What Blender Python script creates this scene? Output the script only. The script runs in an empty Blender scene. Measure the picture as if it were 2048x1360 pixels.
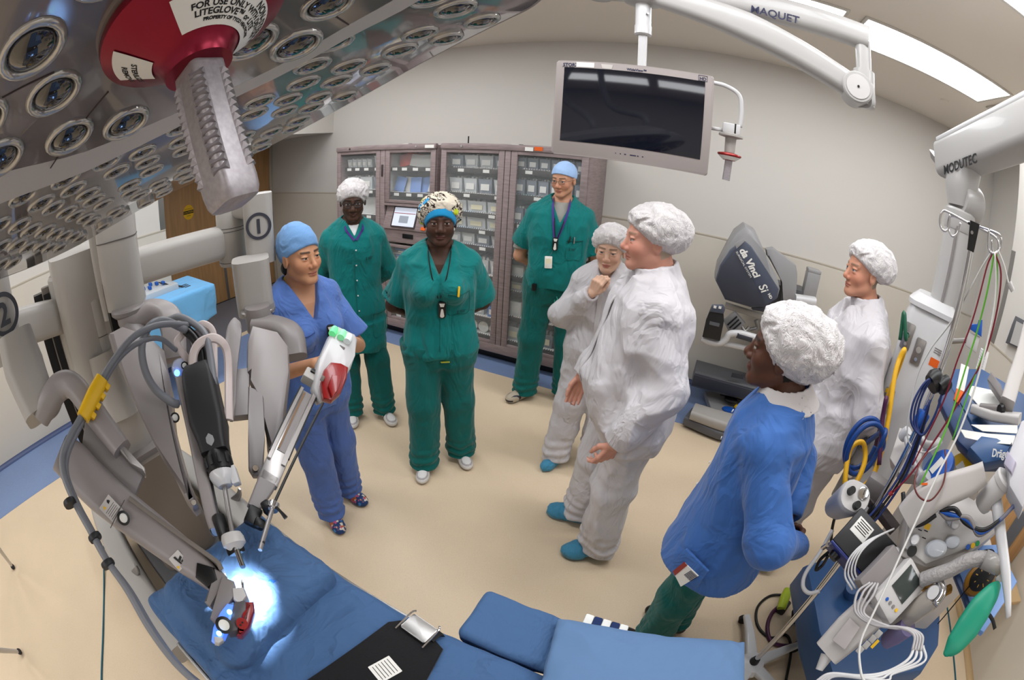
import bpy, bmesh, math, random
import numpy as np
from mathutils import Vector, Matrix, Euler

# ------------------------------------------------------------------ scene, camera, world, exposure
S = bpy.context.scene
COL = S.collection
random.seed(7)
RNG = np.random.default_rng(7)
pi = math.pi

CAM_H = 1.90
cam = bpy.data.cameras.new('camera')
cam_o = bpy.data.objects.new('camera', cam)
COL.objects.link(cam_o)
cam.type = 'PANO'
cam.sensor_fit = 'HORIZONTAL'
cam.sensor_width = 36.0
cam.clip_start = 0.02
cam.panorama_type = 'FISHEYE_EQUISOLID'
cam.fisheye_lens = 890.875 / 2048 * 36.0
cam.fisheye_fov = math.radians(220)
cam_o.matrix_world = (Matrix.Translation((0, 0, CAM_H)) @ Matrix.Rotation(math.radians(23.9425), 4, 'Z')
                      @ Matrix.Rotation(math.radians(90 - 24.0671), 4, 'X') @ Matrix.Rotation(math.radians(3.5727), 4, 'Z'))
S.camera = cam_o

w = bpy.data.worlds.new('world'); S.world = w; w.use_nodes = True
w.node_tree.nodes['Background'].inputs[0].default_value = (0.8, 0.85, 0.9, 1)
w.node_tree.nodes['Background'].inputs[1].default_value = 0.15
S.view_settings.view_transform = 'Standard'
S.view_settings.look = 'None'
S.view_settings.gamma = 1.0
S.view_settings.exposure = 0.0
S.view_settings.use_curve_mapping = False
LIGHT_E = 10.5          # emission of the ceiling panels
S.cycles.max_bounces = 4; S.cycles.diffuse_bounces = 3; S.cycles.glossy_bounces = 2; S.cycles.transmission_bounces = 2
S.cycles.adaptive_threshold = 0.1
S.cycles.transparent_max_bounces = 6; S.cycles.caustics_reflective = False; S.cycles.caustics_refractive = False

# ------------------------------------------------------------------ materials
def lin(c):
    return tuple(((v / 255) / 12.92 if v / 255 <= 0.04045 else ((v / 255 + 0.055) / 1.055) ** 2.4) for v in c[:3]) + (1.0,)

MATS = {}
def mat(name, c, rough=0.5, metal=0.0, spec=0.5, emit=None, es=0.0, alpha=1.0, trans=0.0, coat=0.0,
        bump=None, spots=None, sheen=0.0, sss=0.0, ior=1.45, grain=None):
    """bump=(scale, strength, distance[, stretch]); spots=(scale, colour, threshold); grain=(scale, amount) colour variation"""
    if name in MATS: return MATS[name]
    m = bpy.data.materials.new(name); m.use_nodes = True
    nt = m.node_tree; b = nt.nodes['Principled BSDF']
    b.inputs['Base Color'].default_value = lin(c)
    b.inputs['Roughness'].default_value = rough
    b.inputs['Metallic'].default_value = metal
    b.inputs['Specular IOR Level'].default_value = spec
    b.inputs['Alpha'].default_value = alpha
    b.inputs['Transmission Weight'].default_value = trans
    b.inputs['Coat Weight'].default_value = coat
    b.inputs['Sheen Weight'].default_value = sheen
    b.inputs['IOR'].default_value = ior
    if sss:
        b.inputs['Subsurface Weight'].default_value = sss
        b.inputs['Subsurface Radius'].default_value = (0.01, 0.004, 0.002)
        b.inputs['Subsurface Scale'].default_value = 0.5
    if emit:
        b.inputs['Emission Color'].default_value = lin(emit)
        b.inputs['Emission Strength'].default_value = es
    tc = None
    def coords():
        nonlocal tc
        if tc is None: tc = nt.nodes.new('ShaderNodeTexCoord')
        return tc
    if bump:
        n = nt.nodes.new('ShaderNodeTexNoise'); n.inputs['Scale'].default_value = bump[0]
        n.inputs['Detail'].default_value = 4.0
        bp = nt.nodes.new('ShaderNodeBump'); bp.inputs['Strength'].default_value = bump[1]; bp.inputs['Distance'].default_value = bump[2]
        if len(bump) > 3:
            mp = nt.nodes.new('ShaderNodeMapping'); mp.inputs['Scale'].default_value = bump[3]
            nt.links.new(coords().outputs['Object'], mp.inputs[0]); nt.links.new(mp.outputs[0], n.inputs['Vector'])
        else:
            nt.links.new(coords().outputs['Object'], n.inputs['Vector'])
        nt.links.new(n.outputs[0], bp.inputs['Height']); nt.links.new(bp.outputs[0], b.inputs['Normal'])
    if spots or grain:
        last = None
        if grain:
            n = nt.nodes.new('ShaderNodeTexNoise'); n.inputs['Scale'].default_value = grain[0]; n.inputs['Detail'].default_value = 3
            if len(grain) > 2:
                mp = nt.nodes.new('ShaderNodeMapping'); mp.inputs['Scale'].default_value = grain[2]
                nt.links.new(coords().outputs['Object'], mp.inputs[0]); nt.links.new(mp.outputs[0], n.inputs['Vector'])
            else:
                nt.links.new(coords().outputs['Object'], n.inputs['Vector'])
            r = nt.nodes.new('ShaderNodeValToRGB')
            r.color_ramp.elements[0].position = 0.3; r.color_ramp.elements[1].position = 0.7
            k = grain[1]
            r.color_ramp.elements[0].color = lin([max(0, v * (1 - k)) for v in c])
            r.color_ramp.elements[1].color = lin([min(255, v * (1 + k)) for v in c])
            nt.links.new(n.outputs[0], r.inputs[0]); last = r.outputs[0]
        for sp in (spots or []):
            n = nt.nodes.new('ShaderNodeTexNoise'); n.inputs['Scale'].default_value = sp[0]; n.inputs['Detail'].default_value = 1
            nt.links.new(coords().outputs['Object'], n.inputs['Vector'])
            r = nt.nodes.new('ShaderNodeValToRGB'); r.color_ramp.elements[0].position = sp[2]; r.color_ramp.elements[1].position = sp[2] + 0.03
            r.color_ramp.elements[0].color = (0, 0, 0, 1); r.color_ramp.elements[1].color = (1, 1, 1, 1)
            mx = nt.nodes.new('ShaderNodeMix'); mx.data_type = 'RGBA'
            nt.links.new(n.outputs[0], r.inputs[0]); nt.links.new(r.outputs[0], mx.inputs[0])
            if last is not None: nt.links.new(last, mx.inputs[6])
            else: mx.inputs[6].default_value = lin(c)
            mx.inputs[7].default_value = lin(sp[1]); last = mx.outputs[2]
        nt.links.new(last, b.inputs['Base Color'])
    MATS[name] = m
    return m

def mat_attr(name, rough=0.5, bump=None, spec=0.4, sheen=0.0):
    """surface colour comes from the mesh attribute 'tint' (printed / skin colours)"""
    if name in MATS: return MATS[name]
    m = mat(name, (200, 200, 200), rough=rough, bump=bump, spec=spec, sheen=sheen)
    a = m.node_tree.nodes.new('ShaderNodeAttribute'); a.attribute_name = 'tint'
    m.node_tree.links.new(a.outputs['Color'], m.node_tree.nodes['Principled BSDF'].inputs['Base Color'])
    return m

def cloth(name, c, wr=0.6, rough=0.8, sheen=0.15, fine=False, dist=0.006, scale=7.0, trans=0.0):
    """woven cloth: large soft creases plus sharp crumples plus weave"""
    if name in MATS: return MATS[name]
    m = mat(name, c, rough=rough, sheen=sheen, spec=0.25, trans=0.0)
    nt = m.node_tree; b = nt.nodes['Principled BSDF']
    tc = nt.nodes.new('ShaderNodeTexCoord')
    mp = nt.nodes.new('ShaderNodeMapping'); mp.inputs['Scale'].default_value = (1, 1, 0.55)
    nt.links.new(tc.outputs['Object'], mp.inputs[0])
    n1 = nt.nodes.new('ShaderNodeTexNoise'); n1.inputs['Scale'].default_value = scale; n1.inputs['Detail'].default_value = 3; n1.inputs['Distortion'].default_value = 1.2
    nt.links.new(mp.outputs[0], n1.inputs['Vector'])
    v = nt.nodes.new('ShaderNodeTexVoronoi'); v.feature = 'DISTANCE_TO_EDGE'; v.inputs['Scale'].default_value = scale * 1.2
    mx0 = nt.nodes.new('ShaderNodeVectorMath'); mx0.operation = 'MULTIPLY_ADD'
    mx0.inputs[1].default_value = (0.25, 0.25, 0.25)
    nt.links.new(n1.outputs['Color'], mx0.inputs[0]); nt.links.new(mp.outputs[0], mx0.inputs[2]); nt.links.new(mx0.outputs[0], v.inputs['Vector'])
    mm = nt.nodes.new('ShaderNodeMath'); mm.operation = 'MULTIPLY_ADD'; mm.inputs[1].default_value = -0.8
    nt.links.new(v.outputs['Distance'], mm.inputs[0]); nt.links.new(n1.outputs[0], mm.inputs[2])
    bp = nt.nodes.new('ShaderNodeBump'); bp.inputs['Strength'].default_value = wr; bp.inputs['Distance'].default_value = dist
    nt.links.new(mm.outputs[0], bp.inputs['Height']); nt.links.new(bp.outputs[0], b.inputs['Normal'])
    if fine:
        n2 = nt.nodes.new('ShaderNodeTexNoise'); n2.inputs['Scale'].default_value = 500
        nt.links.new(tc.outputs['Object'], n2.inputs['Vector'])
        b2 = nt.nodes.new('ShaderNodeBump'); b2.inputs['Strength'].default_value = 0.15; b2.inputs['Distance'].default_value = 0.001
        nt.links.new(n2.outputs[0], b2.inputs['Height']); nt.links.new(bp.outputs[0], b2.inputs['Normal']); nt.links.new(b2.outputs[0], b.inputs['Normal'])
    return m

# ------------------------------------------------------------------ objects
def tag(o, label=None, cat=None, group=None, kind=None):
    if label: o['label'] = label
    if cat: o['category'] = cat
    if group: o['group'] = group
    if kind: o['kind'] = kind
    return o

def setparent(o, p):
    o.parent = p
    M = Matrix.Identity(4)
    q = p
    chain = []
    while q is not None:
        chain.append(q); q = q.parent
    W = Matrix.Identity(4)
    for q in reversed(chain):
        W = W @ q.matrix_parent_inverse @ q.matrix_basis if q.parent else W @ q.matrix_basis
    o.matrix_parent_inverse = W.inverted()

def thing(name, label, cat, loc=(0, 0, 0), group=None):
    o = bpy.data.objects.new(name, None); COL.objects.link(o)
    o.location = loc; o.empty_display_size = 0.05
    return tag(o, label, cat, group)

def finish(name, me, m, parent=None, smooth=None):
    if m is not None:
        ms = m if isinstance(m, (list, tuple)) else [m]
        for q in ms: me.materials.append(q)
    if smooth is not None:
        if smooth is True: me.shade_smooth()
        elif smooth:
            me.shade_smooth()
            try: me.set_sharp_from_angle(angle=math.radians(smooth))
            except Exception: pass
    o = bpy.data.objects.new(name, me); COL.objects.link(o)
    if parent is not None: setparent(o, parent)
    return o

def obj(name, bm, m, parent=None, smooth=35):
    bmesh.ops.recalc_face_normals(bm, faces=bm.faces[:])
    me = bpy.data.meshes.new(name); bm.to_mesh(me); bm.free()
    return finish(name, me, m, parent, smooth)

def NB(): return bmesh.new()

def T(loc=(0, 0, 0), rz=0, rx=0, ry=0):
    return Matrix.Translation(loc) @ Euler((math.radians(rx), math.radians(ry), math.radians(rz)), 'XYZ').to_matrix().to_4x4()

def frame(o, z, x=None):
    """matrix with origin o, local z along z, local x near x"""
    z = Vector(z).normalized()
    x = Vector(x) if x is not None else (Vector((1, 0, 0)) if abs(z.x) < 0.9 else Vector((0, 1, 0)))
    x = (x - z * x.dot(z)).normalized(); y = z.cross(x)
    M = Matrix((x, y, z)).transposed().to_4x4(); M.translation = Vector(o)
    return M

def box(bm, c=(0, 0, 0), s=(1, 1, 1), M=None, bev=0.0, seg=2):
    r = bmesh.ops.create_cube(bm, size=1.0)
    vs = r['verts']
    X = (M or Matrix.Identity(4)) @ Matrix.Translation(c) @ Matrix.Diagonal((s[0], s[1], s[2], 1))
    bmesh.ops.transform(bm, matrix=X, verts=vs)
    if bev:
        es = list({e for v in vs for e in v.link_edges})
        bmesh.ops.bevel(bm, geom=es, offset=min(bev, 0.49 * min(s)), segments=seg, affect='EDGES', profile=0.5)
    return bm

def ring(bm, pts): return [bm.verts.new(p) for p in pts]

def bridge(bm, a, b, closed=True):
    n = len(a)
    for i in range(n if closed else n - 1):
        j = (i + 1) % n
        try: bm.faces.new((a[i], a[j], b[j], b[i]))
        except ValueError: pass

def loft(bm, rings, cap=True, closed=True):
    R = [ring(bm, r) for r in rings]
    for a, b in zip(R, R[1:]): bridge(bm, a, b, closed)
    if cap and closed:
        for r in (R[0], R[-1]):
            try: bm.faces.new(r)
            except ValueError: pass
    return bm

def cyl(bm, a, b, r, r2=None, n=20, cap=True):
    a, b = Vector(a), Vector(b); M = frame(a, b - a); L = (b - a).length
    r2 = r if r2 is None else r2
    rs = []
    for z, q in ((0, r), (L, r2)):
        rs.append([M @ Vector((q * math.cos(2 * pi * i / n), q * math.sin(2 * pi * i / n), z)) for i in range(n)])
    return loft(bm, rs, cap)

def lathe(bm, prof, M=None, n=32, cap=True, sx=1.0, sy=1.0):
    M = M or Matrix.Identity(4)
    rs = [[M @ Vector((sx * max(r, 1e-5) * math.cos(2 * pi * i / n), sy * max(r, 1e-5) * math.sin(2 * pi * i / n), z)) for i in range(n)] for r, z in prof]
    return loft(bm, rs, cap)

def catmull(pts, k=8):
    P = [Vector(p) for p in pts]
    if len(P) < 3: return P
    out = []
    for i in range(len(P) - 1):
        p0 = P[i - 1] if i else P[0] * 2 - P[1]; p1, p2 = P[i], P[i + 1]
        p3 = P[i + 2] if i + 2 < len(P) else P[-1] * 2 - P[-2]
        for j in range(k):
            t = j / k
            out.append(0.5 * ((2 * p1) + (p2 - p0) * t + (2 * p0 - 5 * p1 + 4 * p2 - p3) * t * t + (3 * p1 - p0 - 3 * p2 + p3) * t ** 3))
    out.append(P[-1])
    return out

def tube(bm, pts, r, n=10, smooth=6, cap=True, ell=1.0, up=None):
    P = catmull(pts, smooth) if smooth else [Vector(p) for p in pts]
    m = len(P)
    rad = (lambda i: r) if not isinstance(r, (list, tuple)) else (lambda i: float(np.interp(i / (m - 1), np.linspace(0, 1, len(r)), r)))
    rings = []; x = Vector(up) if up else None
    for i in range(m):
        t = (P[min(i + 1, m - 1)] - P[max(i - 1, 0)])
        if t.length < 1e-9: t = Vector((0, 0, 1))
        t.normalize()
        if x is None: x = t.orthogonal()
        x = (x - t * x.dot(t))
        if x.length < 1e-6: x = t.orthogonal()
        x.normalize(); y = t.cross(x)
        q = rad(i)
        rings.append([P[i] + x * (q * math.cos(2 * pi * k / n)) + y * (ell * q * math.sin(2 * pi * k / n)) for k in range(n)])
    return loft(bm, rings, cap)

def prism(bm, poly, t, M=None, bev=0.0, seg=2):
    """polygon in local xy, thickness t along local z (centred)"""
    M = M or Matrix.Identity(4)
    a = [bm.verts.new(M @ Vector((p[0], p[1], -t / 2))) for p in poly]
    b = [bm.verts.new(M @ Vector((p[0], p[1], t / 2))) for p in poly]
    fa = bm.faces.new(list(reversed(a))); fb = bm.faces.new(b)
    bridge(bm, a, b)
    if bev:
        es = list(set(fa.edges) | set(fb.edges))
        bmesh.ops.bevel(bm, geom=es, offset=bev, segments=seg, affect='EDGES', profile=0.5)
    return bm

def rrect(w, h, r, n=5):
    out = []
    for cx, cy, a0 in ((w / 2 - r, h / 2 - r, 0), (-w / 2 + r, h / 2 - r, 90), (-w / 2 + r, -h / 2 + r, 180), (w / 2 - r, -h / 2 + r, 270)):
        for i in range(n + 1):
            a = math.radians(a0 + 90 * i / n); out.append((cx + r * math.cos(a), cy + r * math.sin(a)))
    return out

def stadium(path2d, r0, r1, n=10):
    """2-D outline of a tapered capsule from path2d[0] (radius r0) to path2d[1] (radius r1)"""
    (x0, y0), (x1, y1) = path2d; a = math.atan2(y1 - y0, x1 - x0)
    out = []
    for i in range(n + 1): t = a + pi / 2 + pi * i / n; out.append((x0 + r0 * math.cos(t), y0 + r0 * math.sin(t)))
    for i in range(n + 1): t = a - pi / 2 + pi * i / n; out.append((x1 + r1 * math.cos(t), y1 + r1 * math.sin(t)))
    return out

def smooth_poly(pts, k=5):
    P = [Vector((p[0], p[1], 0)) for p in pts]; n = len(P); out = []
    for i in range(n):
        p0, p1, p2, p3 = P[i - 1], P[i], P[(i + 1) % n], P[(i + 2) % n]
        for j in range(k):
            t = j / k
            q = 0.5 * ((2 * p1) + (p2 - p0) * t + (2 * p0 - 5 * p1 + 4 * p2 - p3) * t * t + (3 * p1 - p0 - 3 * p2 + p3) * t ** 3)
            out.append((q.x, q.y))
    return out

def text(name, s, size, M, m, parent=None, ext=0.0006, align='LEFT', warp=None, bold=0.0, sx=1.0, shear=0.0):
    cu = bpy.data.curves.new(name, 'FONT'); cu.body = s; cu.size = size; cu.extrude = ext; cu.align_x = align; cu.offset = bold; cu.shear = shear
    cu.resolution_u = 3
    t = bpy.data.objects.new('tmp', cu); COL.objects.link(t)
    bpy.context.view_layer.update()
    me = bpy.data.meshes.new_from_object(t.evaluated_get(bpy.context.evaluated_depsgraph_get()))
    bpy.data.objects.remove(t); bpy.data.curves.remove(cu)
    for v in me.vertices:
        c = v.co.copy(); c.x *= sx
        v.co = M @ (warp(c) if warp else c)
    me.materials.clear()
    return finish(name, me, m, parent)

# ------------------------------------------------------------------ implicit surfaces (bodies, clothes, soft things)
def V3(*a): return np.array(a, float)

def smin(a, b, k):
    h = np.clip(0.5 + 0.5 * (b - a) / k, 0, 1)
    return b + (a - b) * h - k * h * (1 - h)
def smax(a, b, k): return -smin(-a, -b, k)

def caps(P, a, b, ra, rb=None):
    rb = ra if rb is None else rb
    a = np.asarray(a, np.float32); b = np.asarray(b, np.float32)
    ab = b - a; q = P - a; t = np.clip((q @ ab) / max(float(ab @ ab), 1e-12), 0, 1)
    q = q - t[..., None] * ab
    return np.sqrt(np.einsum('...i,...i->...', q, q)) - (ra + (rb - ra) * t)

def ball(P, c, r):
    q = P - np.asarray(c, np.float32); return np.sqrt(np.einsum('...i,...i->...', q, q)) - r

def near(P, c, r, f, keep=0.6):
    """evaluate f only within r of c; elsewhere a positive distance bound"""
    d = ball(P, c, 0.0); m = d < r; out = (d - r * keep).astype(np.float32)
    if m.any(): out[m] = f(P[m])
    return out

def elli(P, c, r, Rm=None):
    q = P - np.asarray(c, np.float32)
    if Rm is not None: q = q @ Rm
    r = np.asarray(r, np.float32)
    q = q / r; k0 = np.sqrt(np.einsum('...i,...i->...', q, q)); q = q / r; k1 = np.sqrt(np.einsum('...i,...i->...', q, q))
    return np.where(k1 > 1e-9, k0 * (k0 - 1) / np.maximum(k1, 1e-9), -r.min())

def prof(P, zs, cx, cy, a, b, n=2.0):
    """stack of ellipses along z"""
    z = np.clip(P[..., 2], zs[0], zs[-1])
    I = lambda v: np.interp(z, zs, v)
    A, B = I(a), I(b)
    u = np.abs((P[..., 0] - I(cx)) / A); v = np.abs((P[..., 1] - I(cy)) / B)
    k = (u ** n + v ** n) ** (1 / n)
    d = (k - 1) * np.minimum(A, B) * np.where(k > 1, 1.0, 1.0)
    dz = np.maximum(np.maximum(zs[0] - P[..., 2], P[..., 2] - zs[-1]), 0)
    return np.where(dz > 0, np.sqrt(np.maximum(d, 0) ** 2 + dz ** 2), d)

_perm = RNG.random((32, 32, 32)).astype(np.float32)
def vnoise(P, s):
    q = P * np.float32(s); i = np.floor(q).astype(np.int32); f = q - i; f = f * f * (3 - 2 * f)
    i &= 31; j = (i + 1) & 31
    x0, y0, z0 = i[..., 0], i[..., 1], i[..., 2]; x1, y1, z1 = j[..., 0], j[..., 1], j[..., 2]
    fx, fy, fz = f[..., 0], f[..., 1], f[..., 2]
    L = lambda a, b, t: a + (b - a) * t
    return L(L(L(_perm[x0, y0, z0], _perm[x1, y0, z0], fx), L(_perm[x0, y1, z0], _perm[x1, y1, z0], fx), fy),
             L(L(_perm[x0, y0, z1], _perm[x1, y0, z1], fx), L(_perm[x0, y1, z1], _perm[x1, y1, z1], fx), fy), fz) - 0.5

def folds(P, amp, s=9.0, st=(1, 1, 0.45)):
    """ridged noise: cloth folds"""
    Q = P * np.array(st, np.float32)
    wv = vnoise(Q + 3.1, s * 0.7) * 0.10
    Q = Q + wv[..., None]
    r = 1 - 2 * np.abs(vnoise(Q, s))
    r2 = 1 - 2 * np.abs(vnoise(Q + 7.7, s * 2.1))
    return -amp * (1.6 * (r - 0.5) + 0.7 * (r2 - 0.5))

def folded(P, d, amp, s=9.0, st=(1, 1, 0.45), band=0.07):
    m = np.abs(d) < band
    if m.any():
        d = d.copy(); d[m] += folds(P[m], amp, s, st)
    return d

from concurrent.futures import ThreadPoolExecutor
_POOL = ThreadPoolExecutor(4)
def sdf_mesh(f, lo, hi, res, B=6, slack=1.3, extra=0.0):
    """naive surface nets over the blocks the surface passes through -> verts, quads"""
    lo = np.asarray(lo, float); hi = np.asarray(hi, float)
    nb = np.maximum(1, np.ceil((hi - lo) / (res * B)).astype(int))
    g = np.stack(np.meshgrid(*[np.arange(k) for k in nb], indexing='ij'), -1).reshape(-1, 3)
    c = (lo + (g + 0.5) * B * res).astype(np.float32)
    d = f(c)
    g = g[np.abs(d) < B * res * 0.87 * slack + res + extra]
    o = np.stack(np.meshgrid(*[np.arange(B + 1)] * 3, indexing='ij'), -1)
    keys, pos, Q = [], [], []
    N = (nb * B + 4).astype(np.int64)
    key = lambda q: ((q[..., 0] + 1) * N[1] + (q[..., 1] + 1)) * N[2] + (q[..., 2] + 1)
    CH = max(24, min(250, len(g) // 8 + 1))
    def work(s):
        I = g[s:s + CH][:, None, None, None, :] * B + o
        return f((lo + I * res).astype(np.float32).reshape(-1, 3)).reshape(I.shape[:-1])
    starts = list(range(0, len(g), CH))
    for s, D in zip(starts, _POOL.map(work, starts)):
        gi = g[s:s + CH]
        sg = D < 0
        cs = [sg[:, x:x + B, y:y + B, z:z + B] for x in (0, 1) for y in (0, 1) for z in (0, 1)]
        n = sum(q.astype(np.int8) for q in cs)
        act = np.argwhere((n > 0) & (n < 8))
        if len(act) == 0: continue
        bi, x, y, z = act.T
        acc = np.zeros((len(act), 3)); cnt = np.zeros(len(act))
        corner = lambda dx, dy, dz: D[bi, x + dx, y + dy, z + dz]
        for ax in range(3):
            for u in (0, 1):
                for v in (0, 1):
                    p = [0, 0, 0]; oth = [k for k in range(3) if k != ax]
                    p[oth[0]], p[oth[1]] = u, v; q = list(p); q[ax] = 1
                    d0, d1 = corner(*p), corner(*q)
                    m = (d0 < 0) != (d1 < 0)
                    t = np.where(m, d0 / np.where(m, d0 - d1, 1), 0)
                    e = np.array(p, float)[None, :] * np.ones((len(act), 1)); e[:, ax] = t
                    acc[m] += e[m]; cnt[m] += 1
        gc = gi[bi] * B + np.stack([x, y, z], -1)
        pos.append(lo + (gc + acc / cnt[:, None]) * res); keys.append(key(gc.astype(np.int64)))
        for ax in range(3):
            sl0 = sg[:, :B, :B, :B]
            sl1 = sg[:, 1:, :B, :B] if ax == 0 else (sg[:, :B, 1:, :B] if ax == 1 else sg[:, :B, :B, 1:])
            E = np.argwhere(sl0 != sl1)
            if len(E) == 0: continue
            base = (gi[E[:, 0]] * B + E[:, 1:]).astype(np.int64)
            inside = sl0[E[:, 0], E[:, 1], E[:, 2], E[:, 3]]
            a1, a2 = [(1, 2), (2, 0), (0, 1)][ax]
            qd = []
            for du, dv in ((0, 0), (-1, 0), (-1, -1), (0, -1)):
                q = base.copy(); q[:, a1] += du; q[:, a2] += dv; qd.append(key(q))
            qd = np.stack(qd, -1)
            qd[~inside] = qd[~inside][:, ::-1]
            Q.append(qd)
    keys = np.concatenate(keys); pos = np.concatenate(pos); Q = np.concatenate(Q)
    od = np.argsort(keys); keys = keys[od]; pos = pos[od]
    ix = np.minimum(np.searchsorted(keys, Q), len(keys) - 1)
    ok = (keys[ix] == Q).all(1)
    return pos, ix[ok]

def np_mesh(name, parts, m, parent=None, tint=None, smooth=True, M=None):
    """parts: list of (verts, quads)"""
    vs, fs, k = [], [], 0
    for v, q in parts:
        vs.append(v); fs.append(q + k); k += len(v)
    v = np.concatenate(vs); q = np.concatenate(fs)
    tv = tint(v) if tint else None
    if M is not None:
        A = np.array(M); v = v @ A[:3, :3].T + A[:3, 3]
    me = bpy.data.meshes.new(name)
    me.vertices.add(len(v)); me.vertices.foreach_set('co', v.astype(np.float32).ravel())
    me.loops.add(q.size); me.loops.foreach_set('vertex_index', q.astype(np.int32).ravel())
    me.polygons.add(len(q)); me.polygons.foreach_set('loop_start', np.arange(0, q.size, 4, dtype=np.int32))
    me.update(calc_edges=True); me.validate()
    if tv is not None:
        a = me.color_attributes.new('tint', 'FLOAT_COLOR', 'POINT')
        a.data.foreach_set('color', np.concatenate([tv, np.ones((len(tv), 1))], 1).astype(np.float32).ravel())
    return finish(name, me, m, parent, True if smooth else None)

def soft(name, f, lo, hi, res, m, parent=None, M=None, tint=None):
    return np_mesh(name, [sdf_mesh(f, lo, hi, res)], m, parent, tint, True, M)
# ================================================================== THE ROOM
XL, XR, YB, YF, ZC = -4.37, 3.06, 3.92, -3.3, 3.06
XJ, YJ = 2.62, 2.93          # jog of the right wall
AX, AY, AZ = -5.84, 1.54, 2.20   # alcove: door wall, start, soffit height
M_WALL = mat('wall_paint', (208, 204, 198), rough=0.7, bump=(60, 0.05, 0.002))
M_WALLLOW = mat('wall_sheet', (206, 199, 187), rough=0.45, bump=(40, 0.04, 0.002))
M_CEIL = mat('ceiling_paint', (232, 224, 212), rough=0.85)
M_FLOOR = mat('floor_sheet_beige', (220, 199, 170), rough=0.42, spec=0.4, grain=(1.3, 0.025), spots=[(240, (232, 215, 190), 0.66), (300, (182, 156, 122), 0.68)])
M_BLUE = mat('floor_sheet_blue', (120, 140, 178), rough=0.42, spec=0.4, grain=(1.3, 0.03), spots=[(240, (142, 158, 186), 0.64)])
M_GREYF = mat('floor_sheet_grey', (112, 112, 120), rough=0.5, spots=[(240, (135, 135, 142), 0.64)])
M_STEEL = mat('stainless', (150, 148, 146), rough=0.32, metal=0.85)
M_CHROME = mat('chrome', (205, 205, 208), rough=0.12, metal=1.0)
M_WOOD = mat('door_veneer', (172, 132, 88), rough=0.45, grain=(4, 0.06, (6, 6, 0.5)))
M_WOODD = mat('wood_edge', (120, 88, 56), rough=0.5)
M_DARK = mat('dark_plastic', (32, 32, 34), rough=0.5)
M_BLACK = mat('black_plastic', (14, 14, 15), rough=0.4)
M_RUBBER = mat('black_rubber', (22, 22, 23), rough=0.7)
M_WHITE = mat('white_enamel', (198, 197, 198), rough=0.28, coat=0.2)
M_WHITEP = mat('white_plastic', (192, 189, 187), rough=0.42)
M_PAPER = mat('paper', (228, 226, 220), rough=0.8)
M_INK = mat('ink_navy', (28, 32, 66), rough=0.6)
M_INKB = mat('ink_black', (18, 18, 20), rough=0.6)
M_REDP = mat('red_plastic', (140, 16, 18), rough=0.3, coat=0.3)
M_YEL = mat('yellow_plastic', (226, 178, 20), rough=0.45)
M_ORANGE = mat('orange_label', (226, 96, 22), rough=0.6)
M_BLUEP = mat('blue_plastic', (24, 84, 172), rough=0.4)

def quad(name, pts, m, parent=None):
    bm = NB(); bm.faces.new([bm.verts.new(p) for p in pts]); return obj(name, bm, m, parent, None)
def slab(name, lo, hi, m, parent=None, bev=0.0, kind=None):
    bm = NB(); box(bm, [(a + b) / 2 for a, b in zip(lo, hi)], [b - a for a, b in zip(lo, hi)], bev=bev)
    o = obj(name, bm, m, parent)
    if kind: o['kind'] = kind
    return o

slab('floor', (XL - 0.1, YF - 0.1, -0.1), (XR + 0.1, YB + 0.1, 0.0), M_FLOOR, kind='structure')
bm = NB()     # blue border sheet along left and back wall, laid flush
for a, b in (((XL, YF), (-3.59, YB)), ((-3.59, 3.14), (XR, YB))):
    box(bm, ((a[0] + b[0]) / 2, (a[1] + b[1]) / 2, 0.0005), (b[0] - a[0], b[1] - a[1], 0.003))
obj('trim_1', bm, M_BLUE)['kind'] = 'structure'
o = slab('floor', (AX - 0.1, AY, -0.1), (XL - 0.1, YB + 0.1, 0.001), M_GREYF, kind='structure')
slab('ceiling', (XL - 0.1, YF - 0.1, ZC), (XR + 0.1, YB + 0.1, ZC + 0.1), M_CEIL, kind='structure')
slab('wall_back', (AX - 0.1, YB, 0.0), (XR + 0.1, YB + 0.1, ZC), M_WALL, kind='structure')
slab('wall_front', (XL - 0.1, YF - 0.1, 0.0), (XR + 0.1, YF, ZC), M_WALL, kind='structure')
wl = slab('wall_left', (XL - 0.1, YF, 0.0), (XL, AY, ZC), M_WALL, kind='structure')
slab('alcove_header', (XL - 0.1, AY, AZ), (XL, YB, ZC), M_WALL, wl)
slab('alcove_soffit', (AX - 0.1, AY - 0.1, AZ), (XL - 0.1, YB, AZ + 0.1), M_WALL, wl)
slab('alcove_side', (AX - 0.1, AY - 0.1, 0.0), (XL - 0.1, AY, AZ), M_WALL, wl)
slab('wall_door', (AX - 0.1, AY, 0.0), (AX, YB, AZ), M_WALLLOW, kind='structure')
wr = slab('wall_right', (XR, YJ, 0.0), (XR + 0.1, YB, ZC), M_WALL, kind='structure')
slab('wall_projection', (XJ, YF, 0.0), (XR + 0.1, YJ, ZC), M_WALL, wr)
# wall protection sheet up to 1.40 m and its joint strip
wb = bpy.data.objects['wall_back']
def sheet(lo, hi, par):
    slab('wall_sheet', lo, hi, M_WALLLOW, par)
sheet((AX, YB - 0.004, 0.0), (XR, YB, 1.402), wb)
sheet((XL, YF, 0.0), (XL + 0.004, AY, 1.402), wl)
sheet((XJ - 0.004, YF, 0.0), (XJ, YJ, 1.402), wr)
M_SEAM = mat('seam_strip', (188, 178, 162), rough=0.4)
slab('joint_strip', (AX, YB - 0.009, 1.400), (XR, YB, 1.412), M_SEAM, wb)
slab('joint_strip', (XL, YF, 1.400), (XL + 0.009, AY, 1.412), M_SEAM, wl)
slab('joint_strip', (XJ - 0.009, YF, 1.400), (XJ, YJ, 1.412), M_SEAM, wr)
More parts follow.
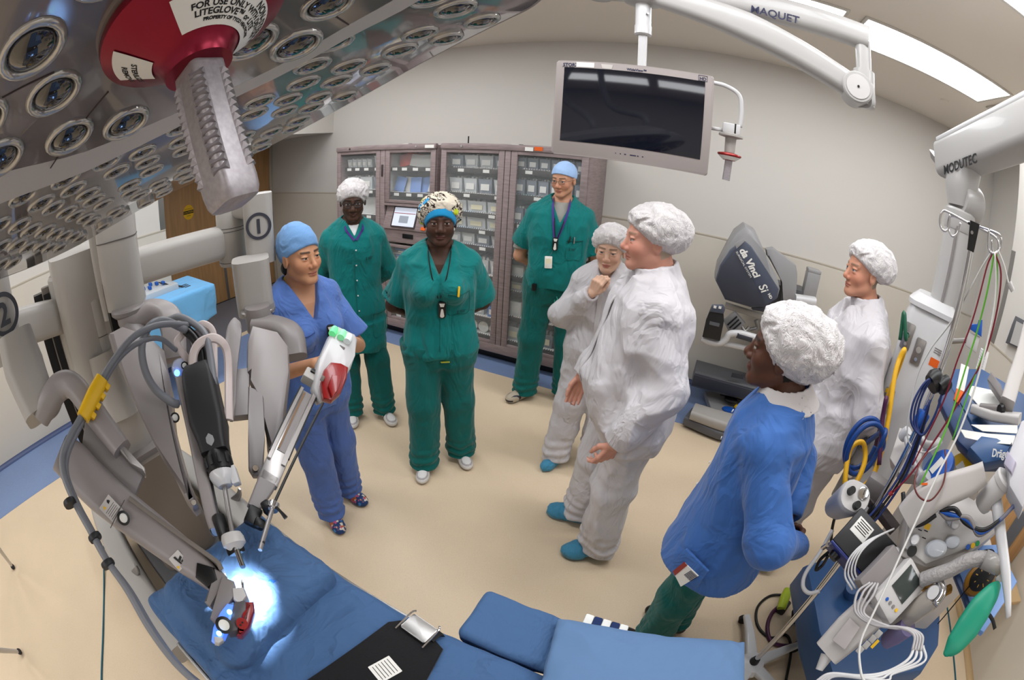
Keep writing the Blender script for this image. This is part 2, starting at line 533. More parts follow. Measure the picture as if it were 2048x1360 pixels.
# coved base: the floor sheet runs 10 cm up the wall in a quarter round
def cove(name, p0, p1, nrm, m, hgt=0.10, par=None):
    p0, p1, nrm = Vector(p0), Vector(p1), Vector(nrm)
    pr = [(0.045, 0.0)] + [(0.045 - 0.042 * math.sin(a), 0.042 - 0.042 * math.cos(a)) for a in np.linspace(0, pi / 2, 7)] + [(0.003, hgt), (0.0, hgt + 0.003), (-0.005, hgt + 0.003), (-0.005, -0.004)]
    bm = NB(); loft(bm, [[p + nrm * a + Vector((0, 0, b + 0.002)) for a, b in pr] for p in (p0, p1)])
    o = obj(name, bm, m, par); o['kind'] = 'structure'; return o
M_COVEB = mat('cove_blue', (66, 80, 118), rough=0.4)
M_COVET = mat('cove_tan', (190, 160, 118), rough=0.45)
cove('baseboard_left', (XL, YF, 0), (XL, AY, 0), (1, 0, 0), M_COVEB)
cove('baseboard_back', (AX, YB, 0), (XR, YB, 0), (0, -1, 0), M_COVEB)
cove('baseboard_right', (XJ, YF, 0), (XJ, YJ, 0), (-1, 0, 0), M_COVET)
# stainless corner guards
def guard(name, x, y, sx, sy, z0, z1):
    bm = NB()
    box(bm, (x - sx * 0.001, y - sy * 0.03, (z0 + z1) / 2), (0.003, 0.062, z1 - z0))
    box(bm, (x - sx * 0.03, y - sy * -0.001, (z0 + z1) / 2), (0.06, 0.003, z1 - z0))
    o = obj(name, bm, M_STEEL); o['kind'] = 'structure'; return o
guard('trim_2', XL + 0.002, AY + 0.002, 1, 1, 0.1, 2.14)
guard('trim_3', XJ - 0.002, YJ + 0.002, -1, 1, 1.0, 2.14)

# automatic double door in the alcove
d1 = tag(thing('door_1', None, None, (AX, 2.6, 0)), kind='structure')
bm = NB()
for lo, hi in (((AX, 1.60, 0), (AX + 0.05, 1.70, AZ)), ((AX, 3.865, 0), (AX + 0.05, 3.915, AZ)), ((AX, 1.60, 2.15), (AX + 0.05, 3.915, AZ))):
    box(bm, [(a + b) / 2 for a, b in zip(lo, hi)], [b - a for a, b in zip(lo, hi)], bev=0.003)
obj('door_frame', bm, mat('door_frame_paint', (176, 164, 146), rough=0.5), d1)
leaf = slab('door_leaf', (AX, 1.72, 0.012), (AX + 0.042, 2.935, 2.145), M_WOOD, d1, 0.003)
leaf2 = slab('door_leaf', (AX, 2.965, 0.012), (AX + 0.042, 3.86, 2.145), M_WOOD, d1, 0.003)
slab('astragal', (AX + 0.03, 2.93, 0.012), (AX + 0.05, 2.97, 2.145), M_STEEL, leaf, 0.002)
slab('door_bottom_gap', (AX + 0.03, 1.72, 0.002), (AX + 0.04, 3.86, 0.012), M_BLACK, d1)
# round yellow warning sticker on the door leaf
st = thing('warning_sticker', 'round yellow warning sticker with black band on the wooden door', 'sticker', (AX + 0.043, 2.43, 1.39))
Ms = frame((AX + 0.0435, 2.43, 1.39), (1, 0, 0), (0, 1, 0))
bm = NB(); prism(bm, [(0.085 * math.cos(a), 0.10 * math.sin(a)) for a in np.linspace(0, 2 * pi, 28, endpoint=False)], 0.001, Ms); obj('disc', bm, M_YEL, st)
bm = NB(); prism(bm, rrect(0.165, 0.045, 0.004), 0.0016, Ms); obj('band', bm, M_BLACK, st)
M2 = Ms @ Matrix.Translation((0, 0, 0.0012))
text('lettering', 'CAUTION', 0.034, M2 @ Matrix.Translation((0, -0.012, 0)), M_YEL, st, 0.0002, 'CENTER')
text('lettering', 'AUTOMATIC', 0.022, M2 @ Matrix.Translation((0, 0.036, 0)), M_INKB, st, 0.0002, 'CENTER')
text('lettering', 'DOOR', 0.022, M2 @ Matrix.Translation((0, -0.055, 0)), M_INKB, st, 0.0002, 'CENTER')

# ceiling light panels, recessed troffers
M_PANEL = mat('lamp_diffuser', (255, 255, 255), rough=0.6, emit=(250, 252, 255), es=LIGHT_E)
M_PANEL.cycles.emission_sampling = 'FRONT'
M_TRIM = mat('lamp_trim', (205, 200, 192), rough=0.5)
def ceiling_light(cx, cy, lx, ly, label, group=None):
    t = thing('ceiling_light', label, 'light', (cx, cy, ZC), group)
    bm = NB(); bw = 0.022
    for sx, sy, px, py in ((lx + 2 * bw, bw, 0, ly / 2 + bw / 2), (lx + 2 * bw, bw, 0, -ly / 2 - bw / 2), (bw, ly, lx / 2 + bw / 2, 0), (bw, ly, -lx / 2 - bw / 2, 0)):
        box(bm, (cx + px, cy + py, ZC - 0.006), (sx, sy, 0.014), bev=0.003)
    obj('frame', bm, M_TRIM, t)
    o = quad('diffuser', [(cx - lx / 2, cy - ly / 2, ZC - 0.008), (cx - lx / 2, cy + ly / 2, ZC - 0.008), (cx + lx / 2, cy + ly / 2, ZC - 0.008), (cx + lx / 2, cy - ly / 2, ZC - 0.008)], M_PANEL, t)
    if o.data.polygons[0].normal.z > 0: o.data.flip_normals()
    return t
ceiling_light(1.436, 2.565, 1.13, 0.47, 'long bright ceiling light panel nearest the right-hand boom, curving in view')
ceiling_light(0.166, 2.565, 1.13, 0.47, 'bright ceiling light panel behind the lettered white spring arm')
ceiling_light(2.55, 2.565, 0.84, 0.47, 'bright ceiling light panel cut by the right edge of the picture')
G = 'added ceiling fill panels out of view'  # unseen panels, added to bring the room up to brightness
_w = iter(('first', 'second', 'third', 'fourth', 'fifth', 'sixth', 'seventh', 'eighth', 'ninth', 'tenth', 'eleventh', 'twelfth', 'thirteenth'))
for cx in (-2.37, -3.64): ceiling_light(cx, 2.565, 1.13, 0.47, next(_w) + ' added ceiling fill panel above the supply cabinets, out of view', G)  # unseen, carry the visible row on; added for brightness
for cx in (1.436, 0.166, -1.10, -2.37): ceiling_light(cx, -2.2, 1.13, 0.47, next(_w) + ' added ceiling fill panel at the near end of the room, out of view', G)  # unseen row behind the camera, added for even light
for cx in (-1.6, -0.35, 0.85): ceiling_light(cx, 1.15, 1.13, 0.47, next(_w) + ' added ceiling fill panel above the standing group, out of view', G)  # unseen row added to light the middle of the room
ceiling_light(-3.3, 0.6, 0.47, 1.13, 'added ceiling fill panel over the left side of the room, out of view', G)  # unseen panel added as fill on the left
ceiling_light(-3.3, -1.1, 0.47, 1.13, 'added ceiling fill panel by the left wall, out of view', G)  # unseen panel added to brighten the left wall
ceiling_light(2.0, 0.3, 0.47, 1.13, 'added ceiling fill panel over the right side of the room, out of view', G)  # unseen panel added as fill on the right

# ceiling sprinkler cover, wall camera
bm = NB(); lathe(bm, [(0.0, -0.012), (0.035, -0.010), (0.042, 0.0)], T((1.9, 3.2, ZC)), 20)
tag(obj('sprinkler_cover', bm, M_CEIL), 'small round white cover on the ceiling beside the light panel', 'sprinkler cover')
wc = thing('wall_camera', 'small white dome camera with black lens on the right wall', 'camera', (XJ, 2.9, 2.56))
Mc = frame((3.06, 3.28, 2.70), (-1, 0, 0), (0, 1, 0))
bm = NB(); lathe(bm, [(0.085, 0), (0.085, 0.02), (0.07, 0.03), (0.05, 0.034)], Mc, 28); obj('housing', bm, M_WHITEP, wc)
bm = NB(); lathe(bm, [(0.045, 0.03), (0.042, 0.05), (0.028, 0.068), (0.0, 0.075)], Mc, 24); obj('lens', bm, mat('lens_black', (8, 8, 9), rough=0.08), wc)
# ================================================================== SUPPLY CABINETS AND THEIR CONTENTS
M_CAB = mat('cabinet_laminate', (140, 125, 124), rough=0.5, grain=(9, 0.09, (1, 1, 9)))
M_CABD = mat('cabinet_dark', (62, 52, 54), rough=0.55)
M_CABIN = mat('cabinet_inside', (228, 228, 224), rough=0.6)
M_SHELF = mat('shelf_edge', (46, 40, 40), rough=0.45)
M_GLASS = mat('door_glass', (245, 250, 250), rough=0.03, alpha=0.06, spec=0.6)
M_BIN = mat('clear_bin', (226, 230, 232), rough=0.3, alpha=0.7, spec=0.5)
M_BINB = mat('smoke_bin', (150, 158, 170), rough=0.3, alpha=0.75)
M_LABEL = mat('bin_label', (232, 231, 226), rough=0.8)
M_CREAM = mat('cream_label', (226, 219, 186), rough=0.8)
CF = 3.35                     # front plane
def cabinet(x0, x1, label, ndoor_split):
    t = thing('supply_cabinet', label, 'cabinet', ((x0 + x1) / 2, 3.6, 0))
    yb = YB - 0.012; zb, zt = 0.10, 1.965
    bm = NB()
    box(bm, (x0 + 0.012, (CF + yb) / 2, (zb + zt) / 2), (0.024, yb - CF, zt - zb), bev=0.002)
    box(bm, (x1 - 0.012, (CF + yb) / 2, (zb + zt) / 2), (0.024, yb - CF, zt - zb), bev=0.002)
    box(bm, ((x0 + x1) / 2, (CF + yb) / 2, zt - 0.02), (x1 - x0 - 0.05, yb - CF, 0.04))
    box(bm, ((x0 + x1) / 2, (CF + yb) / 2, zb + 0.03), (x1 - x0 - 0.05, yb - CF, 0.06))
    obj('body', bm, M_CAB, t)
    bm = NB(); box(bm, ((x0 + x1) / 2, yb - 0.01, (zb + zt) / 2), (x1 - x0 - 0.05, 0.02, zt - zb - 0.02))
    box(bm, (ndoor_split, (CF + 0.03 + yb) / 2, (zb + zt) / 2), (0.03, yb - CF - 0.06, zt - zb - 0.1)); obj('lining', bm, M_CABIN, t)
    bm = NB(); box(bm, ((x0 + x1) / 2, (CF + yb) / 2 + 0.03, 0.05), (x1 - x0 - 0.06, yb - CF - 0.08, 0.098)); obj('plinth', bm, M_BLACK, t)
    bm = NB(); box(bm, ((x0 + x1) / 2, CF - 0.012, zt - 0.012), (x1 - x0, 0.05, 0.055), bev=0.012); obj('top_rail', bm, M_CAB, t)
    bm = NB(); box(bm, ((x0 + x1) / 2, CF - 0.006, zb + 0.045), (x1 - x0, 0.04, 0.085), bev=0.004); obj('bottom_rail', bm, M_CAB, t)
    for xs in np.linspace(x0 + 0.22, x1 - 0.22, 2):
        bm = NB(); cyl(bm, (xs, CF - 0.036, zt - 0.01), (xs, CF - 0.041, zt - 0.01), 0.011, n=14); obj('lock', bm, M_CHROME, t)
    return t
def glass_door(t, x0, x1, z0, z1, hinge_gap=True, handle=None):
    st = 0.055
    bm = NB()
    for a, b, c, d in ((x0, x0 + st, z0, z1), (x1 - st, x1, z0, z1), (x0 + st, x1 - st, z1 - 0.03, z1), (x0 + st, x1 - st, z0, z0 + 0.03)):
        box(bm, ((a + b) / 2, CF - 0.012, (c + d) / 2), (b - a, 0.024, d - c), bev=0.003)
    dr = obj('door', bm, M_CAB, t)
    bm = NB(); box(bm, ((x0 + x1) / 2, CF - 0.008, (z0 + z1) / 2), (x1 - x0 - 2 * st, 0.004, z1 - z0 - 0.06)); obj('pane', bm, M_GLASS, dr)
    if handle is not None:
        bm = NB(); box(bm, (handle, CF - 0.026, (z0 + z1) / 2 + 0.1), (0.02, 0.012, 0.13), bev=0.004); obj('handle', bm, M_CABD, dr)
    return dr
def shelf(t, x0, x1, z, tags=0, spring=False):
    bm = NB(); box(bm, ((x0 + x1) / 2, (CF + 0.05 + YB - 0.03) / 2, z), (x1 - x0, YB - CF - 0.08, 0.018)); s = obj('shelf', bm, M_CABIN, t)
    bm = NB(); box(bm, ((x0 + x1) / 2, CF + 0.045, z - 0.012), (x1 - x0, 0.012, 0.045), bev=0.002); obj('shelf_edge', bm, M_SHELF, s)
    for i in range(tags):
        x = x0 + (x1 - x0) * (i + 0.5 + 0.25 * math.sin(7 * i + z * 9)) / tags
        bm = NB(); box(bm, (x, CF + 0.038, z - 0.012), (0.062, 0.003, 0.028)); obj('shelf_tag', bm, M_LABEL, s)
    if spring:
        bm = NB()
        for i in range(int((x1 - x0) / 0.022)): box(bm, (x0 + 0.011 + i * 0.022, CF + 0.043, z + 0.016), (0.011, 0.004, 0.012))
        obj('wire_lip', bm, M_CHROME, s)
    return s
cabA = cabinet(-3.64, -2.325, 'left grey supply cabinet with glass doors and a small computer screen', -2.965)
cabB = cabinet(-2.275, -0.93, 'right grey supply cabinet with two tall glass doors behind the tall man', -1.615)
Z0, Z1 = 0.185, 1.925
glass_door(cabA, -3.635, -3.0, Z0, Z1)
glass_door(cabA, -2.93, -2.33, 1.40, Z1)
glass_door(cabA, -2.93, -2.33, Z0, 0.985)
bm = NB(); box(bm, (-2.965, CF - 0.012, (Z0 + Z1) / 2), (0.06, 0.024, Z1 - Z0), bev=0.003); po = obj('post', bm, M_CAB, cabA)
bm = NB(); box(bm, (-2.965, CF - 0.027, 1.72), (0.022, 0.008, 0.12), bev=0.002); obj('recess_pull', bm, M_CABD, po)
glass_door(cabB, -2.27, -1.645, Z0, Z1)
glass_door(cabB, -1.585, -0.935, Z0, Z1, True, -0.985)
bm = NB(); box(bm, (-1.615, CF - 0.012, (Z0 + Z1) / 2), (0.05, 0.024, Z1 - Z0), bev=0.003); obj('post', bm, M_CAB, cabB)
# control station between the doors of the left cabinet
bm = NB()
pr = [(CF - 0.03, 1.395), (CF - 0.03, 1.375), (CF + 0.02, 1.36), (CF - 0.05, 1.17), (CF - 0.05, 1.145), (CF + 0.1, 1.145), (CF + 0.1, 1.395)]
loft(bm, [[(x, p[0], p[1]) for p in pr] for x in (-2.93, -2.33)]); con = obj('control_panel', bm, M_CAB, cabA)
nrm = Vector((0, -0.19, 0.07)).normalized(); up = Vector((0, 0.07, 0.19)).normalized()
Mp = Matrix((Vector((1, 0, 0)), up, -Vector((1, 0, 0)).cross(up) * -1)).transposed().to_4x4(); Mp.translation = Vector((-2.68, CF - 0.016, 1.265))
bm = NB(); prism(bm, rrect(0.30, 0.215, 0.01), 0.012, Mp, 0.003); obj('screen_bezel', bm, M_CABD, con)
bm = NB(); prism(bm, rrect(0.27, 0.185, 0.004), 0.015, Mp); scr = obj('screen', bm, mat('screen_white', (206, 212, 226), rough=0.25, emit=(206, 214, 232), es=0.35), con)
bm = NB(); prism(bm, rrect(0.26, 0.006, 0.001), 0.017, Mp @ Matrix.Translation((0, 0.035, 0))); obj('screen_line', bm, M_REDP, scr)
bm = NB(); prism(bm, rrect(0.11, 0.07, 0.002), 0.017, Mp @ Matrix.Translation((0.0, -0.025, 0))); obj('screen_window', bm, mat('screen_grey', (160, 168, 180)), scr)
bm = NB(); prism(bm, rrect(0.07, 0.10, 0.008), 0.03, Mp @ Matrix.Translation((0.225, 0.01, 0.0)), 0.004); rd = obj('reader', bm, M_CABD, con)
bm = NB(); prism(bm, rrect(0.03, 0.03, 0.01), 0.036, Mp @ Matrix.Translation((0.225, 0.035, 0.0))); obj('reader_light', bm, M_REDP, rd)
bm = NB(); prism(bm, rrect(0.05, 0.022, 0.002), 0.014, Mp @ Matrix.Translation((0.235, 0.085, 0.0))); obj('green_tag', bm, mat('green_tag', (70, 200, 40)), con)
bm = NB(); prism(bm, rrect(0.05, 0.03, 0.002), 0.016, Mp @ Matrix.Translation((0.25, -0.095, 0.0))); obj('orange_tag', bm, M_ORANGE, con)
bm = NB(); box(bm, (-2.63, CF - 0.014, 1.075), (0.60, 0.028, 0.135), bev=0.004); dw = obj('drawer', bm, M_CAB, cabA)
bm = NB(); box(bm, (-2.63, CF - 0.03, 1.08), (0.13, 0.006, 0.045), bev=0.002); obj('drawer_pull', bm, M_BLACK, dw)
bm = NB(); box(bm, (-2.39, CF - 0.04, 1.951), (0.10, 0.004, 0.03)); obj('sticker', bm, M_LABEL, cabA)
bm = NB(); box(bm, (-1.345, CF - 0.04, 1.955), (0.07, 0.004, 0.032)); obj('sticker', bm, M_ORANGE, cabB)
bm = NB(); box(bm, (-1.425, CF - 0.04, 1.948), (0.07, 0.004, 0.032)); obj('sticker', bm, M_LABEL, cabB)

bays = {1: (-3.575, -2.99), 2: (-2.93, -2.345), 3: (-2.245, -1.64), 4: (-1.59, -0.965)}
sh = {1: [1.743, 1.505, 1.24, 0.99, 0.74, 0.49, 0.215], 2: [1.743, 1.49, 0.80, 0.60, 0.40, 0.215],
      3: [1.748, 1.521, 1.352, 1.204, 1.055, 0.792, 0.598, 0.393, 0.215], 4: [1.765, 1.548, 1.30, 0.983, 0.829, 0.694, 0.457, 0.215]}
for b, zs in sh.items():
    for z in zs: shelf(cabA if b < 3 else cabB, bays[b][0], bays[b][1], z, tags=4 if b < 3 else (2 if z > 1.0 else 0), spring=b >= 3)

_bins = {}
def open_bin(x, y, z, w, d, h, m, lm, label, group, taper=0.85):
    t = thing('supply_bin', label, 'bin', (x, y + d / 2, z), group)
    key = (round(w, 3), round(d, 3), round(h, 3), m.name)
    if key not in _bins:
        bm = NB(); w0, d0 = w * taper, d * 0.9; th = 0.003
        R = lambda ww, dd, zz: [(-ww / 2, -dd / 2, zz), (ww / 2, -dd / 2, zz), (ww / 2, dd / 2, zz), (-ww / 2, dd / 2, zz)]
        loft(bm, [R(w0, d0, 0.0), R(w, d, h * 0.97), R(w + 0.01, d + 0.01, h), R(w - 2 * th, d - 2 * th, h), R(w0 - 2 * th, d0 - 2 * th, 0.005)])
        bmesh.ops.recalc_face_normals(bm, faces=bm.faces[:]); me = bpy.data.meshes.new('tub'); bm.to_mesh(me); bm.free(); me.materials.append(m)
        bm = NB(); box(bm, (0, -d / 2 * 0.97 - 0.004, h * 0.45), (w * 0.62, 0.002, h * 0.42)); ml = bpy.data.meshes.new('tub_label'); bm.to_mesh(ml); bm.free(); ml.materials.append(lm)
        bm = NB()
        for i in range(4): box(bm, (w * (-0.3 + 0.2 * i), 0.0, h * 0.55 + 0.01 * (i % 2)), (w * 0.16, d * 0.6, h * 0.9), M=T((0, 0, 0), 6 * (i % 3 - 1)))
        mc = bpy.data.meshes.new('packets'); bm.to_mesh(mc); bm.free(); mc.materials.append(mat('packet_film', (232, 233, 233), rough=0.35, grain=(30, 0.12)))
        _bins[key] = (me, ml, mc)
    for nm, me in zip(('tub', 'front_label', 'packets'), _bins[key]):
        o = bpy.data.objects.new(nm, me); COL.objects.link(o); o.parent = t; o.location = (0, 0, 0)
    return t
def carton(x, y, z, w, d, h, m, label, group, lm=None):
    t = thing('carton', label, 'box', (x, y + d / 2, z), group)
    bm = NB(); box(bm, (x, y + d / 2, z + h / 2), (w, d, h), bev=0.002); obj('carton_body', bm, m, t)
    bm = NB(); box(bm, (x, y - 0.001, z + h * 0.5), (w * 0.7, 0.002, h * 0.5)); obj('carton_label', bm, lm or M_LABEL, t)
    return t
def pouch(x, y, z, w, h, tilt, m, label, group):
    bm = NB(); M = T((x, y, z + 0.004 * abs(tilt) / 10), 0, 78, 0) @ T((0, 0, 0), tilt)
    pts = [(u, v) for v in np.linspace(0, h, 5) for u in np.linspace(-w / 2, w / 2, 5)]
    th = lambda u, v: 0.012 * (1 - (2 * u / w) ** 2) * (1 - (2 * v / h - 1) ** 2)
    for s in (1, -1):
        vs = [bm.verts.new(M @ Vector((u, v, s * (th(u, v) + 0.001)))) for u, v in pts]
        for j in range(4):
            for i in range(4): bm.faces.new((vs[j * 5 + i], vs[j * 5 + i + 1], vs[j * 5 + i + 6], vs[j * 5 + i + 5]))
    return tag(obj('sealed_pouch', bm, m, None, True), label, 'pouch', group)
M_CLEARP = mat('clear_pouch', (214, 214, 212), rough=0.25, alpha=0.8)
M_BLUEPR = mat('blue_print_pouch', (120, 150, 205), rough=0.35)
M_REDPR = mat('red_bag', (214, 84, 70), rough=0.35)
M_CARD = mat('brown_card', (176, 148, 108), rough=0.8)
M_WCARD = mat('white_card', (222, 222, 218), rough=0.7)
M_BCARD = mat('blue_carton', (90, 130, 190), rough=0.6)
M_PURP = mat('purple_carton', (120, 90, 160), rough=0.6)
yf = CF + 0.075
words = {1: 'left', 2: 'second', 3: 'third', 4: 'right-hand'}
ords2 = ['first', 'second', 'third', 'fourth', 'fifth', 'sixth', 'seventh', 'eighth']
ords = ['top', 'second', 'third', 'fourth', 'fifth', 'sixth', 'seventh', 'eighth', 'lowest']
for b, zs in sh.items():
    x0, x1 = bays[b]
    for k, z in enumerate(zs):
        zz = z + 0.0095; up_ = (zs[k - 1] if k else Z1 - 0.01) - z - 0.05
        where = f'{ords[k] if k < len(zs) - 1 else "lowest"} shelf, {words[b]} glass door'
        g = f'supplies on {where}'; cnt = {}
        def lab(d):
            cnt[d] = cnt.get(d, 0) + 1
            return f'{d}, {ords2[cnt[d] - 1]} from left, {where}'
        if b == 4 and k <= 2:
            n = 6
            for i in range(n):
                x = x0 + (i + 0.5) * (x1 - x0) / n
                open_bin(x, yf, zz, 0.088, 0.30, min(0.13, up_), M_BINB, M_LABEL, lab(f'narrow smoky bin with a big white label'), g, 0.95)
        elif b == 3 and k in (2, 3):
            for i in range(3):
                x = x0 + (i + 0.5) * (x1 - x0) / 3
                open_bin(x, yf, zz, 0.185, 0.32, min(0.10, up_), M_BIN, M_CREAM, lab(f'low clear bin with a cream label'), g, 0.97)
        elif b == 1 and k == 0:
            for i in range(5):
                open_bin(x0 + 0.04 + i * 0.074, yf, zz, 0.066, 0.26, 0.085, M_BIN, M_LABEL, lab(f'small clear bin with a white label'), g, 0.95)
            open_bin(x0 + 0.49, yf, zz, 0.17, 0.3, 0.12, M_BIN, M_LABEL, lab(f'large clear bin with a white label'), g)
        elif b == 2 and k == 0:
            for i in range(2): pouch(x0 + 0.12 + 0.12 * i, yf + 0.08, zz, 0.16, 0.13, 12 - 20 * i, M_REDPR, lab(f'red and white sealed bag'), g)
            for i in range(3): pouch(x0 + 0.30 + 0.11 * i, yf + 0.02, zz, 0.18, 0.12, -6 + 8 * i, M_CLEARP, lab(f'clear sealed pouch'), g)
        elif b == 2 and k == 1:
            for i in range(5): pouch(x0 + 0.08 + 0.105 * i, yf + 0.02 + 0.03 * (i % 2), zz, 0.13, 0.15, -10 + 7 * (i % 4), M_BLUEPR if i in (0, 2, 3) else M_CLEARP, lab(f'{"blue printed" if i in (0, 2, 3) else "clear"} sealed pouch'), g)
        elif b == 2:
            for i in range(6): 
                bm = NB(); box(bm, ((x0 + x1) / 2 - 0.03 * (i % 3), yf + 0.13, zz + 0.012 + i * 0.022), (0.44 - 0.03 * (i % 2), 0.26, 0.018), M=None, bev=0.006)
                if i * 0.022 + 0.03 < up_: tag(obj('flat_packet', bm, [M_WCARD, M_BCARD, M_CLEARP][i % 3], None), lab(f'{["white", "blue", "clear"][i % 3]} flat packet in the pile'), 'packet', g)
                else: bm.free()
        elif b == 1 and k in (2, 4):
            for i in range(4): pouch(x0 + 0.09 + 0.135 * i, yf + 0.03, zz, 0.15, min(0.18, up_), -8 + 6 * i, M_CLEARP, lab(f'clear sealed pouch'), g)
        elif b == 3 and k == 7 or b == 4 and k in (4, 6):
            carton(x0 + 0.08, yf, zz, 0.11, 0.2, min(0.13, up_), M_WCARD, lab(f'white carton'), g)
            carton(x0 + 0.20, yf + 0.01, zz, 0.09, 0.2, min(0.15, up_), M_PURP if b == 3 else M_CREAM, lab(f'{"purple" if b == 3 else "cream"} carton'), g)
            open_bin(x0 + 0.35, yf, zz, 0.14, 0.3, min(0.11, up_), M_BIN, M_LABEL, lab(f'clear bin beside cartons'), g)
            carton(x0 + 0.51, yf, zz, 0.10, 0.2, min(0.10, up_), M_BCARD, lab(f'blue carton'), g)
        elif b == 3 and k == 8:
            pouch(x0 + 0.12, yf + 0.05, zz, 0.2, 0.14, 10, M_REDPR, lab(f'red bag'), g)
            for i in range(3): 
                bm = NB(); cyl(bm, (x0 + 0.29 + 0.12 * i, yf + 0.02, zz + 0.055), (x0 + 0.29 + 0.12 * i, yf + 0.14, zz + 0.055), 0.055, n=20)
                cyl(bm, (x0 + 0.29 + 0.12 * i, yf + 0.018, zz + 0.055), (x0 + 0.29 + 0.12 * i, yf + 0.02, zz + 0.055), 0.02, n=14)
                tag(obj('gauze_roll', bm, M_WCARD), lab(f'white roll'), 'roll', g)
        else:
            n = 4 if b in (3, 4) else 3
            for i in range(n):
                x = x0 + (i + 0.5) * (x1 - x0) / n
                open_bin(x, yf, zz, (x1 - x0) / n * 0.88, 0.32, min(0.135, up_), M_BIN if (i + k) % 3 else M_BINB, M_LABEL if b != 4 else M_CREAM, lab(f'{"clear" if (i + k) % 3 else "smoky"} wide bin'), g)
# odds and ends on top of the cabinets
bm = NB(); cyl(bm, (-2.10, 3.5, 1.966), (-2.10, 3.5, 2.05), 0.006, n=8); tag(obj('antenna_rod', bm, M_BLACK), 'thin black rod standing on top of the right cabinet', 'rod')
for x, lab in ((-2.72, 'small white marker lying on top of the left cabinet'), (-1.58, 'small white marker lying on top of the right cabinet')):
    t = thing('marker_pen', lab, 'pen', (x, 3.39, 1.966))
    bm = NB(); cyl(bm, (x - 0.035, 3.38, 1.976), (x + 0.035, 3.38, 1.976), 0.009, n=10); obj('barrel', bm, M_PAPER, t)
    bm = NB(); cyl(bm, (x + 0.035, 3.38, 1.976), (x + 0.07, 3.38, 1.976), 0.0095, n=10); obj('cap', bm, M_BLACK, t)
# ================================================================== PEOPLE: builder
def rotm(yaw=0, pitch=0, roll=0):
    """head-to-body rotation, degrees; yaw turns to the person's left when positive, pitch up when positive"""
    return np.array((Matrix.Rotation(math.radians(yaw), 3, 'Z') @ Matrix.Rotation(math.radians(pitch), 3, 'X') @ Matrix.Rotation(math.radians(roll), 3, 'Y')))

def face_sdf(P, q):
    jw, nw, ck, lp = q.get('jaw', 1), q.get('nose', 1), q.get('cheek', 1), q.get('lip', 1)
    X = np.abs(P[:, 0]); Q = np.stack([X, P[:, 1], P[:, 2]], -1)
    d = elli(P, (0, -.012, .032), (.076, .098, .084))
    d = smin(d, elli(P, (0, .018, -.035), (.062 * jw, .070, .080)), .03)
    d = smin(d, caps(Q, (.050 * jw, -.005, -.060), (.018, .062, -.100), .016), .025)
    d = smin(d, ball(P, (0, .066, -.101), .018), .02)
    d = smin(d, elli(Q, (.038, .055, -.030), (.025 * ck, .024 * ck, .026 * ck)), .02)
    d = smin(d, caps(Q, (.042, .068, .021), (.012, .080, .019), .0095), .015)
    d = smax(d, -ball(Q, (.032, .103, -.001), .0205), .010)
    d = smin(d, caps(P, (0, .081, .012), (0, .100, -.030), .0075, .0105 * nw), .012)
    d = smin(d, ball(P, (0, .102, -.036), .0115 * (0.5 + 0.5 * nw)), .008)
    d = smin(d, ball(Q, (.0125 * nw, .092, -.040), .0088 * (0.4 + 0.6 * nw)), .006)
    d = np.minimum(d, ball(Q, (.031, .0735, -.001), .0135))
    eo = q.get('eye', 1.0)
    d = smin(d, elli(Q, (.031, .0755, .0075 * eo), (.018, .0135, .0062)), .003)
    d = smin(d, elli(Q, (.031, .0745, -.0095 * eo), (.0165, .0125, .0052)), .003)
    d = smin(d, elli(P, (0, .0800, -.0655), (.023, .0105 * lp, .0050 * lp)), .006)
    d = smin(d, elli(P, (0, .0790, -.0758), (.019, .0112 * lp, .0056 * lp)), .006)
    sm = q.get('smile', 0) * 9.0
    PM = P if not sm else np.stack([P[:, 0], P[:, 1], P[:, 2] - sm * P[:, 0] ** 2], -1)
    d = smax(d, -caps(PM, (-.023, .0925, -.0708), (.023, .0925, -.0708), .0016), .003)
    ear = elli(Q, (.0785, -.008, -.006), (.0085, .0185, .031))
    ear = smax(ear, -elli(Q, (.089, -.002, -.004), (.007, .010, .017)), .004)
    return smin(d, ear, .006)

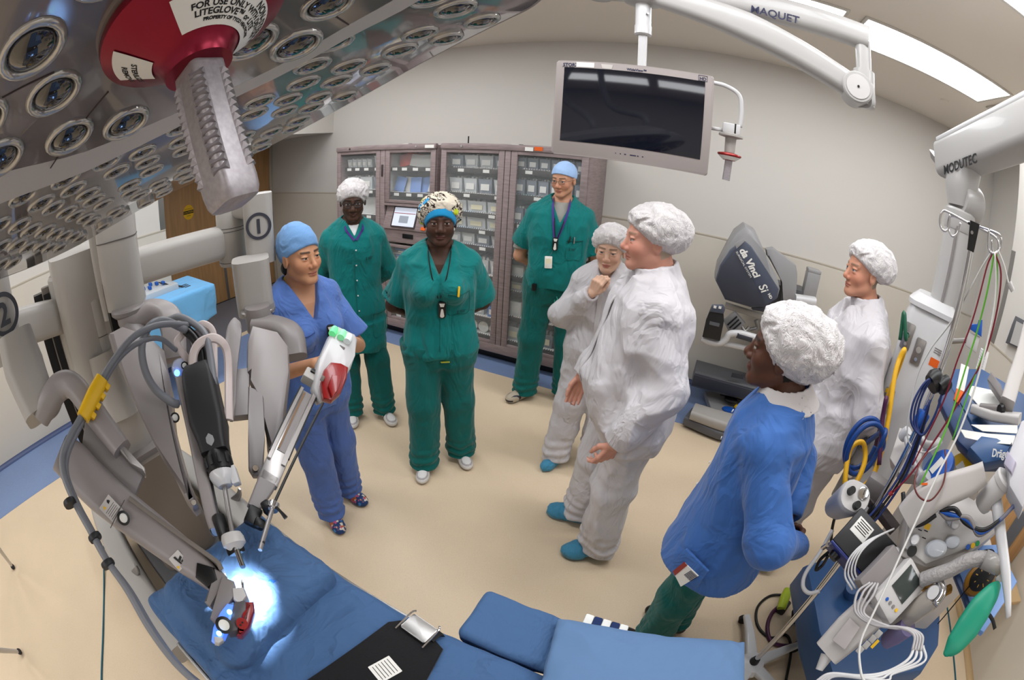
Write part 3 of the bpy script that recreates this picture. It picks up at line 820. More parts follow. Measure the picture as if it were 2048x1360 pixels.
def face_tint(P, q):
    """P in head frame -> linear colours"""
    sk = np.array(lin(q['skin'])[:3]); c = np.repeat(sk[None], len(P), 0)
    n = vnoise(P, 45.0)[:, None]; c = c * (1 + 0.10 * n)
    X = np.abs(P[:, 0]); Q = np.stack([X, P[:, 1], P[:, 2]], -1)
    red = np.array(lin(q.get('flush', q['skin']))[:3])
    def mixc(w, col):
        nonlocal c
        w = np.clip(w, 0, 1)[:, None]; c = c * (1 - w) + np.asarray(col) * w
    mixc(np.clip(0.35 * (1 - elli(Q, (.042, .06, -.03), (.022, .04, .022)) / .02), 0, .35) * (P[:, 1] > 0.02), red)
    mixc(np.clip(0.35 * (1 - ball(P, (0, .1, -.036), .014) / .012), 0, .35), red)
    hair = np.array(lin(q.get('brow', (40, 30, 25)))[:3])
    lipc = np.array(lin(q.get('lipc', (150, 85, 80)))[:3])
    lp = q.get('lip', 1)
    up = elli(P, (0, .082, -.0657), (.023, .016, .0046 * lp)); lo = elli(P, (0, .081, -.0756), (.019, .016, .0052 * lp))
    mixc(np.clip((0.001 - np.minimum(up, lo)) / .003, 0, .75) * (P[:, 1] > .07), lipc)
    mixc(np.clip((.0022 - np.abs(P[:, 2] + .0708 - q.get('smile', 0) * 9 * P[:, 0] ** 2)) / .0015, 0, .8) * (X < .024) * (P[:, 1] > .070), lipc * 0.4)
    Q2 = np.stack([X, np.zeros_like(X), P[:, 2]], -1)
    bw = np.where(P[:, 1] > .03, caps(Q2, (.047, 0, .0245), (.014, 0, .0225), .0040), 1.0)
    mixc(np.clip((.002 - bw) / .003, 0, .85), hair)
    # eyes
    e = Q - np.array((.031, .0735, -.001)); r = np.linalg.norm(e, axis=-1); ez = P[:, 2] + .001
    eo = q.get('eye', 1.0)
    eye = (r < .0146) & (np.abs(ez) < .0042 * eo) & (e[:, 1] > .004)
    mixc(eye * 1.0, np.array((.45, .41, .38)))
    gx = q.get('gaze', 0.0) * np.sign(P[:, 0])
    ir = np.hypot(e[:, 0] - gx * .012, ez)
    mixc(eye * np.clip((.0072 - ir) / .001, 0, 1), np.array(lin(q.get('iris', (45, 30, 22)))[:3]))
    lash = (r < .0175) & (ez > .0034 * eo) & (ez < .0062 * eo) & (e[:, 1] > .003)
    mixc(lash * 0.75, hair * 0.6)
    # hair under the cap edge
    hl = q.get('hair')
    if hl:
        hc = np.array(lin(hl)[:3]); zz = P[:, 2] - q.get('hairline', .07) - 0.0
        edge = (zz > 0) | ((P[:, 1] < -.020 + .35 * (P[:, 2] + .03)) & (P[:, 2] > -.052 - .3 * (P[:, 1] + .05)) & (np.linalg.norm((Q - np.array((.0785, -.008, -.006))) / np.array((.016, .022, .035)), axis=-1) > 1))
        mixc(edge * 1.0, hc)
    return c

def hand_prims(wr, f, n, s, curl=0.35, L=1.0, thumb=0.5):
    """wrist point, finger direction, palm normal (towards palm side), side vector (towards thumb) -> list of (a, b, ra, rb)"""
    wr, f, n, s = [np.asarray(v, float) for v in (wr, f, n, s)]
    f /= np.linalg.norm(f); n = n - f * (n @ f); n /= np.linalg.norm(n); s = np.cross(f, n) * np.sign(np.cross(f, n) @ s)
    out = []
    lens = [(.044, .027, .021), (.048, .030, .022), (.044, .028, .021), (.034, .021, .018)]
    offs = [.030, .010, -.010, -.029]; knl = [.086, .088, .083, .076]
    for o_, k, ls, i in zip(offs, knl, lens, range(4)):
        kn = wr + f * k * L + s * o_ * L
        out.append((wr + s * o_ * 0.55 + f * .012, kn, .0125, .0105))
        p = kn; ang = 0
        for j, l in enumerate(ls):
            ang += curl * (1.0 if j else 0.7) * (1 + 0.12 * i)
            dr = f * math.cos(ang) + n * math.sin(ang)
            q = p + dr * l * L; out.append((p, q, .0095 - .0008 * j - .0006 * (i == 3), .0087 - .0008 * j - .0006 * (i == 3))); p = q
    t0 = wr + f * .025 + s * .024 + n * .006; t1 = t0 + (f * 0.55 + s * 0.6 * thumb + n * 0.45) * .046 * L
    t2 = t1 + (f * 0.85 + s * 0.1 * thumb + n * 0.35) * .034 * L; t3 = t2 + (f * 0.95 - s * 0.05 + n * 0.3) * .026 * L
    out += [(t0, t1, .0145, .012), (t1, t2, .0112, .0102), (t2, t3, .0100, .0085)]
    return out

def build_person(sp):
    """sp: pos, yaw (deg, facing direction from +Y counter-clockwise), H crown height, label, plus pose / clothing"""
    H = sp['H']; k = H / 1.75; bw = sp.get('bw', 1.0); fat = sp.get('fat', 1.0); belly = sp.get('belly', 0.0)
    M = Matrix.Translation((sp['pos'][0], sp['pos'][1], 0)) @ Matrix.Rotation(math.radians(sp['yaw']), 4, 'Z')
    root = thing('person', sp['label'], 'person', (sp['pos'][0], sp['pos'][1], 0))
    q = sp['face']
    lean = np.array(sp.get('lean', (0, 0)))              # sideways/forward shift of the upper body
    sh_z, nk_z = .818 * H, .862 * H
    hx = .092 * k * bw
    feet = sp['feet']                                   # [(x, y, yaw) right, left]
    J = {}
    for i, sgn in ((0, 1), (1, -1)):
        fx, fy, fyaw = feet[i]
        a = math.radians(fyaw); fwd = np.array((-math.sin(a), math.cos(a), 0))
        J['hip', i] = V3(sgn * hx, 0, .515 * H)
        an = V3(fx, fy, .075)
        J['ank', i] = an
        kn = (J['hip', i] + an) / 2 + fwd * .015 + V3(0, 0, .01); J['knee', i] = kn
        J['foot', i] = (an, fwd)
        J['sho', i] = V3(sgn * .158 * k * bw + lean[0], lean[1] - .012, .785 * H)
        J['elb', i], J['wri', i] = [np.array(v, float) for v in sp['arms'][i][:2]]
    nb = V3(lean[0], lean[1] - .012, nk_z)
    hc = V3(*sp.get('head_off', (0, .03, 0))) + V3(lean[0], lean[1], H - .117)
    Rh = rotm(*sp.get('head', (0, 0, 0)))
    hs = sp.get('head_s', 1.0)
    def toh(P): return ((P - hc) @ Rh) / hs
    # ---- torso profile
    Zf = np.array([.455, .50, .545, .60, .66, .72, .765, .80, .826, .848])
    A = np.array([.150, .172, .165, .148, .152, .162, .164, .150, .105, .066]) * k * bw * fat
    B = np.array([.095, .118, .115, .105, .112, .122, .120, .105, .080, .062]) * k * (0.6 + 0.4 * fat)
    if sp.get('boxy'): A = np.maximum(A, sp['boxy'] * k * np.interp(Zf, [.45, .80, .81], [1.12, 1.0, 0.0])); B = np.maximum(B, sp['boxy'] * .74 * k * np.interp(Zf, [.45, .78, .80], [1.08, 1.0, 0.0]))
    Bf = B + belly * np.exp(-((Zf - .60) / .075) ** 2)
    CY = np.interp(Zf, [.45, .6, .85], [0, 0, -.012]) + lean[1] * np.clip((Zf - .5) / .35, 0, 1) + belly * 0.55 * np.exp(-((Zf - .60) / .075) ** 2)
    bust = sp.get('bust', 0.0)
    CX = lean[0] * np.clip((Zf - .5) / .35, 0, 1)
    def torso(P, infl=0.0, w=1.0, n=2.3, flare=0.0):
        fl = flare * np.clip((.62 - Zf) / .15, 0, 1)
        d = prof(P, Zf * H, CX, CY, A * w + infl + fl, Bf * w + infl + fl, n)
        if bust: d = smin(d, elli(np.stack([np.abs(P[:, 0] - lean[0]), P[:, 1], P[:, 2]], -1), (.068 * k, .085 * k + lean[1], .725 * H), (.065 + infl, bust + .05 + infl, .062 + infl)), .05)
        return smin(d, traps(P, infl), .03)
    arm_r = .043 * k * sp.get('arm_r', 1.0)
    def traps(P, infl=0.0):
        d = None
        for i in (0, 1):
            e = caps(P, nb + V3(0, -.012, -.022), J['sho', i] + V3(0, 0, .012), .042 * k + infl, .040 * k + infl)
            d = e if d is None else np.minimum(d, e)
        return d
    def armfull(P, i, infl=0.0):
        return smin(caps(P, J['sho', i], J['elb', i], arm_r * 1.18 + infl, arm_r * .95 + infl), caps(P, J['elb', i], J['wri', i], arm_r * .95 + infl, arm_r * .66 + infl), .02)
    hands = []
    for i in (0, 1):
        h = sp['arms'][i][2] if len(sp['arms'][i]) > 2 else None
        hands.append(hand_prims(J['wri', i], *h) if h else None)
    def handd(P, i):
        d = caps(P, J['elb', i], J['wri', i], arm_r * .95, arm_r * .66)
        def hf(X):
            e = None
            for (a, b, ra, rb) in hands[i]:
                g_ = caps(X, a, b, ra, rb); e = g_ if e is None else smin(e, g_, .007)
            return e
        return smin(d, near(P, hands[i][4][0], .15, hf, .8), .008)
    def neck(P, infl=0.0):
        return caps(P, hc + Rh @ V3(0, -.022, -.055), nb + V3(0, -.005, -.03), .054 * sp.get('neck', 1.0) + infl, .062 * sp.get('neck', 1.0) + infl)
    def upper(P):
        d = near(P, hc, .19, lambda X: face_sdf(toh(X), q) * hs, .75)
        d = smin(d, neck(P), .022)
        return smin(d, torso(P), .05)
    def legs(P, infl=0.0, rt=.078, rk=.055, ra=.042):
        d = None
        for i in (0, 1):
            e = smin(caps(P, J['hip', i], J['knee', i], rt * k + infl, rk * k + infl), caps(P, J['knee', i], J['ank', i], rk * k + infl, ra * k + infl), .03)
            d = e if d is None else smin(d, e, .02)
        return d
    # ---- body mesh
    parts = [sdf_mesh(upper, hc - V3(.13, .15, .30), hc + V3(.13, .15, .16), sp.get('res', .0029), 6, 1.25)]
    for i in (0, 1):
        if hands[i] is None: continue
        pts = np.array([J['wri', i], J['elb', i]] + [p[1] for p in hands[i]])
        parts.append(sdf_mesh(lambda P: handd(P, i), pts.min(0) - .06, pts.max(0) + .06, .0034, 6))
    def coarse(P):
        d = smin(torso(P, -.012), legs(P, -.012), .04)
        for i in (0, 1): d = smin(d, armfull(P, i, -.003), .03)
        return d
    allp = np.array([J[a, i] for a in ('ank', 'knee', 'elb', 'wri', 'sho') for i in (0, 1)])
    lo = np.minimum(allp.min(0), (-.3, -.25, .05)) - .08; hi = np.maximum(allp.max(0), (.3, .3, nk_z)) + .08
    parts.append(sdf_mesh(coarse, lo, hi, .014, 6))
    def tint(v):
        c = face_tint(toh(v), q)
        far = np.linalg.norm(v - hc, axis=-1) > .17
        sk = np.array(lin(q['skin'])[:3]); n_ = vnoise(v, 40.0)[:, None]
        c[far] = (sk * (1 + 0.12 * n_))[far]
        for i in (0, 1):            # nails and knuckles
            if hands[i] is None: continue
            kn = np.min([np.linalg.norm(v - p[0], axis=-1) for p in hands[i][4 - 3::4]] + [np.full(len(v), 9.)], axis=0)
        return c
    skin = mat_attr('skin', rough=0.5, spec=0.35, bump=(220, 0.06, 0.001))
    np_mesh('body', parts, skin, root, tint, True, M)
    # ---- clothes
    def emit(name, f, res, m, pad=0.10, zlo=0.0, zhi=None, par=root, tnt=None):
        l = lo - pad; h = hi + pad; l[2] = max(l[2], zlo); h[2] = min(h[2], zhi) if zhi else h[2]
        return np_mesh(name, [sdf_mesh(f, l, h, res, 6, 1.25, .012)], m, par, tnt, True, M)
    def sleeve(P, i, w, tmax, seg='upper', cuff=True):
        """upper: short sleeve to tmax of the upper arm; full: to tmax of the forearm"""
        s, e, wv = J['sho', i], J['elb', i], J['wri', i]
        if seg == 'upper':
            ax = e - s; L = np.linalg.norm(ax); ax = ax / L
            d = caps(P, s, s + ax * L * (tmax + .15), arm_r * 1.15 + w * .6, arm_r * 1.15 + w * 1.35)
            t = (P - s) @ ax
            d = smax(d, t - L * tmax, .006)
            inner = np.maximum(caps(P, s, e, arm_r * 1.2 + w * .3, arm_r + w * .75), -(t - L * (tmax - .13)))
            return smax(d, -inner, .004)
        ax = wv - e; L = np.linalg.norm(ax); ax = ax / L
        end = e + ax * L * tmax
        gw = .012 if sp.get('elastic') else w * .8
        d = smin(caps(P, s, e, arm_r * 1.15 + w * .7, arm_r + w), caps(P, e, end, arm_r + w, arm_r * .75 + gw), .03)
        if sp.get('elastic'):
            b = e + ax * L * (tmax - .26)
            d = smin(d, caps(P, e, b, arm_r + w, arm_r * .78 + w * 1.15), .03)
        t = (P - e) @ ax
        d = np.where(t > 0, smax(d, t - L * tmax, .006), d)
        inner = np.maximum(caps(P, e, wv, arm_r * .9 + .006, arm_r * .66 + .008), -(t - L * (tmax - .10)))
        return smax(d, -inner, .004)
    def vneck(P, depth, half, yo=0.0):
        """negative inside the region removed for the neck opening"""
        z0 = nk_z - depth
        v = np.abs(P[:, 0] - lean[0]) - half * np.clip((P[:, 2] - z0) / depth, 0, 1.15)
        v = np.maximum(v, z0 - P[:, 2])
        front = np.maximum(v, -(P[:, 1] - lean[1] + .02 - yo))
        rnd = np.linalg.norm((P - nb)[:, :2] / np.array((1.0, .9)), axis=-1) - .072
        rnd = np.maximum(rnd, (nb[2] - .035) - P[:, 2])
        return np.minimum(front, rnd)
    c = sp['clothes']
    pm = c.get('pants')
    def pants_f(P, w, ankz, grow=0.0):
        d = legs(P, w, .088, .066, .062 + grow)
        Zp = Zf[:4] * H
        hp = prof(P, Zp, CX[:4], CY[:4] * 0.6, A[:4] + w * .9, Bf[:4] + w * .7, 2.3)
        d = smin(d, hp, .05)
        d = folded(P, d, c.get('fold', .011), 7.0)
        # stacked folds above the shoe
        zz = P[:, 2]; d = d + .007 * np.sin(zz * 95 + 5 * vnoise(P, 9)) * np.clip((.26 - zz) / .16, 0, 1)
        d = smax(d, ankz - zz, .006)
        return d
    if c['type'] == 'coverall':
        w = c.get('loose', .035)
        def cov(P):
            t = torso(P, w, 1.0, 2.4)
            t = smin(t, pants_f(P, w * .8, .05, .0), .06)
            for i in (0, 1): t = smin(t, sleeve(P, i, w * .62, .97, 'full'), .04)
            col = np.maximum(np.abs(neck(P, .016)) - .006, np.maximum(P[:, 2] - (nk_z + .035 + .25 * (P[:, 1] * -1)), (nk_z - .05) - P[:, 2]))
            t = folded(P, t, c.get('fold', .013), 7.5, (1, 1, .7))
            t = smax(t, -vneck(P, .09, .05), .008)
            return smin(t, col, .010)
        emit('coverall', cov, .0075, c['m'], zlo=.03)
    else:
        def pants(P): return smax(pants_f(P, c.get('pw', .018), c.get('pant_z', .055)), P[:, 2] - min(.585, c.get('hem', .455) + .055) * H, .01)
        emit('trousers', pants, .0075, pm, zhi=.62 * H, zlo=.03)
        w = c.get('loose', .022); hem = c.get('hem', .455) * H
        def top(P):
            t = torso(P, w, 1.0, 2.35, c.get('flare', .012))
            if c.get('hem', .455) < .455:
                ext = prof(P, np.array([hem - .02, .46 * H]), CX[[0, 0]], CY[[0, 0]], np.full(2, A[1] + w + c.get('flare', .012)), np.full(2, Bf[1] + w + c.get('flare', .012)), 2.3)
                t = smin(t, ext, .04)
            for i in (0, 1):
                t = smin(t, sleeve(P, i, c.get('sw', .020), c.get('slen', .72), c.get('sleeve', 'upper')), .020)
            t = folded(P, t, c.get('fold', .011), 7.5, (1, 1, .55))
            hz = P[:, 2] - .012 * np.sin(P[:, 0] * 21 + 1.3) - .010 * np.sin(P[:, 1] * 17)
            t = smax(t, hem - hz, .008)
            v = vneck(P, c.get('vd', .15), c.get('vh', .075))
            return smax(t, -v, .006)
        emit(c.get('name', 'scrub_top'), top, .0068, c['m'], zlo=hem - .08)
        if c.get('tshirt') is not None:
            def ts(P):
                t = torso(P, .010, 1.0, 2.3); t = smin(t, neck(P, .004), .02)
                for i in (0, 1):
                    if c.get('ts_sleeve'): t = smin(t, sleeve(P, i, .012, c['ts_sleeve'], 'upper'), .02)
                rnd = np.linalg.norm((P - nb - V3(0, .01, 0))[:, :2], axis=-1) - .066
                t = smax(t, -np.maximum(rnd, (nb[2] - .028) - P[:, 2]), .004)
                return np.maximum(smax(t, .64 * H - P[:, 2], .01), P[:, 2] - nk_z - .022 + .3 * P[:, 1])
            emit('undershirt', ts, .0065, c['tshirt'], zlo=.62 * H)
    # ---- shoes
    for i in (0, 1):
        an, fwd = J['foot', i]; side = V3(-fwd[1], fwd[0], 0)
        Rm = np.stack([side, fwd, V3(0, 0, 1)], 0).T
        s_ = sp['shoes']; L_ = s_.get('len', 1.0) * k
        def shoe(P):
            u = (P - V3(an[0], an[1], 0)) @ Rm / L_
            d = elli(u, (0, -.045, .045), (.036, .045, .050))
            d = smin(d, elli(u, (0, .03, .040), (.041, .085, .045)), .03)
            d = smin(d, elli(u, (0, .115, .032), (.045, .062, .036)), .03)
            if s_.get('cover'):
                d = smin(d, caps(u, V3(0, -.01, .06), V3(0, -.01, .10), .05, .048), .03) - .008 + folds(P, .006, 16, (1, 1, 1)) 
            elif s_.get('clog'):
                d = d - .004
                d = np.maximum(d, -(elli(u, (0, -.03, .105), (.038, .055, .05))))
            else:
                d = smin(d, caps(u, V3(0, -.028, .06), V3(0, -.02, .092), .040, .038), .02)
            return smax(d, .0 - u[:, 2], .008) * L_
        l = V3(an[0], an[1], 0) - V3(.22, .22, .01); h = V3(an[0], an[1], 0) + V3(.22, .22, .17)
        tf = s_.get('tint')
        sm = s_['m']
        def stint(v, Rm=Rm, an=an):
            u = (v - V3(an[0], an[1], 0)) @ Rm / L_
            return tf(u)
        o = np_mesh('shoe_cover' if s_.get('cover') else 'shoe', [sdf_mesh(shoe, l, h, .0044, 6, 1.3, .006)], sm, root, stint if tf else None, True, M)
    # ---- cap
    cp = sp['cap']; Mh = M @ Matrix.Translation(hc) @ Matrix(Rh).to_4x4() @ Matrix.Diagonal((hs, hs, hs, 1))
    ty = cp['type']
    if ty == 'bouffant':
        vol = cp.get('vol', 1.0); fz, bz = cp.get('front', .050), cp.get('back', -.055)
        def capf(P):
            # plane through the hairline: front (y=.09,z=fz) to back (y=-.11,z=bz)
            sl = (fz - bz) / .20; pl = (P[:, 2] - fz) - sl * (P[:, 1] - .09); pl = pl / math.sqrt(1 + sl * sl)
            side = np.clip(np.abs(P[:, 0]) / .09, 0, 1.2) ** 2 * cp.get('dip', .012)
            pl = pl + side
            d = elli(P, (0, -.022 - .012 * (vol - 1) * 5, .046), (.098 * (.3 + .7 * vol), .122 * (.3 + .7 * vol), .092 * (.4 + .6 * vol)))
            rad = folds(P, .0075, 24, (1, 1, 1)) + .0035 * np.sin(np.arctan2(P[:, 0], P[:, 1]) * 38 + 6 * vnoise(P, 14)) * np.clip(1 - pl / .05, 0, 1)
            d = d + rad
            head = elli(P, (0, -.012, .032), (.081, .103, .089))
            tight = np.clip(1 - pl / .032, 0, 1)
            d = d * (1 - tight * .85) + (head - .003 + rad * .6) * tight * .85
            return smax(d, -pl, .008)
        co = np_mesh('bouffant_cap', [sdf_mesh(capf, (-.14, -.19, -.12), (.14, .14, .18), .0044, 6, 1.3, .006)], cp['m'], root, cp.get('tint'), True, Mh)
        if cp.get('band'):
            def bandf(P):
                sl = (fz - bz) / .20; pl = (P[:, 2] - fz) - sl * (P[:, 1] - .09)
                hd = elli(P, (0, -.012, .030), (.083, .1045, .094))
                return np.maximum(np.maximum(np.abs(hd) - .006, np.abs(pl + .006) - .006 - .026 * np.clip((P[:, 1] + .06) / .12, 0, 1)), -(P[:, 1] + .05))
            np_mesh('cap_band', [sdf_mesh(bandf, (-.12, -.15, -.10), (.12, .14, .14), .0042, 6, 1.3, .004)], cp['band'], root, None, True, Mh)
    else:
        fz, bz = cp.get('front', .048), cp.get('back', -.045); tall = cp.get('tall', 0.0)
        def capf(P):
            sl = (fz - bz) / .20; pl = (P[:, 2] - fz) - sl * (P[:, 1] - .09)
            pl = pl + np.clip(np.abs(P[:, 0]) / .09, 0, 1.2) ** 2 * cp.get('dip', .006)
            d = elli(P, (0, -.014 - tall * .5, .036 + tall * .4), (.0825, .107 + tall * .6, .089 + tall)) + folds(P, .003, 18, (1, 1, 1))
            d = smin(d, np.maximum(elli(P, (0, -.012, .032), (.085, .107, .093)), np.abs(pl - .018) - .017), .004)
            return smax(d, -pl, .004)
        co = np_mesh('surgical_cap', [sdf_mesh(capf, (-.13, -.20, -.12), (.13, .14, .19), .0042, 6, 1.3, .004)], cp['m'], root, None, True, Mh)
    garment = cov if c['type'] == 'coverall' else top
    def front(x, z, off=.004, y0=.45):
        ys = np.linspace(y0, -.1, 300); Pn = np.stack([np.full(300, x), ys, np.full(300, z)], -1).astype(np.float32)
        d = garment(Pn); i = int(np.argmax(d < off))
        return float(ys[i])
    return dict(root=root, M=M, Mh=Mh, J=J, H=H, nb=nb, hc=hc, front=front)

def glasses(P, m, rw=.0235, rh=.0165, thick=.0018, sq=3.0):
    Mh = P['Mh']; g = thing('glasses_tmp', None, None)
    bpy.data.objects.remove(g)
    bm = NB()
    for s in (1, -1):
        pts = []
        for a in np.linspace(0, 2 * pi, 25):
            ca, sa = math.cos(a), math.sin(a); r = (abs(ca) ** sq + abs(sa) ** sq) ** (-1 / sq)
            pts.append(Mh @ Vector((s * (.031 + rw * r * ca), .0985 - .10 * abs(.031 + rw * r * ca) ** 1.0 * .28, -.003 + rh * r * sa)))
        tube(bm, pts, thick, 6, 0)
        tube(bm, [Mh @ Vector((s * .0545, .0935, .003)), Mh @ Vector((s * .074, .07, .006)), Mh @ Vector((s * .083, -.0, .004)), Mh @ Vector((s * .082, -.02, -.01))], thick, 6, 3)
    tube(bm, [Mh @ Vector((-.010, .099, .0)), Mh @ Vector((0, .103, .003)), Mh @ Vector((.010, .099, .0))], thick, 6, 3)
    o = obj('spectacles', bm, m, P['root'], True)
    for s in (1, -1):
        bm = NB(); vs = []
        for a in np.linspace(0, 2 * pi, 24, endpoint=False):
            ca, sa = math.cos(a), math.sin(a); r = (abs(ca) ** sq + abs(sa) ** sq) ** (-1 / sq) * .96
            vs.append(bm.verts.new(Mh @ Vector((s * (.031 + rw * r * ca), .098 - .10 * abs(.031 + rw * r * ca) * .28, -.003 + rh * r * sa))))
        bm.faces.new(vs); obj('lens', bm, mat('spectacle_lens', (200, 205, 210), rough=0.02, alpha=0.04), o)

def ribbon(name, P, pts, wd, m, th=.002, n=6):
    """flat strap through local points ((x,y,z) in the person's frame)"""
    bm = NB(); C_ = catmull([P['M'] @ Vector(p) for p in pts], n); ctr = P['M'] @ Vector((0, -.02, pts[0][2]))
    rs = []
    for i, p in enumerate(C_):
        t = (C_[min(i + 1, len(C_) - 1)] - C_[max(i - 1, 0)]).normalized()
        nr = (p - Vector((ctr.x, ctr.y, p.z))); nr = (nr - t * nr.dot(t)).normalized(); s = t.cross(nr)
        rs.append([p + s * wd / 2 + nr * th, p - s * wd / 2 + nr * th, p - s * wd / 2 - nr * th, p + s * wd / 2 - nr * th])
    loft(bm, rs)
    return obj(name, bm, m, P['root'])

def badge(P, c, w, h, m, name='badge', tilt=0, extra=None, fdir=(0, 1, 0)):
    """flat rectangular tag facing forward in the person's frame"""
    Mb = P['M'] @ frame(c, fdir, (1, 0, 0)) @ Matrix.Rotation(math.radians(tilt), 4, 'Z')
    # frame(): local z = outward; make local y point up
    x = Vector((Mb[0][0], Mb[1][0], Mb[2][0]))
    bm = NB(); prism(bm, rrect(w, h, min(w, h) * .12), .006, Mb, .001); b = obj(name, bm, m, P['root'])
    return b, Mb
# ================================================================== PEOPLE: the eight
C_GREEN = cloth('green_scrub_cloth', (0, 112, 110), wr=0.9, dist=.022, scale=6)
C_GREEN2 = cloth('dark_green_scrub_cloth', (0, 92, 88), wr=0.85, dist=.022, scale=6)
C_BLUE = cloth('blue_scrub_cloth', (82, 114, 180), wr=0.85, dist=.022, scale=6)
C_BLUEP = cloth('blue_scrub_trouser_cloth', (78, 104, 166), wr=0.85, dist=.022, scale=6)
C_CAPB = cloth('blue_cap_paper', (112, 156, 206), wr=0.4, scale=22, dist=.004)
C_CAPL = cloth('pale_blue_cap_paper', (158, 190, 232), wr=0.4, scale=22, dist=.004)
C_WHITE = cloth('white_coverall_film', (202, 198, 201), wr=0.7, dist=.03, scale=6, rough=0.55, sheen=0.0)
C_BOUF = cloth('white_bouffant_film', (216, 211, 211), wr=0.9, dist=.006, scale=26, rough=0.6, sheen=0.0, fine=False)
C_GOWN = cloth('blue_gown_film', (58, 101, 168), wr=0.9, dist=.022, scale=6, rough=0.7)
C_KNIT = cloth('white_knit_collar', (206, 200, 198), wr=0.3, scale=30, dist=.002)
C_COVER = cloth('blue_shoe_cover_film', (66, 138, 172), wr=0.8, scale=26, dist=.005, rough=0.5)
C_TEEW = cloth('white_tee_knit', (218, 218, 220), wr=0.3, scale=12)
C_TEEG = cloth('grey_tee_knit', (150, 148, 142), wr=0.3, scale=12)
M_PURPLE = mat('purple_strap', (70, 44, 128), rough=0.7)
M_BSTRAP = mat('black_strap', (18, 18, 20), rough=0.8)
M_SHOEB = mat('black_leather', (20, 19, 20), rough=0.35)
M_SHOE = mat_attr('shoe_upper', rough=0.55)
def Lc(*c): return np.array(lin(c)[:3])
def t_white(u):
    c = np.repeat(Lc(214, 212, 210)[None], len(u), 0)
    c[u[:, 2] < .014] = Lc(150, 142, 136)
    lace = (np.abs(u[:, 0]) < .024) & (u[:, 1] > .0) & (u[:, 1] < .07) & (np.sin(u[:, 1] * 420) > .2) & (u[:, 2] > .05)
    c[lace] = Lc(238, 238, 238)
    ch = (np.abs(u[:, 0]) < .026) & (u[:, 1] > -.01) & (u[:, 1] < .075) & (u[:, 2] > .05) & ~lace
    c[ch] = Lc(170, 168, 168)
    rim = np.abs(np.hypot(u[:, 0] / .034, (u[:, 1] - .12) / .045) - 1) < .12
    c[rim & (u[:, 2] > .03)] = Lc(165, 160, 160)
    return c
def t_stripe(u):
    c = t_white(u)
    st_ = (np.abs(u[:, 0]) > .026) & (u[:, 2] > .02) & (u[:, 2] < .07)
    for o_ in (-.01, .022, .054):
        c[st_ & (np.abs(u[:, 1] - o_ - .35 * (u[:, 2] - .04)) < .008)] = Lc(22, 22, 24)
    return c
def t_run(u):
    c = np.repeat(Lc(176, 164, 146)[None], len(u), 0)
    wv_ = np.sin(u[:, 1] * 70 + 5 * np.abs(u[:, 0]) * 40)
    c[(np.abs(u[:, 0]) > .022) & (wv_ > .55) & (u[:, 2] > .018)] = Lc(46, 46, 60)
    c[(u[:, 1] > .145) & (u[:, 2] > .012) & (u[:, 2] < .036)] = Lc(40, 40, 52)
    c[u[:, 2] < .012] = Lc(60, 56, 54)
    c[(u[:, 2] >= .012) & (u[:, 2] < .020)] = Lc(190, 184, 172)
    lace = (np.abs(u[:, 0]) < .02) & (u[:, 1] > .0) & (u[:, 1] < .075) & (np.sin(u[:, 1] * 420) > .1) & (u[:, 2] > .05)
    c[lace] = Lc(222, 216, 204)
    c[u[:, 1] < -.06] = Lc(66, 64, 76)
    return c
def t_clog(u):
    c = np.repeat(Lc(26, 56, 104)[None], len(u), 0)
    n1 = vnoise(u + .31, 48); n2 = vnoise(u + 1.7, 55); n3 = vnoise(u + 2.9, 60)
    c[n1 > .20] = Lc(214, 208, 192); c[n2 > .23] = Lc(186, 84, 124); c[n3 > .24] = Lc(176, 92, 44); c[(n1 < -.24)] = Lc(60, 120, 176)
    c[u[:, 2] < .012] = Lc(14, 16, 26)
    return c
def t_floral(P):
    """printed cap: dark daisies outlined on cream with blue and lime blooms"""
    c = np.repeat(Lc(206, 196, 178)[None], len(P), 0)
    pts = RNG.random((190, 3)) * np.array((.24, .30, .24)) - np.array((.12, .17, .09))
    keep = np.abs(elli(pts, (0, -.03, .05), (.11, .135, .10))) < .02
    pts = pts[keep]
    D = np.linalg.norm(P[:, None, :] - pts[None], axis=-1); i = D.argmin(1); r = D[np.arange(len(P)), i]
    off = P - pts[i]; ang = np.arctan2(off[:, 2] + .3 * off[:, 1], off[:, 0] + .4 * off[:, 1])
    pet = np.cos(ang * 6 + i * 1.7)
    c[(r < .034) & (pet > -.45) & (r > .007)] = Lc(42, 28, 20)
    c[(r < .026) & (pet > .62) & (r > .011)] = Lc(214, 206, 190)
    bl = (i % 5 == 1) & (r < .022); c[bl] = Lc(40, 140, 190)
    li = (i % 5 == 3) & (r < .018); c[li] = Lc(188, 202, 44)
    return c
M_FLORAL = mat_attr('floral_print', rough=0.8)
def yaw_of(dx, dy): return math.degrees(math.atan2(-dx, dy))

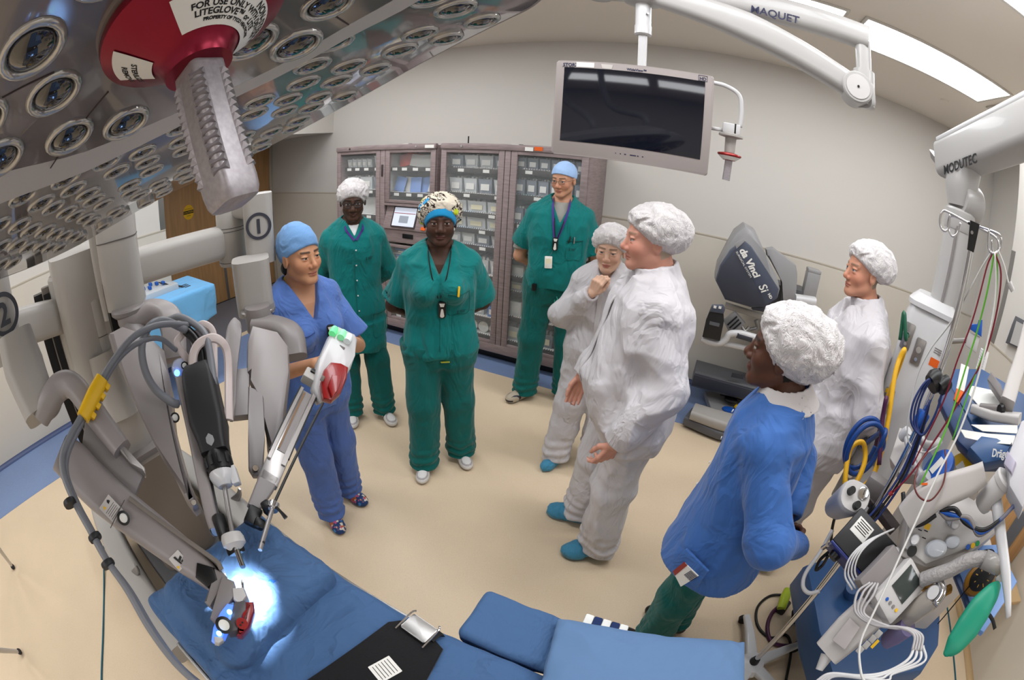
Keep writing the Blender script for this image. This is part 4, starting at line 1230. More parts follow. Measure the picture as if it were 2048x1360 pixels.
# ---- 1  woman in blue scrubs, at the robot
P1 = build_person(dict(
    label='smiling woman in blue scrubs and blue cap holding the robot instrument arm', pos=(-1.56, 1.17), yaw=yaw_of(.97, -.24), H=1.595, bw=.97, fat=1.06, bust=.035,
    face=dict(skin=(198, 146, 112), flush=(198, 130, 100), lipc=(170, 96, 84), smile=1, brow=(34, 26, 24), hair=(24, 20, 20), hairline=.2, jaw=1.02, nose=1.05, cheek=1.12, eye=.8, iris=(30, 20, 16)),
    head=(12, 4, 0), head_off=(0, .035, 0), feet=[(.085, .06, -14), (-.10, -.04, 10)],
    arms=[((.19, .06, .985), (.10, .30, 1.10), ((-.3, .85, .35), (-.6, .1, -.6), (-.3, .2, .9), .5, .92)),
          ((-.24, .08, 1.0), (-.05, .33, 1.16), ((.5, .8, .25), (.6, -.2, -.6), (.3, .3, .8), .5, .92))],
    clothes=dict(type='scrubs', m=C_BLUE, pants=C_BLUEP, vd=.17, vh=.075, slen=.80, loose=.024, hem=.47, sw=.028, pw=.022),
    shoes=dict(m=M_SHOE, clog=True, tint=t_clog, len=.96), cap=dict(type='surgeon', m=C_CAPB, front=.052, back=-.04, tall=.018)))
# ---- 2  man with glasses in green jacket
P2 = build_person(dict(
    label='man with black glasses and white bouffant cap in long green jacket near the cabinets', pos=(-2.06, 2.02), yaw=yaw_of(.78, -.62), H=1.715, bw=.95, fat=1.0,
    face=dict(skin=(74, 50, 38), flush=(78, 50, 38), lipc=(84, 52, 46), brow=(16, 13, 12), hair=(18, 15, 14), hairline=.2, jaw=.98, nose=1.35, lip=1.2, iris=(20, 14, 12)),
    head=(-6, -8, 0), feet=[(.11, .0, -10), (-.13, .06, 12)],
    arms=[((.25, -.10, 1.10), (.07, -.19, .95)), ((-.25, -.10, 1.10), (-.07, -.20, .95))],
    clothes=dict(type='scrubs', name='warm_up_jacket', m=C_GREEN, pants=C_GREEN2, sleeve='full', slen=.9, hem=.335, loose=.026, flare=.004, vd=.10, vh=.05, tshirt=C_TEEW),
    shoes=dict(m=M_SHOE, tint=t_stripe), cap=dict(type='bouffant', m=C_BOUF, vol=1.04, front=.050, back=-.10)))
# ---- 3  woman in green scrubs with printed cap
P3 = build_person(dict(
    label='woman in green scrubs with a floral printed cap and blue headband, arms behind back', pos=(-1.29, 1.90), yaw=yaw_of(.56, -.83), H=1.655, bw=1.0, fat=1.10, bust=.045, arm_r=1.12,
    face=dict(skin=(70, 45, 34), flush=(74, 46, 34), lipc=(92, 52, 48), brow=(18, 14, 13), jaw=1.08, nose=1.3, cheek=1.15, lip=1.2, iris=(18, 13, 12)),
    head=(2, 2, 0), feet=[(.115, .10, -8), (-.12, -.02, 16)],
    arms=[((.265, -.07, 1.05), (.12, -.20, .93)), ((-.25, -.11, 1.05), (-.12, -.21, .93))],
    clothes=dict(type='scrubs', m=C_GREEN, pants=C_GREEN2, vd=.155, vh=.07, slen=.85, loose=.024, hem=.475, flare=.012, sw=.026, pw=.030),
    shoes=dict(m=M_SHOE, tint=t_white), cap=dict(type='bouffant', m=M_FLORAL, tint=t_floral, vol=1.22, front=.074, back=-.10, band=cloth('turquoise_band', (24, 134, 184), wr=0.3, scale=24, dist=.002))))
# ---- 4  tall man in green scrubs
P4 = build_person(dict(
    label='tall man in green scrubs with pale blue cap, spectacles and purple lanyard', pos=(-1.02, 3.02), yaw=yaw_of(.30, -.95), H=1.865, bw=1.02, fat=1.06, belly=.02, arm_r=1.1,
    face=dict(skin=(194, 144, 116), flush=(190, 122, 98), lipc=(158, 90, 80), brow=(96, 76, 58), hair=(92, 80, 68), hairline=.2, jaw=.98, nose=1.1, iris=(70, 80, 90)),
    head=(-24, -9, 0), head_off=(0, .04, -.005), feet=[(.16, .06, -42), (-.16, .0, 4)],
    arms=[((.29, -.10, 1.13), (.10, -.20, 1.0)), ((-.29, -.08, 1.13), (-.10, -.20, 1.0))],
    clothes=dict(type='scrubs', m=C_GREEN, pants=C_GREEN2, vd=.17, vh=.075, slen=.70, loose=.032, hem=.51, flare=.0, sw=.03, tshirt=C_TEEG, ts_sleeve=.86, pw=.026),
    shoes=dict(m=M_SHOE, tint=t_run, len=1.02), cap=dict(type='surgeon', m=C_CAPL, front=.056, back=-.02, tall=.004)))
# ---- 5  small woman in white, hand at chin
P5 = build_person(dict(
    label='short woman in white coverall and bouffant cap with hand raised to her chin', pos=(-.50, 2.40), yaw=yaw_of(.05, -1), H=1.535, bw=.95, fat=1.0, elastic=True, neck=.85,
    face=dict(skin=(212, 172, 148), flush=(206, 146, 124), lipc=(170, 84, 80), brow=(116, 92, 74), hair=(150, 120, 90), hairline=.2, jaw=.95, nose=.95, iris=(60, 70, 80)),
    head=(0, -2, 0), feet=[(.13, .14, -20), (-.10, .04, 10)],
    arms=[((.235, .055, 1.0), (.045, .185, 1.20), ((-.35, .2, .9), (-.4, -.9, .1), (-.8, .3, -.3), .95, .9)), ((-.25, .02, .97), (-.22, .08, .74))],
    clothes=dict(type='coverall', m=C_WHITE, loose=.034),
    shoes=dict(m=C_COVER, cover=True, len=.95), cap=dict(type='bouffant', m=C_BOUF, vol=1.12, front=.052, back=-.06)))
# ---- 6  big man in white
P6 = build_person(dict(
    label='large man in white coverall and blue shoe covers standing sideways in the centre', pos=(-.175, 1.74), yaw=yaw_of(-.93, -.36), H=1.735, bw=1.14, fat=1.16, belly=.055, arm_r=1.15, elastic=True, neck=1.3, head_s=1.03,
    face=dict(skin=(202, 146, 126), flush=(200, 122, 106), lipc=(176, 96, 88), brow=(140, 110, 90), hair=(170, 150, 130), hairline=.2, jaw=1.15, nose=1.2, cheek=1.2, iris=(60, 80, 100)),
    head=(4, 0, 0), head_off=(0, .035, 0), feet=[(.12, .10, -8), (-.14, .02, 10)],
    arms=[((.30, .04, 1.10), (.25, .20, .87), ((.0, .22, -1), (-.9, .2, 0), (0, 1, .3), .35, 1.02)), ((-.30, -.05, 1.12), (-.29, .10, .87), ((.1, .35, -1), (.9, .3, .2), (.2, 1, .3), .5, 1.02))],
    clothes=dict(type='coverall', m=C_WHITE, loose=.04),
    shoes=dict(m=C_COVER, cover=True, len=1.05), cap=dict(type='bouffant', m=C_BOUF, vol=1.16, front=.058, back=-.07)))
# ---- 7  woman in blue gown
P7 = build_person(dict(
    label='woman in blue isolation gown and bouffant cap standing with back half turned', pos=(.33, 1.17), yaw=yaw_of(-.95, .30), H=1.60, bw=1.02, fat=1.0, boxy=.165,
    face=dict(skin=(86, 54, 40), flush=(92, 56, 42), lipc=(110, 62, 56), brow=(20, 15, 14), hair=(20, 16, 15), hairline=.2, jaw=.98, nose=1.2, lip=1.2, iris=(20, 14, 12)),
    head=(2, 2, 0), head_off=(0, .04, 0), feet=[(.09, -.01, -4), (-.085, .03, 4)],
    arms=[((.24, -.14, 1.05), (.04, -.20, .93)), ((-.24, -.15, 1.05), (-.05, -.26, .93), ((.9, -.1, -.3), (0, 1, 0), (0, 0, -1), .7, .9))],
    clothes=dict(type='scrubs', name='isolation_gown', m=C_GOWN, pants=C_GREEN2, sleeve='full', slen=.93, hem=.455, loose=.030, flare=.045, sw=.024, vd=.06, vh=.045),
    shoes=dict(m=M_SHOEB), cap=dict(type='bouffant', m=C_BOUF, vol=1.22, front=.066, back=-.125)))
# ---- 8  man in white on the right
P8 = build_person(dict(
    label='man in white coverall and bouffant cap on the right, looking left', pos=(.83, 1.95), yaw=yaw_of(-.98, -.05), H=1.79, bw=1.08, fat=1.08, elastic=True,
    face=dict(skin=(196, 140, 114), flush=(192, 116, 94), lipc=(168, 92, 82), brow=(120, 96, 78), hair=(140, 120, 100), hairline=.2, jaw=.95, nose=1.1, iris=(60, 80, 100)),
    head=(8, 0, 0), head_off=(0, .045, 0), feet=[(.11, .02, -8), (-.12, .0, 8)],
    arms=[((.27, .0, 1.16), (.20, .20, 1.0)), ((-.28, -.06, 1.15), (-.10, -.22, 1.0))],
    clothes=dict(type='coverall', m=C_WHITE, loose=.036),
    shoes=dict(m=C_COVER, cover=True), cap=dict(type='bouffant', m=C_BOUF, vol=1.2, front=.062, back=-.04)))
# ---- things the people wear and carry
def surf(P, pts, off=.003): return [(x, P['front'](x, z) + off, z) for x, z in pts]
def pfront(P, x, z, off=.004):
    y = P['front'](x, z); e = .02
    dy = (P['front'](x + e, z) - P['front'](x - e, z)) / (2 * e); dz = (P['front'](x, z + e) - P['front'](x, z - e)) / (2 * e)
    n = Vector((-dy, 1, -dz)).normalized(); c = Vector((x, y, z)) + n * off
    return P['M'] @ frame(c, n, (-1, 0, 0))       # local x to the wearer's left (viewer's right), y up
def pflat(P, nm, x, z, w_, h_, m, off=.004, t=.004, tilt=0, par=None, r=.1):
    F = pfront(P, x, z, off) @ Matrix.Rotation(math.radians(tilt), 4, 'Z')
    b = NB(); prism(b, rrect(w_, h_, min(w_, h_) * r), t, F, min(t * .3, .001)); return obj(nm, b, m, par or P['root']), F
def lanyard(P, m, ztip, wd_=.012, xt=0.0, nm='lanyard', spread=.062):
    nz = P['nb'][2]
    for s in (1, -1):
        pts = [(s * spread, -.02, nz + .012)] + surf(P, [(s * spread * .92 + xt * .1, nz - .045), (s * spread * .62 + xt * .4, nz - .045 - (nz - .045 - ztip) * .45), (s * .006 + xt, ztip)], .005)
        ribbon(nm, P, pts, wd_, m, .0012, 8)
def reel(P, x, z, k=1.0):
    o, F = pflat(P, 'badge_device', x, z, .036 * k, .088 * k, M_BLACK, .010, .012, 0, None, .3)
    b = NB(); prism(b, [(-.013 * k, .036 * k), (.013 * k, .036 * k), (.008 * k, .018 * k), (-.008 * k, .018 * k)], .0145, F); obj('device_face', b, M_PAPER, o)
    b = NB(); prism(b, stadium([(0, -.03 * k), (0, .002 * k)], .010 * k, .005 * k), .0145, F); obj('device_button', b, M_PAPER, o)
def seam(P, pts, m, nm='seam', r=.0016, off=.001):
    b = NB(); tube(b, [P['M'] @ Vector(p) for p in surf(P, pts, off)], r, 6, 4); return obj(nm, b, m, P['root'], True)
def pocket(P, x0, x1, z0, z1, m):
    seam(P, [(x0, z1), ((x0 + x1) / 2, z1 - .004), (x1, z1)], m, 'pocket_hem', .0028, .002)
    seam(P, [(x0, z1), (x0, z0), ((x0 + x1) / 2, z0 - .004), (x1, z0), (x1, z1)], m, 'pocket_seam', .0013, .0005)
M_GST = mat('green_stitch', (8, 84, 76), rough=.9); M_BST = mat('blue_stitch', (58, 84, 146), rough=.9); M_EMB = mat('embroidery', (10, 60, 58), rough=.8)
def logo(P, x, z, m=M_EMB, k=1.0):
    F = pfront(P, x, z, .002)
    b = NB(); prism(b, [(0, .012 * k), (.004 * k, .003 * k), (.001 * k, -.002 * k), (.006 * k, -.012 * k), (-.006 * k, -.012 * k), (-.001 * k, -.002 * k), (-.004 * k, .003 * k)], .001, F @ Matrix.Translation((-.02 * k, 0, 0)))
    for i, w_ in enumerate((.034, .030, .024)): prism(b, rrect(w_ * k, .0024 * k, .0005), .001, F @ Matrix.Translation((.008 * k, (.006 - .006 * i) * k, 0)))
    obj('chest_logo', b, m, P['root'])
# 1
np_mesh('hair', [sdf_mesh(lambda P: folded(P, elli(P, (0, -.070, -.050), (.060, .040, .042)), .003, 30, (1, 1, 1)), (-.1, -.14, -.12), (.1, 0, .02), .005)], mat('black_hair', (20, 17, 17), rough=.5), P1['root'], None, True, P1['Mh'])
reel(P1, -.045, 1.155, .95)
o_ = ribbon('lanyard', P1, [(.065, -.02, P1['nb'][2] + .01), (.072, .02, P1['nb'][2] - .02), (.07, .055, P1['nb'][2] - .05)], .012, mat('yellow_strap', (206, 196, 40)))
pocket(P1, .03, .12, 1.09, 1.18, M_BST)
# 2
glasses(P2, M_BLACK, .0245, .0175, .0022, 3.4)
lanyard(P2, M_PURPLE, 1.36, .014)
for z in (1.30, 1.20, 1.10, 1.0, .90, .80, .70):
    o_, F_ = pflat(P2, 'snap_button', .0, z, .010, .010, M_PAPER, .003, .003, 0, None, .5)
seam(P2, [(.012, 1.36), (.012, 1.1), (.012, .85), (.012, .62)], M_GST, 'front_placket', .002)
logo(P2, -.085, 1.24); pocket(P2, -.20, -.09, .70, .86, M_GST); pocket(P2, .09, .20, .70, .86, M_GST)
# 3
lanyard(P3, M_BSTRAP, 1.17, .006)
reel(P3, -.015, 1.10, 1.1)
pocket(P3, -.155, -.045, 1.07, 1.20, M_GST); logo(P3, -.115, 1.08)
o_, F_ = pflat(P3, 'pen', -.095, 1.215, .009, .055, M_YEL, .006, .008, -4, None, .5)
seam(P3, [(-.004, 1.25), (-.004, 1.05), (-.002, .86)], M_GST, 'front_crease', .0012)
pflat(P3, 'waist_tag', -.03, .80, .05, .02, mat('olive_tag', (150, 150, 50)), .004)
# 4
glasses(P4, mat('wire_rim', (70, 66, 62), rough=.3, metal=.6), .0225, .0135, .0011, 2.6)
lanyard(P4, M_PURPLE, 1.32, .015, .02); lanyard(P4, M_BSTRAP, 1.33, .006, .015, 'cord', .052)
reel(P4, .018, 1.30, 1.05)
o_, F_ = pflat(P4, 'identity_card', .055, 1.165, .052, .085, M_PAPER, .010, .003, 3)
b = NB(); prism(b, rrect(.040, .034, .003), .0042, F_ @ Matrix.Translation((0, .008, 0))); obj('card_photo', b, M_CREAM, o_)
b = NB(); tube(b, [P4['M'] @ Vector(p) for p in surf(P4, [(.025, 1.265), (.05, 1.21)], .008)], .0012, 6, 0); obj('card_clip', b, M_CHROME, o_)
pocket(P4, -.17, -.06, 1.20, 1.33, M_GST); logo(P4, -.10, 1.27)
for x, m_ in ((-.075, M_BLACK), (-.105, M_CHROME)): pflat(P4, 'pen', x, 1.335, .008, .05, m_, .005, .008, -14 if m_ is M_BLACK else 0, None, .5)
o_, F_ = pflat(P4, 'pager', -.13, .935, .06, .065, M_BLACK, .014, .03, 0); pflat(P4, 'pager', .14, .97, .03, .05, M_BLACK, .012, .022, 0)
M_TIE = mat('drawstring', (40, 150, 132), rough=.8)
for pts in ([(.0, .91), (.03, .90), (.02, .865), (.0, .90)], [(.0, .91), (-.03, .905), (-.028, .875), (.0, .90)], [(.0, .905), (.01, .86), (.005, .80)], [(.0, .905), (-.012, .87), (-.02, .84)]):
    b = NB(); tube(b, [P4['M'] @ Vector((x, P4['front'](x, max(z, .96)) + .004 - .02 * (z < .88), z)) for x, z in pts], .0035, 6, 5); obj('drawstring', b, M_TIE, P4['root'], True)
# 6, 5, 8: coverall zips
M_ZIP = mat('coverall_flap', (204, 200, 202), rough=.6)
for P, z0, z1 in ((P6, 1.40, .78), (P5, 1.24, .75), (P8, 1.45, .9)):
    nz = P['nb'][2] - .05
    ribbon('zip_flap', P, surf(P, [(.004, z) for z in np.linspace(nz, z1, 9)], .001), .026, M_ZIP, .002, 4)
# 7: knit collar, snaps, pocket with papers
def ringf(P):
    c = P7['nb'] + V3(0, .004, .004); q = P - c; q = q @ np.array(rotm(0, -14, 0), np.float32)
    rr = np.sqrt((q[:, 0] / 1.12) ** 2 + q[:, 1] ** 2); prf = np.abs(q[:, 2] + .35 * (rr - .075)) 
    d = np.maximum(np.abs(rr - .082 + .55 * q[:, 2]) - .004, np.abs(q[:, 2] + .008) - .032)
    return d
np_mesh('knit_collar', [sdf_mesh(ringf, P7['nb'] - V3(.16, .16, .09), P7['nb'] + V3(.16, .16, .09), .0045)], C_KNIT, P7['root'], None, True, P7['M'])
for z in (1.27, 1.17, 1.07, .97): pflat(P7, 'snap_button', -.03, z, .011, .011, M_PAPER, .003, .003, 0, None, .5)
def pside(P, ydir, z, y):     # point on the wearer's left side
    xs = np.linspace(-.6, .1, 400); Pn = np.stack([xs, np.full(400, y), np.full(400, z)], -1).astype(np.float32)
    return xs
F_ = P7['M'] @ frame((-.262, .03, .84), (-.95, .25, .05), (0.25, .95, .1))
b = NB(); prism(b, [(-.055, -.05), (.05, -.055), (.06, .03), (-.06, .045)], .010, F_, .002); pk = obj('gown_pocket', b, C_GOWN, P7['root'])
F_ = F_ @ Matrix.Diagonal((.8, .8, .8, 1))
pp = thing('folded_papers', 'folded red and white papers sticking out of the blue gown pocket', 'papers', F_ @ Vector((0, .05, 0)))
b = NB(); prism(b, [(-.05, -.03), (.03, -.03), (.045, .055), (-.02, .085)], .004, F_ @ Matrix.Translation((0, .015, .008))); obj('sheet', b, M_PAPER, pp)
b = NB(); prism(b, [(.015, -.03), (.035, -.03), (.050, .05), (.030, .06)], .005, F_ @ Matrix.Translation((0, .015, .009))); obj('red_edge', b, M_REDP, pp)
b = NB(); [prism(b, [(-.05 + .006 * i, -.025), (-.047 + .006 * i, -.025), (-.035 + .006 * i, .02), (-.038 + .006 * i, .02)], .0055, F_ @ Matrix.Translation((0, .015, .009))) for i in range(7)]; obj('print_lines', b, M_INK, pp)
# ================================================================== SURGICAL LIGHTS
M_LAMPW = mat('lamp_white_housing', (188, 186, 186), rough=0.35)
M_LAMPG = mat('lamp_cover_smoke', (118, 112, 112), rough=0.10, coat=0.6, spec=0.7, grain=(6, 0.18))
M_RINGC = mat('lens_ring_clear', (190, 188, 184), rough=0.06, metal=0.55)
M_LENSD = mat('lens_bowl', (40, 37, 36), rough=0.06, coat=1.0, spec=0.8)
M_ANOD = mat('anodised_red', (128, 12, 42), rough=0.28, metal=0.55)
M_GRIP = mat('satin_grip', (158, 152, 156), rough=0.38, metal=0.35, grain=(220, 0.06))
M_GRIPD = mat('handle_collar', (122, 112, 110), rough=0.4)
def lamp_axes(n):
    n = Vector(n).normalized(); e1 = Vector((0.8, 0.6, 0)); e1 = (e1 - n * e1.dot(n)).normalized(); return n, e1, n.cross(e1)
def led_mesh():
    bm = NB(); lathe(bm, [(0.0305, -0.002), (0.0302, 0.002), (0.0275, 0.0045), (0.0245, 0.0042), (0.0225, 0.0022), (0.0215, -0.001)], None, 22, False); ring_me = bpy.data.meshes.new('lens_ring')
    bmesh.ops.recalc_face_normals(bm, faces=bm.faces[:]); bm.to_mesh(ring_me); bm.free(); ring_me.materials.append(M_RINGC); ring_me.shade_smooth()
    bm = NB(); lathe(bm, [(0.0222, 0.0), (0.019, 0.003), (0.012, 0.006), (0.005, 0.0073), (0.0, 0.0076)], None, 20); b = bpy.data.meshes.new('lens_bowl')
    bmesh.ops.recalc_face_normals(bm, faces=bm.faces[:]); bm.to_mesh(b); bm.free(); b.materials.append(M_LENSD); b.shade_smooth()
    return ring_me, b
LED = led_mesh()
def inside(poly, x, y):
    c = False; j = len(poly) - 1
    for i in range(len(poly)):
        (xi, yi), (xj, yj) = poly[i], poly[j]
        if (yi > y) != (yj > y) and x < (xj - xi) * (y - yi) / (yj - yi) + xi: c = not c
        j = i
    return c
def lamp_head(name, label, C, n, outline, rim, hole, spacing, hole_c=(0, 0), thick=0.09, seams=(), rim_poly=None, ls=1.0):
    """outline: polygon in the lamp plane around C (metres along e1, e2)"""
    n, e1, e2 = lamp_axes(n); C = Vector(C)
    F = Matrix((e1, e2, n)).transposed().to_4x4(); F.translation = C
    t = thing(name, label, 'surgical light', C)
    out = smooth_poly(outline, 4)
    cx = sum(p[0] for p in out) / len(out); cy = sum(p[1] for p in out) / len(out)
    sc = lambda k: [(cx + (p[0] - cx) * k, cy + (p[1] - cy) * k) for p in out]
    bm = NB()
    ro = smooth_poly(rim_poly, 4) if rim_poly else sc(rim)
    rs = lambda k: [(cx + (p[0] - cx) * k, cy + (p[1] - cy) * k) for p in ro]
    loft(bm, [[F @ Vector((p[0], p[1], z)) for p in q_] for q_, z in ((sc(1.0), -0.004), (sc(1.005), 0.003), (rs(0.985), 0.003), (rs(1.0), -0.004), (rs(0.99), -0.04), (rs(0.80), -thick), (rs(0.3), -thick * 1.25))])
    obj('housing', bm, M_LAMPW, t, 40)
    bm = NB(); loft(bm, [[F @ Vector((p[0], p[1], z)) for p in sc(k)] for k, z in ((1.0, -0.006), (1.0, 0.002), (0.985, 0.005), (0.5, 0.006), (0.02, 0.006))]); cov = obj('lens_cover', bm, M_LAMPG, t, 40)
    i = 0; small = sc(0.90)
    span = max(max(abs(p[0]) for p in out), max(abs(p[1]) for p in out)) + 0.1
    rows = int(2 * span / (spacing * 0.87)) + 1
    for r in range(rows):
        for c_ in range(int(2 * span / spacing) + 1):
            x = -span + c_ * spacing + (r % 2) * spacing / 2 + 0.006 * math.sin(r * 5 + c_ * 3); y = -span + r * spacing * 0.87 + 0.005 * math.cos(r * 3 + c_ * 7)
            if not inside(small, x, y) or math.hypot(x - hole_c[0], y - hole_c[1]) < hole: continue
            k = abs(math.sin(r * 12.9898 + c_ * 78.233) * 43758.5453) % 1
            if k < 0.12: continue
            for nm, me in zip(('lens_ring', 'lens_bowl'), LED):
                q = bpy.data.objects.new(nm, me); COL.objects.link(q)
                q.matrix_world = F @ Matrix.Translation((x, y, 0.0055)) @ Matrix.Diagonal((ls * (0.9 + 0.12 * k), ls * (0.9 + 0.12 * k), 1, 1)) 
                mw = q.matrix_world.copy(); q.parent = cov; q.matrix_parent_inverse = Matrix.Identity(4); q.matrix_basis = mw
                q.matrix_parent_inverse = (Matrix.Translation(t.location)).inverted() @ Matrix.Translation(t.location)
            i += 1
    for (a, b) in seams:
        bm = NB(); tube(bm, [F @ Vector((a[0], a[1], 0.0065)), F @ Vector((b[0], b[1], 0.0055))], 0.0009, 6, 0); obj('cover_seam', bm, M_CABD, cov)
    return t, F
LN = (0.399, 0.093, -0.912)
outA = [(-.247, .06), (-.23, .025), (-.185, -.08), (-.10, -.146), (-.021, -.175), (.041, -.179), (.113, -.158), (.172, -.13), (.235, -.06), (.245, .04), (.20, .15), (.10, .22), (-.02, .245), (-.14, .21), (-.215, .14)]
rimA = [(-.311, .055), (-.285, -.011), (-.222, -.118), (-.123, -.183), (-.033, -.206), (.032, -.212), (.109, -.194), (.190, -.162), (.262, -.075), (.275, .045), (.225, .17), (.11, .25), (-.02, .275), (-.16, .24), (-.26, .16)]
lampA, FA = lamp_head('surgical_light', 'near surgical light head with red collared handle at the top left', (-0.331, 0.129, 2.036), LN, outA, 1.2, 0.085, 0.074, rim_poly=rimA, ls=0.98, seams=[((-.10, -.02), (-.215, -.045)), ((-.04, -.09), (-.08, -.155)), ((.08, -.06), (.11, -.155)), ((-.1, .06), (-.2, .15))])
# second head behind
nb_ = (0.25, 0.12, -0.95); nB, eB1, eB2 = lamp_axes(nb_)
vis = [(-1.1118, -0.2404, 1.8243), (-1.2211, -0.1066, 1.7973), (-1.3438, 0.04715, 1.7798), (-1.4087, 0.2192, 1.7885), (-1.2702, 0.4549, 1.8545), (-1.1274, 0.6471, 1.9154), (-0.9327, 0.7187, 1.9770), (-0.7138, 0.7162, 2.0338), (-0.5335, 0.6774, 2.0755), (-0.3238, 0.6099, 2.1210), (-0.2504, 0.5786, 2.1412),
       (-0.2035, 0.5031, 2.1560), (-0.3483, 0.4436, 2.1574), (-0.5335, 0.3935, 2.1247), (-0.6919, 0.3062, 2.0896), (-0.7765, 0.1474, 2.0239), (-0.7541, -0.04866, 1.9810), (-0.7762, -0.182, 1.9657)]
pl0 = Vector((-1.2702, 0.4549, 1.8545)); O_ = Vector((0, 0, CAM_H))
def toplane(p):
    v = Vector(p) - O_; return O_ + v * ((pl0 - O_).dot(nB) / v.dot(nB))
pv = [toplane(p) for p in vis]; CB = sum(pv, Vector()) / len(pv)
o2 = [((p - CB).dot(eB1), (p - CB).dot(eB2)) for p in pv]
lampB, FB = lamp_head('surgical_light', 'far surgical light head seen edge on behind the near one', CB, nb_, o2, 1.02, 0.0, 0.080, ls=1.0)
# arms that carry the heads, up to the ceiling
for t_, p0, p1, p2 in ((lampA, Vector((-0.40, 0.12, 2.18)), Vector((-0.75, -0.25, 2.45)), Vector((-0.9, -0.4, ZC))), (lampB, CB + Vector((-0.05, -0.1, 0.12)), Vector((-1.2, -0.4, 2.55)), Vector((-1.0, -0.5, ZC)))):
    bm = NB(); tube(bm, [p0, p0 + Vector((0, 0, 0.12)), p1, p2], 0.03, 14, 8); obj('suspension_arm', bm, M_LAMPW, t_, True)
# handle: grey collar, red flared disc with labels, serrated grip
HB = Vector((-0.3049, 0.135, 1.9758)); HT = Vector((-0.2615, 0.1452, 1.8763)); hn = (HT - HB).normalized(); HL = (HT - HB).length
HF = frame(HB, hn, Vector((0.75, 0.25, 0.6)))
hd = obj('handle_collar', (lambda b: lathe(b, [(0.070, -0.118), (0.076, -0.116), (0.080, -0.09), (0.080, -0.062), (0.077, -0.056), (0.055, -0.054)], HF, 48))(NB()), M_GRIPD, lampA)
bm = NB(); lathe(bm, [(0.066, -0.058), (0.0745, -0.054), (0.0765, -0.049), (0.0752, -0.043), (0.0555, -0.030), (0.0315, -0.0135), (0.0272, -0.004), (0.0262, 0.0), (0.0, 0.001)], HF, 64)
red = obj('handle_flange', bm, M_ANOD, lampA)
def on_cone(ang, s, off=0.0006):
    """ang round the axis, s 0 (grip) .. 1 (rim)"""
    z = -0.0135 - 0.0285 * s; r = 0.0315 + 0.0425 * s
    return HF @ Vector((math.cos(ang) * (r + off * .6), math.sin(ang) * (r + off * .6), z + off * .8))
def cone_label(a0, a1, s0, s1, nm='warning_label'):
    bm = NB(); na = 24
    A_ = [[bm.verts.new(on_cone(a0 + (a1 - a0) * i / na, s)) for i in range(na + 1)] for s in np.linspace(s0, s1, 6)]
    for u, v in zip(A_, A_[1:]):
        for i in range(na): bm.faces.new((u[i], u[i + 1], v[i + 1], v[i]))
    return obj(nm, bm, M_PAPER, red, True)
def cone_text(s, ac, sc, size, flip=False):
    """text set round the cone at angle ac, height sc"""
    rr = 0.0315 + 0.0425 * sc
    def wp(c):
        return on_cone(ac - c.x / rr, sc + c.y / 0.051, 0.0009) if not flip else on_cone(ac + c.x / rr, sc - c.y / 0.051, 0.0009)
    return text('lettering', s, size, Matrix.Identity(4), M_INKB, red, 0.0, 'CENTER', wp, bold=0.0002)

D2 = math.radians
cone_label(D2(60), D2(-86), 0.06, 0.64)
cone_label(D2(150), D2(112), 0.08, 0.80)
cone_text('NON-STERILE', D2(-50), 0.475, 0.0088)
cone_text('FOR USE ONLY WITH DEVON', D2(-10), 0.355, 0.0068)
cone_text('LITEGLOVE\u2122 or LITE', D2(0), 0.235, 0.0068)
cone_text('PROPERTY OF TYCO HEALTHCARE', D2(-8), 0.150, 0.0036)
cone_text('REMOVE', D2(141), 0.62, 0.0072, True)
cone_text('STERILIZE', D2(139), 0.44, 0.0072, True)
# serrated square grip
bm = NB(); q0 = D2(235)
def sq(hw, rc, z, n=6):
    pts = []
    for k in range(4):
        a0 = q0 - pi / 4 + k * pi / 2
        for i in range(n + 1):
            a = a0 + (pi / 2) * i / n
            c_ = (hw - rc) * math.sqrt(2); ca = a0 + pi / 4
            pts.append((c_ * math.cos(ca) + rc * math.cos(a), c_ * math.sin(ca) + rc * math.sin(a)))
    return [HF @ Vector((p[0], p[1], z)) for p in pts]
loft(bm, [sq(h_, r_, z) for h_, r_, z in ((0.0150, 0.005, -0.002), (0.0152, 0.005, 0.006), (0.0158, 0.005, HL - 0.012), (0.0155, 0.006, HL - 0.004), (0.0140, 0.006, HL + 0.0005), (0.0110, 0.005, HL + 0.002))])
grip = obj('handle_grip', bm, M_GRIP, lampA)
for k in range(4):
    a = q0 + k * pi / 2; ux, uy = Vector((math.cos(a), math.sin(a), 0)), Vector((-math.sin(a), math.cos(a), 0))
    for i in range(14):
        z = 0.010 + i * (HL - 0.034) / 13
        bm = NB(); c_ = ux * 0.0185
        vs = [c_ - uy * 0.0062 + Vector((0, 0, z)), c_ + uy * 0.0062 + Vector((0, 0, z)), c_ + ux * 0.0030 + uy * 0.0045 + Vector((0, 0, z + 0.0042)), c_ + ux * 0.0030 - uy * 0.0045 + Vector((0, 0, z + 0.0042)), c_ - ux * 0.003 - uy * 0.0062 + Vector((0, 0, z + 0.006)), c_ - ux * 0.003 + uy * 0.0062 + Vector((0, 0, z + 0.006)), c_ - ux * 0.004 - uy * 0.0062 + Vector((0, 0, z)), c_ - ux * 0.004 + uy * 0.0062 + Vector((0, 0, z))]
        v = [bm.verts.new(HF @ p) for p in vs]
        for f in ((0, 1, 2, 3), (3, 2, 5, 4), (0, 3, 4, 6), (1, 7, 5, 2), (6, 4, 5, 7), (0, 6, 7, 1)): bm.faces.new([v[j] for j in f])
        obj('grip_tooth', bm, M_GRIP, grip)
